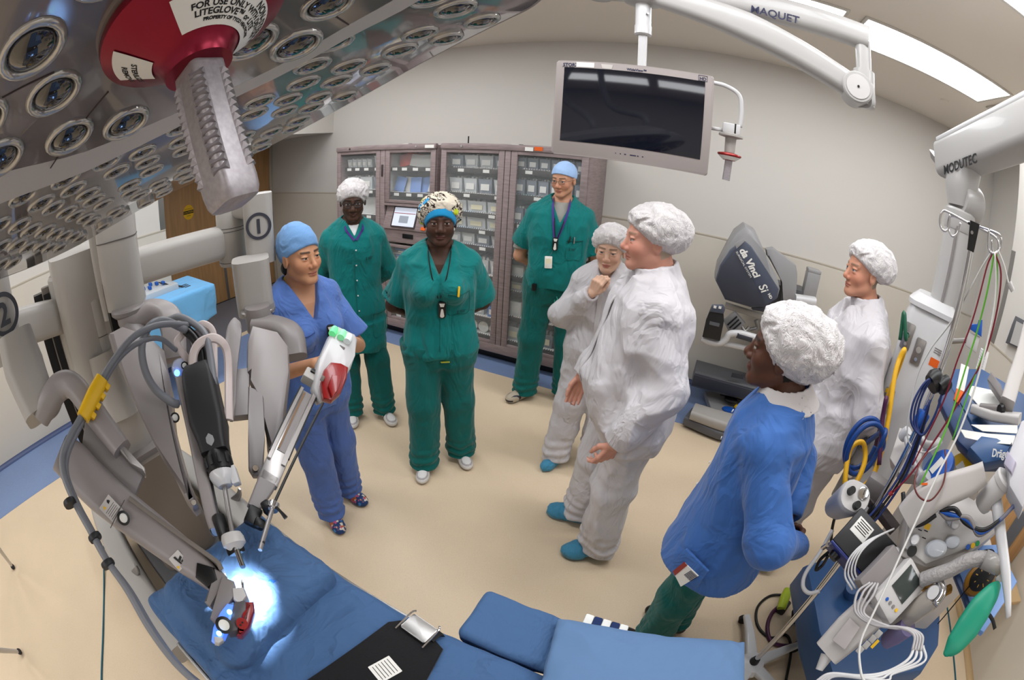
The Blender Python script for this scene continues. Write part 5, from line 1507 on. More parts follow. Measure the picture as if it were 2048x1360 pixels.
# ================================================================== SURGICAL ROBOT (patient side cart)
M_RG = mat('robot_light_grey', (166, 162, 157), rough=0.42, bump=(400, 0.05, 0.001))
M_RG2 = mat('robot_mid_grey', (128, 122, 121), rough=0.42, bump=(400, 0.05, 0.001))
M_RP = mat('robot_arm_grey', (144, 137, 136), rough=0.4, bump=(400, 0.05, 0.001))
M_TAUPE = mat('robot_taupe', (112, 104, 97), rough=0.5)
M_CHAR = mat('robot_charcoal', (52, 52, 54), rough=0.5)
M_ALU = mat('brushed_alu', (158, 154, 152), rough=0.3, metal=0.7)
M_HOSE = mat('grey_hose', (118, 120, 126), rough=0.4)
M_SEAML = mat('seam_dark', (84, 78, 76), rough=0.6)
def sweep(bm, pts, w, h, up=(0, 0, 1), rr=0.35, k=6, n=4):
    """rounded-rectangle section (w across, h along up) swept along a path; w, h may be lists"""
    P = catmull(pts, k) if k else [Vector(p) for p in pts]; m = len(P)
    g = lambda v, i: v if not isinstance(v, (list, tuple)) else float(np.interp(i / (m - 1), np.linspace(0, 1, len(v)), v))
    rs = []
    for i, p in enumerate(P):
        t = (P[min(i + 1, m - 1)] - P[max(i - 1, 0)]).normalized()
        u = Vector(up); u = (u - t * u.dot(t)).normalized(); s = t.cross(u)
        ww, hh = g(w, i), g(h, i)
        rs.append([p + s * a + u * b for a, b in rrect(ww, hh, rr * min(ww, hh), n)])
    return loft(bm, rs)
def plate(bm, pts, t, bev=0.006, sm=0, off=0.0):
    """thick plate whose outline is a (nearly) planar 3-D polygon"""
    P = [Vector(p) for p in pts]; c = sum(P, Vector()) / len(P)
    nr = Vector()
    for a, b in zip(P, P[1:] + P[:1]): nr += (a - c).cross(b - c)
    nr.normalize(); F = frame(c + nr * off, nr, P[0] - c); Fi = F.inverted()
    q = [(Fi @ p) for p in P]; poly = [(a.x, a.y) for a in q]
    if sm: poly = smooth_poly(poly, sm)
    prism(bm, poly, t, F, bev); return F
def vbox(bm, c, up, dn, w, d, face, bev=0.02):
    """upright rounded box round a vertical axis through c, width w, depth d, front turned to the horizontal direction face"""
    c = Vector(c); f = Vector((face[0], face[1], 0)).normalized()
    sweep(bm, [c + Vector((0, 0, up)), c - Vector((0, 0, dn))], w, d, f, 0.28, 0)
rb = thing('surgical_robot', 'grey multi-armed surgical robot cart standing at the end of the table', 'surgical robot', (-1.95, 0.25, 0))
def part(name, fn, m, parent=rb, sm=35):
    b = NB(); fn(b); return obj(name, b, m, parent, sm)
# base
part('base', lambda b: (box(b, (-1.98, 0.24, 0.13), (0.80, 0.50, 0.20), bev=0.03), box(b, (-2.25, 0.24, 0.36), (0.42, 0.44, 0.30), bev=0.05)), M_CHAR)
for y0, y1 in ((-0.10, -0.16), (0.58, 0.64)):
    ft = part('foot', lambda b: sweep(b, [(-2.78, y0, 0.16), (-2.45, (y0 + y1) / 2, 0.16), (-1.95, y1, 0.14), (-1.40, y1, 0.125)], [0.13, 0.17, 0.17, 0.16], [0.13, 0.15, 0.15, 0.13], rr=0.25), M_RG)
    for x in (-2.6, -1.55):
        bm = NB(); cyl(bm, (x, y1 - 0.02, 0.045), (x, y1 + 0.02, 0.045), 0.044, n=20); obj('caster', bm, M_RUBBER, ft)
    part('foot_skirt', lambda b: box(b, (-1.9, y1, 0.055), (0.95, 0.13, 0.05), bev=0.01), M_RG2, ft)
    bm = NB(); sweep(bm, [(-1.92, y1 + 0.03, 0.20), (-1.88, y1 + 0.06, 0.25), (-1.86, y1 + 0.07, 0.30)], [0.05, 0.035, 0.02], [0.03, 0.02, 0.012], (0, 1, 0)); obj('brake_pedal', bm, M_ALU, ft)
part('column_lower', lambda b: (sweep(b, [(-1.92, 0.24, 0.2), (-1.90, 0.24, 0.85)], 0.36, 0.40, (1, 0, 0), 0.18, 0)), M_TAUPE)
part('column_cover', lambda b: sweep(b, [(-1.93, 0.22, 0.85), (-1.93, 0.22, 1.72)], 0.27, 0.30, (1, 0, 0), 0.25, 0), M_RG)
part('column_band', lambda b: sweep(b, [(-1.92, 0.23, 0.83), (-1.92, 0.23, 0.87)], 0.345, 0.385, (1, 0, 0), 0.2, 0), M_RG2)
part('column_rail', lambda b: (box(b, (-2.02, 0.03, 1.15), (0.05, 0.10, 0.9)), box(b, (-1.93, 0.045, 1.15), (0.012, 0.03, 0.9))), M_BLACK)
part('rail_frame', lambda b: (box(b, (-1.96, 0.05, 1.15), (0.04, 0.05, 0.95), bev=0.004)), M_TAUPE)
# shoulder joint and set-up links
sj = Vector((-1.9396, 0.1483, 1.4352))
def joint(c, up, dn, r, mm=M_RG, seams=(), nm='joint'):
    o = part(nm, lambda b: lathe(b, [(r * .9, up), (r, up - .012), (r, -dn + .012), (r * .93, -dn)], T(c), 36), mm)
    for z in seams: part('joint_seam', lambda b: lathe(b, [(r + .0008, z - .0015), (r + .0012, z), (r + .0008, z + .0015)], T(c), 36, False), M_SEAML, o)
    return o
j1 = joint(sj, .22, .20, .085, seams=(.055, .07, -.185))
part('joint_lower', lambda b: cyl(b, sj - Vector((0, 0, .20)), sj - Vector((0, 0, .42)), .066, .060, 28), M_RG, j1)
part('blue_tag', lambda b: box(b, (0, 0, 0), (0.052, 0.006, 0.035), frame(sj + Vector((.075, -.045, .045)), (0, 0, 1), (.5, .87, 0))), M_BLUEP, j1)
L1 = part('setup_link', lambda b: sweep(b, [(-1.9689, 0.1138, 1.5675), (-1.9236, 1.0093, 1.5521)], .13, .155, (0, 0, 1), .3, 0), M_RG)
part('setup_link', lambda b: sweep(b, [(-1.9175, 0.1485, 1.4293), (-1.9550, 0.325, 1.5094)], .12, .15, (0, 0, 1), .18, 0), M_RG)
part('setup_link', lambda b: sweep(b, [(-1.8101, -0.1638, 1.5550), (-1.9344, 0.1165, 1.4938)], .11, .14, (0, 0, 1), .3, 0), M_RG)
j2 = joint((-1.9003, 1.0206, 1.5845), .17, .145, .072, seams=(.02, .035, -.125))
j3 = joint((-1.8340, 0.2552, 1.3559), .18, .16, .058, seams=(.03, -.14))
part('joint_lower', lambda b: sweep(b, [(-1.8129, 0.239, 1.3147), (-1.7444, 0.2373, 1.0614)], .15, .15, (0.9, -.4, 0), .35, 0), M_RG, j3)
# --- arm 1 (right): tower with number
f1 = (0.85, -0.53)
c1 = Vector((-1.6969, 1.0601, 1.6221))
part('setup_link', lambda b: sweep(b, [(-1.8730, 1.0392, 1.7142), (-1.7235, 1.0903, 1.6921)], .11, .10, (0, 0, 1), .3, 0), M_RG)
tw1 = part('arm_tower', lambda b: vbox(b, c1, .145, .155, .135, .15, f1), M_RG)
part('arm_tower_lower', lambda b: (vbox(b, Vector((-1.6057, 0.9461, 1.3984)), .115, .115, .165, .16, f1)), M_RG, tw1)
def number(ch, c, n_, par, r=.058):
    F = frame(c, n_, Vector((0, 0, 1)).cross(Vector(n_)))
    bm = NB(); na = 40
    R_ = [[bm.verts.new(F @ Vector((q * math.cos(2 * pi * i / na), q * math.sin(2 * pi * i / na), z))) for i in range(na)] for q, z in ((r, 0), (r, .0015), (r * .78, .0015), (r * .78, 0))]
    for a, b in zip(R_, R_[1:]): bridge(bm, a, b)
    obj('number_ring', bm, M_INKB if False else mat('badge_slate', (52, 54, 64), rough=.5), par)
    text('number', ch, r * 1.45, F @ Matrix.Translation((0, -r * .50, .001)), mat('badge_slate', (52, 54, 64)), par, .0005, 'CENTER', bold=.0028)
number('1', c1 + Vector((f1[0], f1[1], 0)).normalized() * .077 + Vector((0, 0, .01)), (f1[0], f1[1], 0.0), tw1)
part('joint_plate', lambda b: prism(b, rrect(.15, .14, .03), .012, T((-1.5445, 0.9197, 1.3163), math.degrees(math.atan2(f1[1], f1[0])) + 90), .003), M_ALU, tw1)
part('joint_drum', lambda b: lathe(b, [(.055, .05), (.06, .03), (.06, -.05), (.05, -.062)], T((-1.5104, 0.8974, 1.2892)), 30), M_RG2, tw1)
part('elbow', lambda b: sweep(b, [(-1.4977, 0.8644, 1.2712), (-1.4156, 0.9105, 1.2620), (-1.3229, 0.9204, 1.2440), (-1.2646, 0.8828, 1.1848)], .10, [.075, .085, .085, .075], (0, 0, 1), .4), M_RG2, tw1)
# patient-side manipulator of arm 1
pm1 = part('instrument_arm', lambda b: plate(b, [(-1.3846, 0.7833, 1.3006), (-1.3070, 0.8476, 1.2709), (-1.2541, 0.8488, 1.2199), (-1.1965, 0.7953, 1.1514), (-1.0641, 0.6257, 1.0479), (-1.0326, 0.5636, 1.0353), (-1.0568, 0.5498, 1.0560), (-1.2021, 0.6735, 1.1269), (-1.2664, 0.6861, 1.1585), (-1.2933, 0.6691, 1.1674), (-1.3626, 0.7357, 1.2485)], .105, .02), M_RP)
part('arm_plate', lambda b: plate(b, [(-1.2252, 0.6291, 1.1890), (-1.1785, 0.661, 1.1613), (-1.0714, 0.5611, 1.0822), (-0.9984, 0.4848, 1.0466), (-0.9913, 0.4599, 1.0409), (-1.0029, 0.443, 1.0455), (-1.0264, 0.4473, 1.0595), (-1.1282, 0.5391, 1.1082)], .035, .006), M_RG2, pm1)
part('side_paddle', lambda b: plate(b, [(-1.4002, 0.7178, 1.3711), (-1.3754, 0.7292, 1.3531), (-1.3560, 0.717, 1.3198), (-1.2679, 0.6207, 1.2361), (-1.1680, 0.5238, 1.1571), (-1.1812, 0.502, 1.1630), (-1.2883, 0.5867, 1.2446), (-1.3856, 0.6654, 1.3282)], .03, .008, 3), M_RG2, pm1)
part('arm_web', lambda b: plate(b, [(-1.3043, 0.6304, 1.2206), (-1.2768, 0.6806, 1.2169), (-1.1534, 0.5705, 1.1292), (-1.1834, 0.5189, 1.1381)], .04, .006), M_RG2, pm1)
def button(px, nrm, par, r=.0085):
    F = frame(px, nrm)
    b = NB(); lathe(b, [(r * 1.75, -.002), (r * 1.75, .002), (r * 1.2, .003), (r * 1.2, .001)], F, 26); o = obj('button_ring', b, M_BLACK, par)
    b = NB(); lathe(b, [(r * 1.15, 0), (r * 1.1, .004), (r * .8, .006), (0, .0065)], F, 24); obj('button', b, M_PAPER, o)
tocam = lambda p: (Vector((0, 0, CAM_H)) - Vector(p)).normalized()
button((-1.1686, 0.7202, 1.1695), tocam((-1.1649, 0.7179, 1.1719)), pm1)
part('pivot_screw', lambda b: cyl(b, (-1.0042, 0.4624, 1.0658), (-0.9934, 0.4574, 1.0748), .011, .009, 18), M_CHROME, pm1)
def sticker(p, wdt, hgt, rot, par, lines=5, mark=True, nrm=None):
    n_ = Vector(nrm) if nrm else tocam(p); right = Vector((-0.4212, 0.9009, 1.7952)) - Vector((-0.5411, 0.8338, 1.7906))
    F = frame(p, n_, right) @ Matrix.Rotation(math.radians(rot), 4, 'Z')
    b = NB(); prism(b, rrect(wdt, hgt, .002), .0008, F); o = obj('sticker', b, mat('sticker_grey', (196, 190, 186), rough=.6), par)
    b = NB()
    for i in range(lines): prism(b, rrect(wdt * (.8 - .1 * (i % 2)), hgt * .035, .0002), .0012, F @ Matrix.Translation((0, hgt * (.08 - i * .10), 0)))
    obj('sticker_text', b, mat('sticker_ink', (110, 104, 102)), o)
    if mark:
        b = NB(); prism(b, [(-wdt * .36, hgt * .22), (-wdt * .12, hgt * .22), (-wdt * .24, hgt * .40)], .0014, F); obj('warning_triangle', b, M_YEL, o)
        b = NB(); prism(b, [(wdt * .1, hgt * .22), (wdt * .3, hgt * .26), (wdt * .28, hgt * .34), (wdt * .2, hgt * .42), (wdt * .1, hgt * .36)], .0014, F); obj('figure_mark', b, M_INKB, o)
    return o
sticker((-1.1959, 0.749, 1.2117), .034, .036, -6, pm1)
# instrument slide of arm 1 with carriage
A0, A1 = Vector((-0.8684, 0.3973, 1.0934)), Vector((-1.1023, 0.9052, 1.2203))
sx = (A1 - A0).normalized()
fw = (tocam(A0) - sx * tocam(A0).dot(sx)).normalized(); sd = sx.cross(fw)
SL = Matrix((sd, fw, sx)).transposed().to_4x4(); SL.translation = A0
ln = (A1 - A0).length
sl = part('instrument_slide', lambda b: (box(b, (0, 0, ln * .36), (.062, .030, ln * .62), SL, .004), box(b, (-.024, .018, ln * .42), (.010, .012, ln * .50), SL), box(b, (.022, .018, ln * .42), (.012, .012, ln * .50), SL)), M_ALU)
part('slide_slot', lambda b: box(b, (.0, .0155, ln * .45), (.026, .004, ln * .42), SL), M_RG2, sl)
part('slide_belt', lambda b: box(b, (-.010, .018, ln * .45), (.005, .004, ln * .40), SL), M_WOODD, sl)
part('slide_edge', lambda b: (box(b, (-.031, .014, ln * .45), (.005, .012, ln * .46), SL), box(b, (.030, .014, ln * .45), (.005, .012, ln * .46), SL)), M_BLACK, sl)
part('slide_foot', lambda b: sweep(b, [SL @ Vector((0, 0, ln * .10)), SL @ Vector((-.004, 0, -.0)), SL @ Vector((-.010, .0, -.06))], [.060, .050, .036], .03, fw, .2), M_RG2, sl)
part('cannula_mount', lambda b: (box(b, (-.002, .01, -.085), (.040, .034, .055), SL, .008), box(b, (.020, .02, -.10), (.03, .03, .03), SL, .008)), M_BLACK, sl)
car = part('carriage', lambda b: (plate(b, [(-1.0132, 0.7531, 1.1968), (-1.0560, 0.8247, 1.2483), (-1.0812, 0.9113, 1.3027), (-1.0794, 0.9486, 1.3190), (-1.0384, 0.989, 1.2858), (-1.0274, 0.988, 1.2661), (-1.0154, 0.9463, 1.2214), (-0.9964, 0.908, 1.1977), (-0.9714, 0.792, 1.1511), (-0.9833, 0.7441, 1.1563)], .055, .010)), M_WHITE, sl)
part('carriage_bracket', lambda b: box(b, (0, .010, ln * .78), (.084, .042, .045), SL, .006), M_RG, car)
part('carriage_clip', lambda b: (box(b, (.004, .032, ln * .80), (.060, .012, .016), SL, .003)), M_BLACK, car)
for px, mm in (((-1.0584, 0.92, 1.3267), mat('green_glow', (120, 235, 160), rough=.3, emit=(90, 240, 140), es=0.35)), ((-1.0355, 0.9372, 1.3130), mat('green_glow2', (150, 238, 180), rough=.3, emit=(120, 240, 160), es=0.25)), ((-1.0214, 0.9504, 1.2968), mat('white_glow', (230, 240, 240), rough=.3, emit=(225, 240, 240), es=0.1))):
    part('status_light', lambda b: lathe(b, [(.013, -.02), (.014, 0), (.012, .012), (.006, .018), (0, .019)], frame(px, sx), 20), mm, car)
part('latch', lambda b: (box(b, (0, 0, 0), (.022, .022, .006), frame((-1.0212, 0.91, 1.2721), tocam((-1.0212, 0.91, 1.2721)), sd), .002)), M_RG2, car)
part('latch_slot', lambda b: (box(b, (0, 0, 0), (.018, .008, .007), frame((-1.0179, 0.8978, 1.2614), tocam((-1.0179, 0.8978, 1.2614)), sd))), M_BLACK, car)
# red instrument housing clipped on, with its long shaft
ins = thing('robot_instrument', 'red instrument on the right robot arm with a long dark shaft', 'instrument', (-0.9824, 0.8085, 1.2045))
part('housing', lambda b: plate(b, [(-0.9784, 0.762, 1.2186), (-0.9964, 0.7971, 1.2434), (-0.9975, 0.8325, 1.2562), (-0.9773, 0.858, 1.2475), (-0.9566, 0.8705, 1.2335), (-0.9412, 0.8438, 1.2103), (-0.9258, 0.7953, 1.1840), (-0.9288, 0.7552, 1.1741), (-0.9465, 0.737, 1.1879)], .042, .010), M_REDP, ins)
part('housing_ridge', lambda b: plate(b, [(-0.9398, 0.7632, 1.2272), (-0.9502, 0.7949, 1.2478), (-0.9306, 0.8194, 1.2392), (-0.9139, 0.7794, 1.2104), (-0.9144, 0.7508, 1.1995)], .012, .004), M_REDP, ins)
part('release_button', lambda b: box(b, (0, 0, 0), (.012, .018, .012), frame((-0.9645, 0.7655, 1.2445), tocam((-0.9645, 0.7655, 1.2445)), sd), .003), mat('button_grey', (120, 112, 104), rough=.4), ins)
part('shaft', lambda b: cyl(b, (-0.9394, 0.7313, 1.1825), (-0.7812, 0.3695, 1.1187), .0042, .0042, 14), M_DARK, ins)
can = thing('cannula', 'thin steel cannula under the right robot arm with a dark clamp', 'cannula', (-0.7771, 0.3645, 1.1197))
part('tube', lambda b: cyl(b, (-0.785, 0.3763, 1.1183), (-0.6924, 0.2472, 1.1225), .0062, .0055, 16), M_ALU, can)
part('band', lambda b: cyl(b, (-0.7083, 0.2689, 1.1205), (-0.7043, 0.2637, 1.1207), .0068, .0068, 16), M_DARK, can)
part('seal_ring', lambda b: (lathe(b, [(.010, -.012), (.016, -.008), (.017, .01), (.012, .016)], frame((-0.7802, 0.3679, 1.1170), Vector((-0.785, 0.3763, 1.1183)) - Vector((-0.6924, 0.2472, 1.1225))), 24)), M_CHROME, can)
part('clamp_lever', lambda b: tube(b, [(-0.7655, 0.3693, 1.1254), (-0.7494, 0.3701, 1.1174), (-0.7322, 0.369, 1.1080)], [.004, .004, .006], 10, 4), M_BLACK, can)
part('clamp_body', lambda b: (box(b, (0, 0, 0), (.026, .026, .04), frame((-0.7945, 0.3578, 1.1117), (0, 0, 1)), .006)), M_BLACK, can)
# --- camera arm in the middle
fc = (0.93, -0.36)
cc = Vector((-1.6549, 0.3699, 1.6121))
ct = part('camera_arm_tower', lambda b: (sweep(b, [cc + Vector((-.01, .0, .30)), cc + Vector((0, 0, -.115))], .165, .16, Vector((fc[0], fc[1], 0)), .3, 0)), M_RG)
part('tower_seam', lambda b: sweep(b, [cc + Vector((-.003, 0, .123)), cc + Vector((-.003, 0, .126))], .167, .162, Vector((fc[0], fc[1], 0)), .3, 0), M_SEAML, ct)
part('tower_side', lambda b: sweep(b, [cc + Vector((-.10, -.07, .24)), cc + Vector((-.09, -.06, -.16))], .06, .10, Vector((fc[0], fc[1], 0)), .3, 0), M_RG, ct)
part('swivel_ring', lambda b: lathe(b, [(.070, .012), (.076, .006), (.076, -.006), (.066, -.016)], T((-1.5900, 0.3593, 1.4934)), 36), M_RG2, ct)
part('swivel_ring_lower', lambda b: lathe(b, [(.060, .012), (.064, .0), (.064, -.02), (.054, -.05)], T((-1.5737, 0.3631, 1.4750)), 36), M_RP, ct)
part('camera_elbow', lambda b: sweep(b, [(-1.5616, 0.351, 1.4597), (-1.5442, 0.4325, 1.4711), (-1.5011, 0.4815, 1.4477), (-1.4432, 0.4764, 1.3998), (-1.3827, 0.4377, 1.3253)], [.10, .10, .10, .095, .09], [.06, .065, .06, .055, .05], (0, 0, 1), .4), M_RP, ct)
part('camera_elbow_lower', lambda b: sweep(b, [(-1.5548, 0.3403, 1.4285), (-1.4959, 0.3482, 1.3848), (-1.4127, 0.3463, 1.3362)], .10, .10, (0, 0, 1), .4), M_RG2, ct)
part('black_channel', lambda b: box(b, (0, 0, 0), (.05, .03, .34), T((-1.6471, 0.2966, 1.4241)) ), M_BLACK, ct)
pc = part('camera_arm', lambda b: plate(b, [(-1.5090, 0.2377, 1.4242), (-1.5012, 0.2995, 1.4343), (-1.4283, 0.3702, 1.3935), (-1.3597, 0.3969, 1.3486), (-1.2730, 0.3646, 1.2850), (-1.1795, 0.3054, 1.2105), (-1.0289, 0.2451, 1.1441), (-0.9433, 0.2172, 1.1251), (-0.9452, 0.1982, 1.1222), (-0.9846, 0.197, 1.1388), (-1.1397, 0.2356, 1.1962), (-1.3288, 0.231, 1.2907)], .11, .02), M_RP)
part('camera_arm_rail', lambda b: sweep(b, [(-1.2002, 0.3819, 1.3360), (-1.0616, 0.3213, 1.2219), (-0.8562, 0.2153, 1.1322), (-0.8278, 0.2012, 1.1200)], [.035, .040, .035, .022], .05, tocam((-1.0519, 0.3069, 1.2005)), .3), M_RP, pc)
part('camera_arm_black', lambda b: plate(b, [(-0.9751, 0.2729, 1.1842), (-0.936, 0.2866, 1.1636), (-0.8455, 0.2354, 1.1339), (-0.8504, 0.2092, 1.1317)], .03, .004), M_BLACK, pc)
part('pivot_screw', lambda b: cyl(b, (-0.9326, 0.2057, 1.1489), (-0.9249, 0.204, 1.1551), .008, .007, 16), M_CHROME, pc)
button((-1.1375, 0.3055, 1.2716), tocam((-1.1418, 0.3067, 1.2692)), pc)
part('clear_light_housing', lambda b: lathe(b, [(.028, -.03), (.034, 0), (.030, .02), (.016, .028)], frame((-1.2612, 0.412, 1.3404), tocam((-1.2612, 0.412, 1.3404))), 24), mat('clear_housing', (196, 204, 226), rough=.08, alpha=.75), pc)
part('blue_light', lambda b: lathe(b, [(.010, 0), (.009, .006), (.0, .009)], frame((-1.2329, 0.3853, 1.3472), tocam((-1.2372, 0.3867, 1.3452))), 18), mat('blue_glow', (120, 170, 255), emit=(90, 150, 255), es=4.0), pc)
button((-1.2284, 0.4165, 1.3601), tocam((-1.2328, 0.418, 1.3581)), pc, .007)
# --- endoscope camera head
ec = thing('endoscope', 'black endoscope camera head with steel scope pointing at the pillow', 'endoscope', (-1.0384, 0.3761, 1.2529))
E0, E1 = Vector((-1.1639, 0.4366, 1.3483)), Vector((-0.9405, 0.327, 1.2038)); ez = (E1 - E0).normalized()
ex = Vector((0.4, 0.85, 0.1)); ex = (ex - ez * ex.dot(ez)).normalized(); EF = frame(E0, ez, ex); el = (E1 - E0).length
part('camera_body', lambda b: (loft(b, [[EF @ Vector((x * s_, y * s_, z)) for x, y in rrect(.105, .100, .018)] for s_, z in ((.80, -.008), (.97, .015), (1.0, .04), (1.0, el * .62), (.80, el * .80), (.74, el * .92))])), M_DARK, ec)
part('body_panel', lambda b: box(b, (.018, -.0505, el * .36), (.050, .003, el * .42), EF, .001), mat('panel_navy', (44, 44, 54), rough=.45), ec)
part('focus_ring', lambda b: lathe(b, [(.034, el * .90), (.038, el * .92), (.038, el * 1.10), (.033, el * 1.12)], EF, 30), M_BLACK, ec)
for i in range(10):
    a = 2 * pi * i / 10
    part('ring_rib', lambda b: box(b, (0, 0, 0), (.009, .006, .028), EF @ Matrix.Translation((.0385 * math.cos(a), .0385 * math.sin(a), el * 1.01)) @ Matrix.Rotation(a + pi / 2, 4, 'Z'), .001), M_DARK, ec)
part('drape_skirt', lambda b: lathe(b, [(.042, el * .76), (.041, el * .84), (.037, el * .90)], EF, 24, False), mat('clear_drape', (206, 206, 208), rough=.25, alpha=.45), ec)
part('adapter', lambda b: lathe(b, [(.036, el * 1.10), (.037, el * 1.14), (.030, el * 1.20), (.02, el * 1.24)], EF, 28), M_WHITE, ec)
part('adapter_tab', lambda b: box(b, (.034, .0, el * 1.17), (.022, .03, .05), EF, .004), M_WHITE, ec)
part('scope_tube', lambda b: cyl(b, EF @ Vector((0, 0, el * 1.2)), (-0.746, 0.2126, 1.1414), .0068, .0068, 18), M_ALU, ec)
part('scope_tip', lambda b: cyl(b, (-0.7338, 0.2065, 1.1420), (-0.674, 0.1802, 1.1355), .0075, .0065, 18), M_CHROME, ec)
part('trocar_head', lambda b: lathe(b, [(.010, .016), (.026, .014), (.030, .004), (.030, -.012), (.024, -.016), (.012, -.03)], frame((-0.7484, 0.2121, 1.1436), -ez), 28), M_WHITEP, ec)
part('trocar_clamp', lambda b: (box(b, (0, 0, 0), (.040, .034, .030), frame((-0.7369, 0.2028, 1.1299), -ez), .006), box(b, (0, 0, 0), (.03, .03, .07), frame((-0.8077, 0.2161, 1.1399), -ez), .008)), M_BLACK, ec)
part('quad_lights', lambda b: [box(b, (.03 + dx, -.051, el * .83 + dz), (.004, .003, .004), EF) for dx in (-.004, .004) for dz in (-.004, .004)], M_CHROME, ec)
# arched handles of the camera arm
def arch(pts, nm='handle_loop', r=.007):
    part(nm, lambda b: tube(b, pts, r, 8, 8, True, 2.0, tocam(pts[0])), mat('handle_loop_pink', (196, 182, 178), rough=.35), ec)
arch([(-1.0431, 0.3414, 1.2610), (-1.1395, 0.4045, 1.3461), (-1.1658, 0.4299, 1.3983), (-1.1708, 0.4624, 1.4263), (-1.1594, 0.5078, 1.4305), (-1.1452, 0.5322, 1.4089), (-1.1335, 0.5353, 1.3725), (-1.1011, 0.5037, 1.3145), (-1.0190, 0.4331, 1.2478)])
arch([(-1.1425, 0.409, 1.2859), (-1.2200, 0.4395, 1.3463), (-1.2747, 0.4254, 1.4111), (-1.2849, 0.4486, 1.4293), (-1.3003, 0.4724, 1.4334)], r=.006)
arch([(-1.1845, 0.4839, 1.2614), (-1.2551, 0.5498, 1.3678), (-1.2772, 0.5636, 1.4086), (-1.2983, 0.547, 1.4304), (-1.3107, 0.5282, 1.4277)], r=.006)
# fat hoses of the camera
def hose(nm, pts, r, m, par): return part(nm, lambda b: tube(b, pts, r, 12, 8), m, par, True)
hose('camera_cable', [(-1.1293, 0.4282, 1.3195), (-1.1715, 0.4635, 1.3878), (-1.2169, 0.4732, 1.4233), (-1.2639, 0.4635, 1.4482)], .017, M_BLACK, ec)
part('cable_gland', lambda b: lathe(b, [(.020, -.03), (.021, -.01), (.021, .012), (.018, .016)], frame((-1.1382, 0.437, 1.3321), -ez), 22), M_CHROME, ec)
part('light_cable_end', lambda b: tube(b, [(-1.0738, 0.4398, 1.3364), (-1.1239, 0.4715, 1.3931), (-1.1789, 0.4953, 1.4368), (-1.2351, 0.4913, 1.4604), (-1.3069, 0.4671, 1.4800), (-1.3654, 0.4445, 1.4663)], .0115, 12, 8), M_HOSE, ec, True)
cb = thing('cable_bundle', 'bundle of grey cables held by a yellow wrap, looping over the robot arms', 'cable', (-1.1099, 0.06619, 1.4485))
hose('cable', [(-1.2461, 0.4569, 1.4545), (-1.2422, 0.3903, 1.5073), (-1.2289, 0.3332, 1.5156), (-1.2076, 0.2874, 1.4816), (-1.1881, 0.2709, 1.4192), (-1.1702, 0.2824, 1.3585), (-1.1494, 0.3167, 1.3105), (-1.1498, 0.3329, 1.2978)], .0125, M_HOSE, cb)
hose('cable', [(-1.2627, 0.4773, 1.4595), (-1.2193, 0.3892, 1.5034), (-1.2003, 0.3244, 1.5206), (-1.1849, 0.2487, 1.5166), (-1.1580, 0.1666, 1.4889), (-1.1216, 0.08894, 1.4548), (-1.0914, 0.01673, 1.4261), (-1.0642, -0.02671, 1.4146), (-1.0319, -0.07171, 1.3975), (-0.9952, -0.09248, 1.3728), (-0.9377, -0.09725, 1.3332), (-0.877, -0.09518, 1.2945), (-0.8207, -0.09739, 1.2524), (-0.7567, -0.09431, 1.2076), (-0.6866, -0.1083, 1.1535), (-0.6239, -0.1152, 1.1013), (-0.5704, -0.1093, 1.0615)], .0095, M_HOSE, cb)
hose('cable', [(-1.2644, 0.4125, 1.4025), (-1.2364, 0.3617, 1.4641), (-1.2076, 0.301, 1.4911), (-1.1905, 0.2342, 1.4923), (-1.1732, 0.1702, 1.4730), (-1.1320, 0.0945, 1.4416), (-1.0985, 0.02815, 1.4178), (-1.0661, -0.01692, 1.4063), (-1.0339, -0.06235, 1.3890), (-1.0019, -0.08656, 1.3630), (-0.9434, -0.09251, 1.3224), (-0.8815, -0.09163, 1.2828), (-0.8251, -0.09666, 1.2416), (-0.7593, -0.09067, 1.1951), (-0.6878, -0.1043, 1.1404), (-0.6233, -0.1128, 1.0878), (-0.5691, -0.1036, 1.0478)], .008, M_HOSE, cb)
yw = part('yellow_wrap', lambda b: (sweep(b, [(-1.1405, 0.1242, 1.4704), (-1.1204, 0.08346, 1.4507), (-1.0907, 0.02626, 1.4248)], [.040, .046, .040], [.036, .042, .036], tocam((-1.1111, 0.08277, 1.4544)), .35, 8)), M_YEL, cb)
for i, t_ in enumerate(np.linspace(.05, .95, 12)):
    p = Vector((-1.1405, 0.1242, 1.4704)).lerp(Vector((-1.0907, 0.02626, 1.4248)), float(t_)); ax_ = (Vector((-1.0907, 0.02626, 1.4248)) - Vector((-1.1405, 0.1242, 1.4704))).normalized()
    part('wrap_slit', lambda b: box(b, (0, .0215 if i % 2 else .020, 0), (.026, .004, .0022), frame(p, ax_, ax_.cross(tocam(p)))), M_BLACK, yw)
    if i % 3 == 0: part('wrap_tab', lambda b: box(b, (-.024, .0, .004), (.014, .030, .016), frame(p, ax_, ax_.cross(tocam(p))), .003), M_YEL, yw)
for p in ((-0.9307, -0.1096, 1.3434), (-0.8101, -0.09974, 1.2474), (-0.8624, -0.09335, 1.2821)): part('cable_tie', lambda b: lathe(b, [(.018, -.006), (.0195, 0), (.018, .006)], frame(p, Vector((-0.8207, -0.09739, 1.2524)) - Vector((-0.9377, -0.09725, 1.3332))), 14), M_DARK, cb)
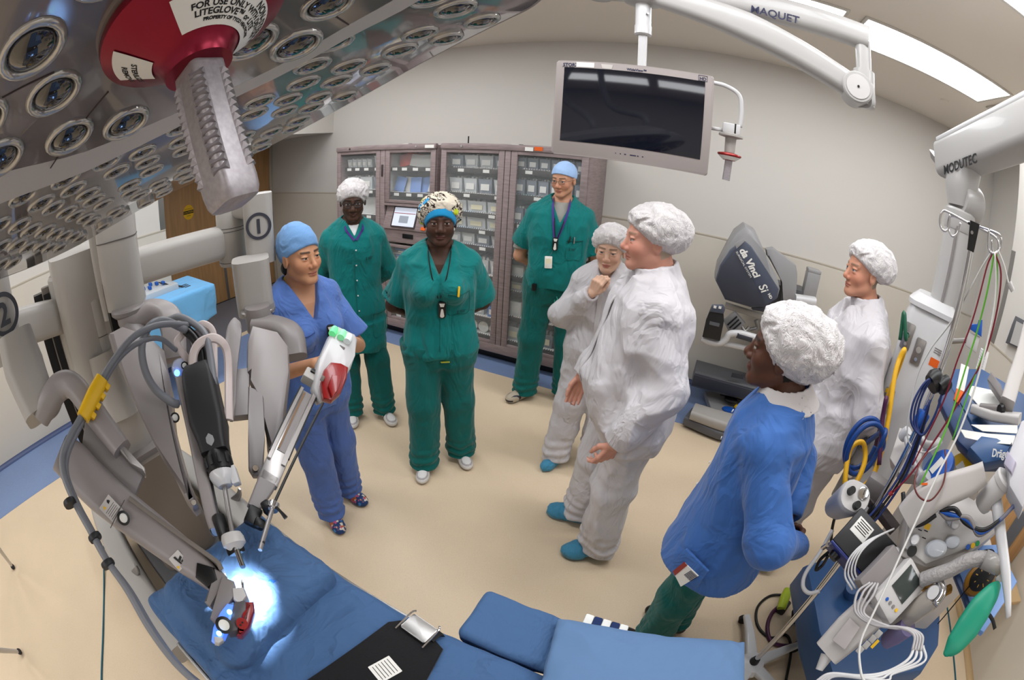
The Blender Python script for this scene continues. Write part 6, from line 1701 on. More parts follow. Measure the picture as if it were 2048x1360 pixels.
# --- arm 2 (left, nearest the camera)
f2 = (0.99, 0.1)
c2 = Vector((-1.4527, -0.1592, 1.6661))
tw2 = part('arm_tower', lambda b: vbox(b, c2, .14, .11, .13, .13, f2), M_RG)
number('2', Vector((-1.3824, -0.1338, 1.6878)), tocam((-1.3775, -0.1333, 1.6885)), tw2, .058)
part('arm_tower_lower', lambda b: sweep(b, [(-1.3868, -0.1121, 1.6162), (-1.3450, -0.1084, 1.5268), (-1.2679, -0.09499, 1.4173)], [.13, .15, .13], .14, tocam((-1.3407, -0.09635, 1.5085)), .25), M_RG, tw2)
part('joint_plate', lambda b: lathe(b, [(.058, -.012), (.062, 0), (.058, .014), (.048, .022)], frame((-1.2792, -0.06808, 1.4433), Vector((-1.2074, -0.05425, 1.4212)) - Vector((-1.3031, -0.07325, 1.4517))), 30), M_ALU, tw2)
part('elbow', lambda b: sweep(b, [(-1.2371, -0.1004, 1.4221), (-1.2310, -0.05284, 1.4550), (-1.2284, -0.002304, 1.4746), (-1.2020, 0.03913, 1.4618), (-1.1281, 0.06992, 1.3899), (-1.0455, 0.09618, 1.3189)], [.055, .075, .075, .07, .07, .06], .075, tocam((-1.2198, 0.0002907, 1.4506)), .35), M_RP, tw2)
p2 = part('instrument_arm', lambda b: sweep(b, [(-1.1163, -0.08287, 1.3665), (-1.0930, -0.05554, 1.3276), (-1.0267, -0.01642, 1.2599), (-0.9143, 0.0496, 1.1717), (-0.8035, 0.09455, 1.1111), (-0.7235, 0.1114, 1.0790)], [.10, .118, .115, .10, .085, .05], .085, tocam((-0.8987, 0.04875, 1.1841)), .28), M_RP)
part('arm_seam', lambda b: (lambda a, c_: tube(b, [a, c_], .0012, 6, 0))(Vector((-0.9418, 0.02989, 1.2636)), Vector((-0.9203, -0.04604, 1.2373))), M_SEAML, p2)
part('arm_side_rail', lambda b: sweep(b, [(-0.9556, 0.04705, 1.2441), (-0.8821, 0.09206, 1.1838), (-0.768, 0.1382, 1.1247), (-0.7232, 0.1374, 1.1029)], .012, .07, tocam((-0.8987, 0.04875, 1.1841)), .3), M_TAUPE, p2)
button((-0.9195, 0.001325, 1.2398), tocam((-0.9179, 0.001322, 1.2410)), p2, .010)
sticker((-0.9463, -0.01702, 1.2609), .046, .050, 62, p2)
st2 = sticker((-0.7947, 0.06395, 1.1509), .036, .036, -36, p2, 0, False)
Fs = frame((-0.7936, 0.06387, 1.1519), tocam((-0.7991, 0.0643, 1.1468)), Vector((-0.4212, 0.9009, 1.7952)) - Vector((-0.5411, 0.8338, 1.7906))) @ Matrix.Rotation(math.radians(-36), 4, 'Z')
part('pinch_mark', lambda b: (prism(b, [(-.013, -.006), (.009, -.002), (.012, .003), (-.012, .0)], .001, Fs), prism(b, [(-.006, .012), (.0, .013), (.004, .003), (-.002, .001)], .001, Fs), prism(b, [(.004, .010), (.010, .009), (.011, .004), (.005, .004)], .001, Fs)), M_INKB, st2)
part('warning_triangle', lambda b: prism(b, [(.006, -.015), (.015, -.015), (.0105, -.007)], .001, Fs), M_YEL, st2)
part('forearm_cover', lambda b: plate(b, [(-1.1522, 0.03547, 1.3914), (-1.1290, 0.06858, 1.3680), (-1.0118, 0.129, 1.2490), (-0.986, 0.05654, 1.2184), (-1.0231, 0.02482, 1.2544), (-1.1126, -0.01407, 1.3415)], .03, .008), M_RG2, p2)
part('forearm_inner', lambda b: plate(b, [(-1.0906, 0.06638, 1.3686), (-1.0544, 0.1031, 1.3259), (-0.9994, 0.1291, 1.2671), (-0.986, 0.1193, 1.2536), (-1.0158, 0.09805, 1.2879)], .03, .008), M_ALU, p2)
part('end_bracket', lambda b: plate(b, [(-0.7494, 0.116, 1.1170), (-0.7205, 0.1358, 1.1070), (-0.7031, 0.1373, 1.0985), (-0.6795, 0.05204, 1.0881), (-0.6953, 0.04869, 1.0947), (-0.7117, 0.1007, 1.1007)], .045, .005), M_RG2, p2)
part('end_black', lambda b: plate(b, [(-0.7686, 0.1017, 1.1268), (-0.7367, 0.1285, 1.1138), (-0.7111, 0.1148, 1.1020), (-0.7139, 0.08151, 1.1005), (-0.749, 0.07419, 1.1116)], .05, .005), M_BLACK, p2)
part('end_block', lambda b: plate(b, [(-0.7026, 0.126, 1.1096), (-0.6784, 0.14, 1.1042), (-0.6579, 0.1287, 1.0919), (-0.6358, 0.03895, 1.0842), (-0.6524, 0.03043, 1.0907)], .055, .006), M_RG2, p2)
part('end_white', lambda b: plate(b, [(-0.6653, 0.1251, 1.1039), (-0.6499, 0.1473, 1.1015), (-0.6324, 0.1381, 1.0924), (-0.6277, 0.1109, 1.0909), (-0.6448, 0.1066, 1.0975)], .05, .006), M_WHITEP, p2)
i2 = thing('robot_instrument', 'red instrument with glowing blue button end on the near left robot arm', 'instrument', (-0.6156, 0.0754, 1.0902))
part('housing_grey', lambda b: plate(b, [(-0.6397, 0.1026, 1.0928), (-0.6279, 0.126, 1.0933), (-0.611, 0.1193, 1.0857), (-0.5887, 0.05792, 1.0813), (-0.5988, 0.03769, 1.0875), (-0.6213, 0.06959, 1.0941)], .05, .006), mat('instrument_slate', (88, 84, 88), rough=.4), i2)
part('housing_red', lambda b: plate(b, [(-0.6257, 0.1226, 1.0911), (-0.6139, 0.1386, 1.0909), (-0.5996, 0.1244, 1.0842), (-0.5816, 0.08667, 1.0788), (-0.5776, 0.05612, 1.0795), (-0.5845, 0.04876, 1.0839), (-0.5995, 0.1025, 1.0874)], .054, .010), M_REDP, i2)
part('red_disc', lambda b: lathe(b, [(.013, 0), (.013, .004), (.0, .0042)], frame((-0.5826, 0.07958, 1.1098), tocam((-0.5856, 0.07999, 1.1058))), 24), M_REDP, i2)
part('disc_holes', lambda b: [lathe(b, [(.0024, 0), (.0024, .0048)], frame(p, tocam(p)), 10) for p in ((-0.5814, 0.07423, 1.1109), (-0.582, 0.08198, 1.1120))], M_BLACK, i2)
part('button_end', lambda b: plate(b, [(-0.6408, 0.08758, 1.1112), (-0.6285, 0.0987, 1.1091), (-0.6088, 0.07059, 1.1035), (-0.5884, 0.02119, 1.0979), (-0.5869, -0.000382, 1.1027), (-0.5996, -0.006386, 1.1060), (-0.619, 0.01968, 1.1085), (-0.6352, 0.05878, 1.1105)], .03, .008), mat('blue_lit_plastic', (110, 150, 235), rough=.2, emit=(60, 110, 240), es=.8), i2)
part('end_cap', lambda b: plate(b, [(-0.5963, 0.00417, 1.1160), (-0.588, 0.0189, 1.1100), (-0.5812, 0.01573, 1.1049), (-0.5799, 0.001447, 1.1100), (-0.5852, -0.004166, 1.1139)], .03, .005), M_WHITEP, i2)
button((-0.599, 0.0443, 1.1231), tocam((-0.5978, 0.04421, 1.1247)), i2, .011)
for p in ((-0.6138, 0.07651, 1.1244), (-0.5903, 0.02079, 1.1243)): part('blue_lamp', lambda b: lathe(b, [(.006, 0), (.005, .004), (0, .006)], frame(p, tocam(p)), 16), mat('blue_lamp_glow', (170, 215, 255), emit=(130, 195, 255), es=6.0), i2)
part('tip_pin', lambda b: cyl(b, (-0.6433, 0.138, 1.1075), (-0.6703, 0.1606, 1.1079), .0035, .003, 10), M_CHROME, i2)
# endoscope light: the scope tip shines on the pillow
lt = bpy.data.lights.new('endoscope_beam', 'SPOT'); lt.energy = 24.0; lt.spot_size = math.radians(95); lt.spot_blend = 0.9; lt.shadow_soft_size = 0.004; lt.color = (0.93, 0.97, 1.0)
lo_ = bpy.data.objects.new('endoscope_beam', lt); COL.objects.link(lo_)
tip = Vector((-0.6711, 0.1786, 1.1339)); aim = Vector((-0.715, 0.135, 0.99))
lo_.matrix_world = frame(tip + (aim - tip).normalized() * .004, tip - aim)
setparent(lo_, ec) if False else None
# ================================================================== OPERATING TABLE
C_SHEET = cloth('blue_table_sheet', (66, 96, 136), wr=0.8, dist=.02, scale=6, sheen=0.05)
C_SHEET2 = cloth('blue_pillow_sheet', (70, 100, 140), wr=0.8, dist=.02, scale=7, sheen=0.05)
C_SHEETL = cloth('pale_blue_pillow_sheet', (92, 122, 160), wr=0.5, dist=.012, scale=5, sheen=0.05)
tb = thing('operating_table', 'operating table covered with a blue sheet in the foreground', 'table', (0.1, 0.16, 0))
bm = NB(); box(bm, (0.15, 0.16, 0.06), (0.95, 0.42, 0.11), bev=0.03); obj('base', bm, M_STEEL, tb)
bm = NB(); box(bm, (0.15, 0.16, 0.46), (0.30, 0.24, 0.72), bev=0.02); obj('column', bm, M_STEEL, tb)
bm = NB(); box(bm, (0.1, 0.16, 0.84), (2.1, 0.46, 0.05), bev=0.01)
for y in (-0.10, 0.42): box(bm, (0.1, y, 0.855), (1.9, 0.012, 0.03), bev=0.002)
obj('frame', bm, M_STEEL, tb)
def sheet_top(P):
    # mattress with sheet, draped a hand's breadth down the sides
    d = elli(P, (0, 0, 0), (1, 1, 1)) * 0 
    q = np.abs(P - np.array((0.10, 0.155, 0.895), np.float32)) - np.array((1.06, 0.215, 0.025), np.float32)
    d = np.linalg.norm(np.maximum(q, 0), axis=-1) + np.minimum(q.max(-1), 0) - 0.022
    # skirt
    q2 = np.abs(P - np.array((0.10, 0.155, 0.80), np.float32)) - np.array((1.075, 0.235 , 0.12), np.float32)
    sk = np.linalg.norm(np.maximum(q2, 0), axis=-1) + np.minimum(q2.max(-1), 0) - 0.008
    hem = 0.70 + 0.05 * np.sin(P[:, 0] * 5 + 1) + 0.03 * np.sin(P[:, 1] * 9)
    sk = smax(sk, hem - P[:, 2], .006)
    d = smin(d, sk, .02)
    d = folded(P, d, .0075, 8.0, (1, 1, 1)) 
    wv_ = .006 * np.sin(P[:, 0] * 42 + 4 * vnoise(P, 5)) * np.clip((.90 - P[:, 2]) / .1, 0, 1)
    return d + wv_
soft('sheet', sheet_top, (-1.06, -0.14, 0.60), (1.25, 0.46, 0.97), .0085, C_SHEET, tb)
def pillow_f(c, hw, pinch=1.0, amp=.004, corner=.02):
    c = np.array(c, np.float32); hw = np.array(hw, np.float32)
    def f(P):
        q = P - c; u = np.clip(np.abs(q[:, 0]) / hw[0], 0, 1.2); v = np.clip(np.abs(q[:, 1]) / hw[1], 0, 1.2)
        th = hw[2] * np.clip((1 - u ** 4) * (1 - v ** 4), 0.0, 1) ** .5 + .004
        k = np.maximum(np.abs(q[:, 0]) - hw[0] * (1 - corner * (1 - v) * 2), np.abs(q[:, 1]) - hw[1] * (1 - corner * (1 - u) * 2))
        d = np.maximum(np.abs(q[:, 2]) - th, k)
        return folded(P, d * .8, amp, 11.0, (1, 1, 1), .05)
    return f
def pillow_obj(name, label, c, hw, m, rz=0, res=.006, amp=.004, cat='pillow'):
    M = T(c, rz)
    o = soft(name, pillow_f((0, 0, 0), hw, 1, amp), (-hw[0] - .04, -hw[1] - .04, -hw[2] - .04), (hw[0] + .04, hw[1] + .04, hw[2] + .04), res, m, None, M)
    return tag(o, label, cat)
# thick wrapped pillow at the robot end
def wrap(P):
    q = np.abs(P - np.array((-0.772, 0.178, 0.950), np.float32)) - np.array((0.125, 0.165, 0.008), np.float32)
    d = np.linalg.norm(np.maximum(q, 0), axis=-1) + np.minimum(q.max(-1), 0) - 0.038
    d = d - .008 * np.exp(-((P[:, 0] + .77) ** 2 + (P[:, 1] - .18) ** 2) / .03)
    # drape over the near side
    q2 = np.abs(P - np.array((-0.80, -0.045, 0.84), np.float32)) - np.array((0.150, 0.018, 0.10), np.float32)
    sk = np.linalg.norm(np.maximum(q2, 0), axis=-1) + np.minimum(q2.max(-1), 0) - 0.012
    sk = sk + .010 * np.sin(P[:, 0] * 50 + 2) * np.clip((.93 - P[:, 2]) / .1, 0, 1)
    d = smin(d, sk, .035)
    return folded(P, d, .009, 7.0, (1, 1, 1))
o = soft('wrapped_pillow', wrap, (-1.02, -0.14, 0.66), (-0.54, 0.44, 1.04), .0055, C_SHEET2)
tag(o, 'thick pillow wrapped in blue cloth under the bright light spot', 'pillow')
# black patient strap with buckle and label
sp = thing('patient_strap', 'wide black patient strap with metal buckle across the table', 'strap', (-0.35, 0.25, 0.95))
poly = [(-0.52, 0.0), (-0.43, -0.03), (-0.24, -0.03), (-0.255, 0.262), (-0.278, 0.354), (-0.377, 0.387), (-0.417, 0.348)]
bm = NB(); prism(bm, [(-0.50, -0.06), (-0.24, -0.06), (-0.262, 0.255), (-0.275, 0.352), (-0.335, 0.378), (-0.382, 0.384), (-0.420, 0.346)], 0.010, T((0, 0, 0.953)), 0.003)
obj('strap_pad', bm, cloth('black_strap_felt', (14, 14, 17), wr=0.2, scale=20), sp)
bm = NB(); tube(bm, [(-0.335, 0.36, 0.962), (-0.33, 0.39, 0.955), (-0.325, 0.405, 0.90), (-0.322, 0.407, 0.84)], 0.035, 8, 6, True, 0.12, (1, 0, 0)); obj('strap_tail', bm, M_BSTRAP, sp)
Mk = T((-0.347, 0.368, 0.9645), -8)
bm = NB(); prism(bm, rrect(0.072, 0.05, 0.004), 0.006, Mk, 0.002); bk = obj('buckle_plate', bm, M_STEEL, sp)
for sx in (-1, 1):
    bm = NB(); tube(bm, [Mk @ Vector((sx * 0.040, -0.036, 0.0)), Mk @ Vector((sx * 0.040, 0.02, 0.008)), Mk @ Vector((sx * 0.034, 0.032, 0.008))], 0.0025, 8, 3); obj('buckle_wire', bm, M_CHROME, bk)
bm = NB(); prism(bm, rrect(0.050, 0.058, 0.002), 0.0012, T((-0.350, 0.232, 0.9588), -20)); lb = obj('care_label', bm, M_PAPER, sp)
bm = NB()
for i in range(6): prism(bm, rrect(0.040, 0.0016, 0.0003), 0.0014, T((-0.350, 0.232, 0.9589), -20) @ Matrix.Translation((0, 0.02 - i * 0.008, 0)))
obj('label_print', bm, M_INKB, lb)
# arm board wrapped in sheet beside the table
ab = soft('arm_board', lambda P: folded(P, (lambda q: np.linalg.norm(np.maximum(q, 0), axis=-1) + np.minimum(q.max(-1), 0) - .016)(np.abs(P - np.array((-0.01, .492, .915), np.float32)) - np.array((.25, .060, .012), np.float32)), .004, 9, (1, 1, 1)), (-.34, .38, .84), (.32, .60, .98), .005, C_SHEET)
tag(ab, 'arm board wrapped in blue sheet at the side of the operating table', 'arm board')

pillow_obj('pillow', 'large pale blue pillow at the lower right of the operating table', (0.175, 0.41, 0.962), (0.235, 0.17, 0.045), C_SHEETL, 8)
tw = thing('striped_towel', 'folded navy and white striped towel sticking out under the pale pillow', 'towel', (0.03, 0.575, 0.93))
for i in range(5):
    bm = NB(); box(bm, (-0.015 + 0.022 * i, 0.57, 0.945), (0.022, 0.05, 0.022), bev=0.004); obj('stripe', bm, M_WCARD if i % 2 == 0 else mat('navy_cloth', (24, 44, 88), rough=0.9), tw)
# small coloured clips on the pillow
for (x, y, m, lab) in ((-0.692, 0.235, M_BLUEP, 'tiny blue clip lying on the wrapped pillow'), (-0.665, 0.165, mat('mint_plastic', (120, 214, 170)), 'tiny mint green clip lying in the light spot')):
    t = thing('clip', lab, 'clip', (x, y, 1.0))
    bm = NB(); box(bm, (x, y, 1.008), (0.012, 0.006, 0.006), bev=0.001); obj('clip_body', bm, m, t)
    bm = NB(); box(bm, (x + 0.005, y + 0.004, 1.008), (0.005, 0.012, 0.005), bev=0.001); box(bm, (x - 0.006, y - 0.003, 1.008), (0.004, 0.009, 0.005), bev=0.001); obj('clip_wings', bm, m, t)
# ================================================================== CEILING-HUNG MONITOR AND BOOMS
def make(name, fn, m, parent=None, sm=35):
    b = NB(); fn(b); return obj(name, b, m, parent, sm)
mo = thing('hanging_monitor', 'flat screen monitor hanging from the ceiling arm, dark screen', 'monitor', (-0.3376, 1.8000, 2.1012))
M_BEZ = mat('monitor_bezel', (148, 139, 136), rough=0.45)
TL, TR, BR, BL = [Vector(p) for p in ((-0.6616, 1.7750, 2.3342), (-0.01859, 1.8050, 2.3260), (-0.01599, 1.8050, 1.9081), (-0.6684, 1.7750, 1.9131))]
mc = (TL + TR + BR + BL) / 4; mx_ = ((TR - TL) + (BR - BL)).normalized(); mz_ = Vector((0, 0, 1)); my_ = mz_.cross(mx_)
wd, ht = ((TR - TL).length + (BR - BL).length) / 2, ((TL - BL).length + (TR - BR).length) / 2
MF = Matrix((mx_, mz_, -my_)).transposed().to_4x4(); MF.translation = mc     # local x right, y up, z towards the viewer
make('case', lambda b: prism(b, rrect(wd, ht, .012), .055, MF @ Matrix.Translation((0, 0, -.0275)), .006), M_BEZ, mo)
ss = lambda u, v: Vector(((u - .5) * wd, (.5 - v) * ht, 0))
sx0, sx1, sy0, sy1 = .055, .945, .075, .855
make('screen', lambda b: box(b, (ss((sx0 + sx1) / 2, 0).x, ss(0, (sy0 + sy1) / 2).y, .0005), (wd * (sx1 - sx0), ht * (sy1 - sy0), .002), MF), mat('screen_black', (13, 16, 27), rough=.04, spec=.5), mo)
make('back_housing', lambda b: prism(b, rrect(wd * .6, ht * .7, .03), .05, MF @ Matrix.Translation((0, 0, -.075)), .015), M_BEZ, mo)
def mtext(s, u, v, size, m=M_INK, **k): text('lettering', s, size, MF @ Matrix.Translation(ss(u, v) + Vector((0, 0, .0008))), m, mo, .0003, **k)
mtext('ST\u00D8RZ' if False else 'STORZ', .045, .062, .0205, bold=.0006)
mtext('KARL STORZ - ENDOSKOPE', .04, .072, .0042)
mtext('WideView\u2122', .455, .066, .0155, bold=.0004)
mtext('HD', .93, .062, .0185, bold=.0004, align='CENTER')
make('hd_frame', lambda b: [box(b, (ss(.93, 0).x + dx, ss(0, .045).y + dy, .001), (sx_, sy_, .0008), MF) for dx, dy, sx_, sy_ in ((0, .0125, .036, .0016), (0, -.0105, .036, .0016), (.0175, .001, .0016, .024), (-.0175, .001, .0016, .024))], M_INK, mo)
make('asset_label', lambda b: box(b, (ss(.19, 0).x, ss(0, .040).y, .0008), (.075, .022, .001), MF), M_PAPER, mo)
mtext('OR 1', .135, .05, .011); mtext('MONITOR 2', .185, .047, .006)
make('notice_label', lambda b: prism(b, [(-.025, .010), (.025, .010), (.019, -.010), (-.019, -.010)], .001, MF @ Matrix.Translation(ss(.33, .045) + Vector((0, 0, .0008)))), mat('faded_label', (188, 182, 178)), mo)
mtext('SONY', .295, .055, .012, mat('label_grey', (130, 124, 122))) if False else None
make('control_marks', lambda b: [box(b, (ss(u, 0).x, ss(0, .925).y, .0006), (w_, .004, .0008), MF) for u, w_ in ((.42, .003), (.45, .004), (.48, .007), (.515, .006), (.53, .024), (.56, .006), (.59, .005))], M_INK, mo)
# yoke, stalk, side handle
px_ = Vector((-0.322, 1.86, 2.3))
make('yoke', lambda b: (box(b, (0, 0, 0), (.16, .05, .14), T(mc + my_ * .12), .01), cyl(b, mc + my_ * .12, (px_.x, 1.86, 2.30), .02)), M_WHITE, mo)
make('stalk', lambda b: (cyl(b, (px_.x, 1.86, 2.12), (px_.x, 1.86, 2.515), .0195, .0195, 24)), M_WHITE, mo)
make('stalk_sleeve', lambda b: lathe(b, [(.03, 2.49), (.037, 2.495), (.037, 2.535), (.0345, 2.54), (.0345, 2.65)], T((px_.x, 1.86, 0)), 28), M_WHITE, mo)
make('sleeve_screw', lambda b: cyl(b, (px_.x + .022, 1.83, 2.59), (px_.x + .026, 1.822, 2.59), .006, .005, 12), M_STEEL, mo)
hr = [(-0.02473, 1.8800, 2.3152), (0.03267, 1.8800, 2.3101), (0.08917, 1.8800, 2.2810), (0.1029, 1.8800, 2.2172), (0.1012, 1.8800, 2.1402)]
make('handle_rail', lambda b: tube(b, hr, .0095, 14, 6), M_WHITE, mo, True)
make('handle_rail', lambda b: tube(b, [(-0.02439, 1.8800, 2.1132), (0.02848, 1.8800, 2.1146)], .008, 12, 0), M_WHITE, mo, True)
hj = Vector((0.06592, 1.8800, 2.1264))
make('handle_block', lambda b: box(b, (0, 0, 0), (.075, .04, .045), T(hj, -3), .006), M_WHITE, mo)
make('handle_band', lambda b: box(b, (.016, 0, .0), (.008, .0415, .0465), T(hj, -3), .002), M_BLACK, mo)
hz0 = hj - Vector((0, 0, .03))
make('handle_collar', lambda b: lathe(b, [(.022, .012), (.052, .004), (.052, -.004), (.024, -.010), (.023, -.055), (.022, -.075)], T(hz0), 30), M_RG, mo)
hf_ = make('handle_flange', lambda b: lathe(b, [(.022, -.072), (.050, -.078), (.052, -.082), (.050, -.086), (.026, -.105)], T(hz0), 36), mat('flange_red', (150, 30, 26), rough=.3, metal=.3), mo)
make('flange_label', lambda b: lathe(b, [(.047, -.0885), (.0285, -.1035)], T(hz0), 36, False), M_PAPER, hf_)
make('handle_grip', lambda b: sweep(b, [hz0 - Vector((0, 0, .10)), hz0 - Vector((.004, 0, .19))], .032, .03, (0, 1, 0), .2, 0), M_GRIP, mo)
# lettered spring arm and its ceiling arm
sa = thing('monitor_boom', 'white spring arm with dark blue lettering carrying the hanging monitor', 'ceiling boom', (px_.x, 1.86, 2.65))
M_BOOM = mat('boom_enamel', (172, 170, 168), rough=.32, coat=.2)
hubc = Vector((px_.x, 1.86, 2.70))
make('hub', lambda b: lathe(b, [(.034, -.055), (.085, -.04), (.102, -.01), (.102, .05), (.07, .09)], T(hubc), 36), M_BOOM, sa)
je = Vector((0.5652, 1.7210, 2.4000))
make('spring_arm', lambda b: sweep(b, [hubc + Vector((.04, -.01, 0)), hubc.lerp(je, .5) + Vector((0, 0, .02)), je], [.085, .11, .10], [.10, .13, .10], (0, 0, 1), .3), M_BOOM, sa)
ax_ = (je - hubc).normalized(); sd_ = Vector((0, 0, 1)).cross(ax_).normalized()
make('elbow_disc', lambda b: lathe(b, [(.060, -.062), (.066, -.056), (.066, .056), (.060, .062)], frame(je, sd_), 36), M_BOOM, sa)
make('elbow_cap', lambda b: lathe(b, [(.05, .0), (.05, .003), (.0, .0035)], frame(je - sd_ * .062, -sd_), 30), M_WHITEP, sa)
make('cap_screw', lambda b: cyl(b, je - sd_ * .066, je - sd_ * .069, .005, .005, 10), M_BLACK, sa)
jt = Vector((je.x + .045, je.y + .02, 0))
make('elbow_post', lambda b: (sweep(b, [je + ax_ * .02, Vector((jt.x, jt.y, je.z))], .11, .12, (0, 0, 1), .3, 0), cyl(b, (jt.x, jt.y, je.z - .05), (jt.x, jt.y, je.z + .10), .048, .048, 28), cyl(b, (jt.x, jt.y, je.z + .10), (jt.x, jt.y, je.z + .24), .035, .035, 28)), M_BOOM, sa)
ta = Vector((jt.x, jt.y, je.z + .26)); tb_ = ta + (Vector((-0.08368, 1.9474, 2.7600)) - ta).normalized() * 1.25
make('upper_arm', lambda b: sweep(b, [ta + (ta - tb_).normalized() * .03, ta.lerp(tb_, .5), tb_], .10, [.11, .13, .13], (0, 0, 1), .35), M_BOOM, sa)
ua = (ta - tb_).normalized(); us = Vector((0, 0, 1)).cross(ua).normalized()
fs = us if us.dot(Vector((0, 0, CAM_H)) - ta) > 0 else -us
LF = Matrix((ua, fs.cross(ua), fs)).transposed().to_4x4()
LF.translation = Vector((0.06628, 0.9203, 2.2856))
v_ = Vector((0.06628, 0.9203, 2.2856)) - Vector((0, 0, CAM_H)); pl_ = ta + fs * .0508
LF.translation = Vector((0, 0, CAM_H)) + v_ * ((pl_ - Vector((0, 0, CAM_H))).dot(fs) / v_.dot(fs))
make('ceiling_post', lambda b: cyl(b, tb_ - Vector((0, 0, .06)), (tb_.x, tb_.y, ZC), .06, .06, 28), M_BOOM, sa)
text('lettering', 'MAQUET', .052, LF, M_INK, sa, .0004, 'LEFT', bold=.0006)
# second boom: arm, head and service column on the right
sb = thing('service_boom', 'white ceiling boom with service column full of gas outlets on the right', 'ceiling boom', (1.22, 1.83, 0))
bc = Vector((1.235, 1.83, 0))
a0 = Vector((1.1643, 1.9351, 2.3000)); a1 = Vector((1.2348, 1.3472, 2.4600))
a1 = a0 + (a1 - a0).normalized() * 1.3
make('boom_arm', lambda b: sweep(b, [a0, a1], .17, .17, (0, 0, 1), .2, 0), M_BOOM, sb)
make('boom_arm_top', lambda b: sweep(b, [a0 + Vector((0, 0, .085)), a1 + Vector((0, 0, .085))], .16, .03, (0, 0, 1), .4, 0), M_WHITE, sb)
bx = (a1 - a0).normalized(); bs = Vector((0, 0, 1)).cross(bx); bs = bs if bs.dot(Vector((0, 0, CAM_H)) - a0) > 0 else -bs
BF = Matrix((bx, bs.cross(bx), bs)).transposed().to_4x4(); v_ = Vector((0.5062, 0.8495, 2.0486)) - Vector((0, 0, CAM_H)); pl_ = a0 + bs * .0858
BF.translation = Vector((0, 0, CAM_H)) + v_ * ((pl_ - Vector((0, 0, CAM_H))).dot(bs) / v_.dot(bs))
text('lettering', 'MODUTEC', .060, BF, M_INKB, sb, .0004, 'LEFT', bold=.0012, sx=.92)
make('boom_arm_end', lambda b: sweep(b, [a0 - bx * .005, a0 - bx * .02 - Vector((0, 0, .02))], [.165, .14], [.165, .12], (0, 0, 1), .2, 0), M_RG2, sb)
kn = Vector((1.1882, 1.7843, 2.1645))
make('boom_knuckle', lambda b: (sweep(b, [kn + Vector((0, 0, .13)), kn + Vector((-.01, 0, .04)), kn - Vector((0, 0, .05))], [.17, .165, .13], [.16, .15, .13], bs, .35), lathe(b, [(.085, -.065), (.09, -.05), (.09, .05), (.085, .065)], frame(kn + Vector((.03, .0, -.02)), bs), 36)), M_BOOM, sb)
make('drop_tube', lambda b: (cyl(b, kn - Vector((0, 0, .10)), (kn.x, kn.y, 1.62), .075, .075, 32), lathe(b, [(.078, -.02), (.084, .0), (.084, .06), (.075, .07)], T((kn.x, kn.y, kn.z - .14)), 32)), M_BOOM, sb)
make('tube_groove', lambda b: box(b, (kn.x - .052, kn.y - .056, 1.85), (.004, .03, .34), None), M_RG2, sb)
hd_c = Vector((kn.x - .03, kn.y + .03, 0)); fd = Vector((-.55, -.83, 0)).normalized()      # face seen by the camera
head = make('service_column', lambda b: sweep(b, [hd_c + Vector((0, 0, .62)), hd_c + Vector((0, 0, 1.60)), hd_c + Vector((0, 0, 1.64))], [.26, .26, .235], [.28, .28, .25], fd, .18, 0), M_WHITE, sb)
make('column_cap', lambda b: sweep(b, [hd_c + Vector((0, 0, 1.635)), hd_c + Vector((0, 0, 1.655)), hd_c + Vector((0, 0, 1.69))], [.27, .27, .20], [.29, .29, .20], fd, .25, 0), M_WHITE, head)
rt = fd.cross(Vector((0, 0, 1)))       # to the right as seen from outside is -rt
def on_face(u, z, off=.0): return hd_c + fd * (.140 + off) - rt * u + Vector((0, 0, z))
def outlet(u, z, accent=None):
    F = frame(on_face(u, z), fd, -rt)
    o = make('gas_outlet', lambda b: prism(b, rrect(.052, .115, .006), .010, F, .002), M_ALU, head)
    make('outlet_socket', lambda b: cyl(b, F @ Vector((0, .012, 0)), F @ Vector((0, .012, .018)), .014, .014, 20), M_CHROME, o)
    make('outlet_screw', lambda b: cyl(b, F @ Vector((0, -.032, 0)), F @ Vector((0, -.032, .010)), .008, .008, 16), M_CHROME, o)
    if accent: make('outlet_mark', lambda b: prism(b, rrect(.048, .02, .002), .012, F @ Matrix.Translation((0, .043, 0))), accent, o)
    return F
outs = [outlet(-.085, 1.50), outlet(-.01, 1.46), outlet(-.075, 1.20, M_YEL), outlet(-.085, .98, M_BLUEP), outlet(-.01, .95, mat('purple_tag', (110, 50, 120))), outlet(-.08, .78)]
make('orange_sticker', lambda b: prism(b, rrect(.05, .035, .002), .002, frame(on_face(.085, 1.45), fd, -rt)), M_ORANGE, head)
make('small_print', lambda b: [prism(b, rrect(.04, .004, .001), .002, frame(on_face(.085, 1.51 - .009 * i), fd, -rt)) for i in range(3)], M_RG2, head)
# gas hoses plugged into the column
def hose_thing(label, pts, r, m, end=None, cat='hose', nm='gas_hose'):
    t = thing(nm, label, cat, pts[0])
    make('tubing', lambda b: tube(b, pts, r, 12, 8), m, t, True)
    if end:
        for p, q in end: make('connector', lambda b: cyl(b, p, q, r * 1.6, r * 1.5, 16), M_CHROME, t)
    return t
def stem(F): return (F @ Vector((0, .012, .015)), F @ Vector((0, .012, .06)))
def P_(F, k): return F @ Vector((0, .012, k))
M_HG = mat('green_hose', (14, 84, 60), rough=.4); M_HY = mat('yellow_hose', (222, 168, 24), rough=.4); M_HB = mat('blue_hose', (18, 62, 128), rough=.4); M_HP = mat('purple_hose', (70, 24, 60), rough=.4); M_HW = mat('white_hose', (206, 204, 204), rough=.35)
hose_thing('green gas hose plugged into the top outlet of the service column', [P_(outs[0], .06), P_(outs[0], .11), (0.9236, 1.6911, 1.6003), (0.9353, 1.6733, 1.4914)], .0095, M_HG, [stem(outs[0])])
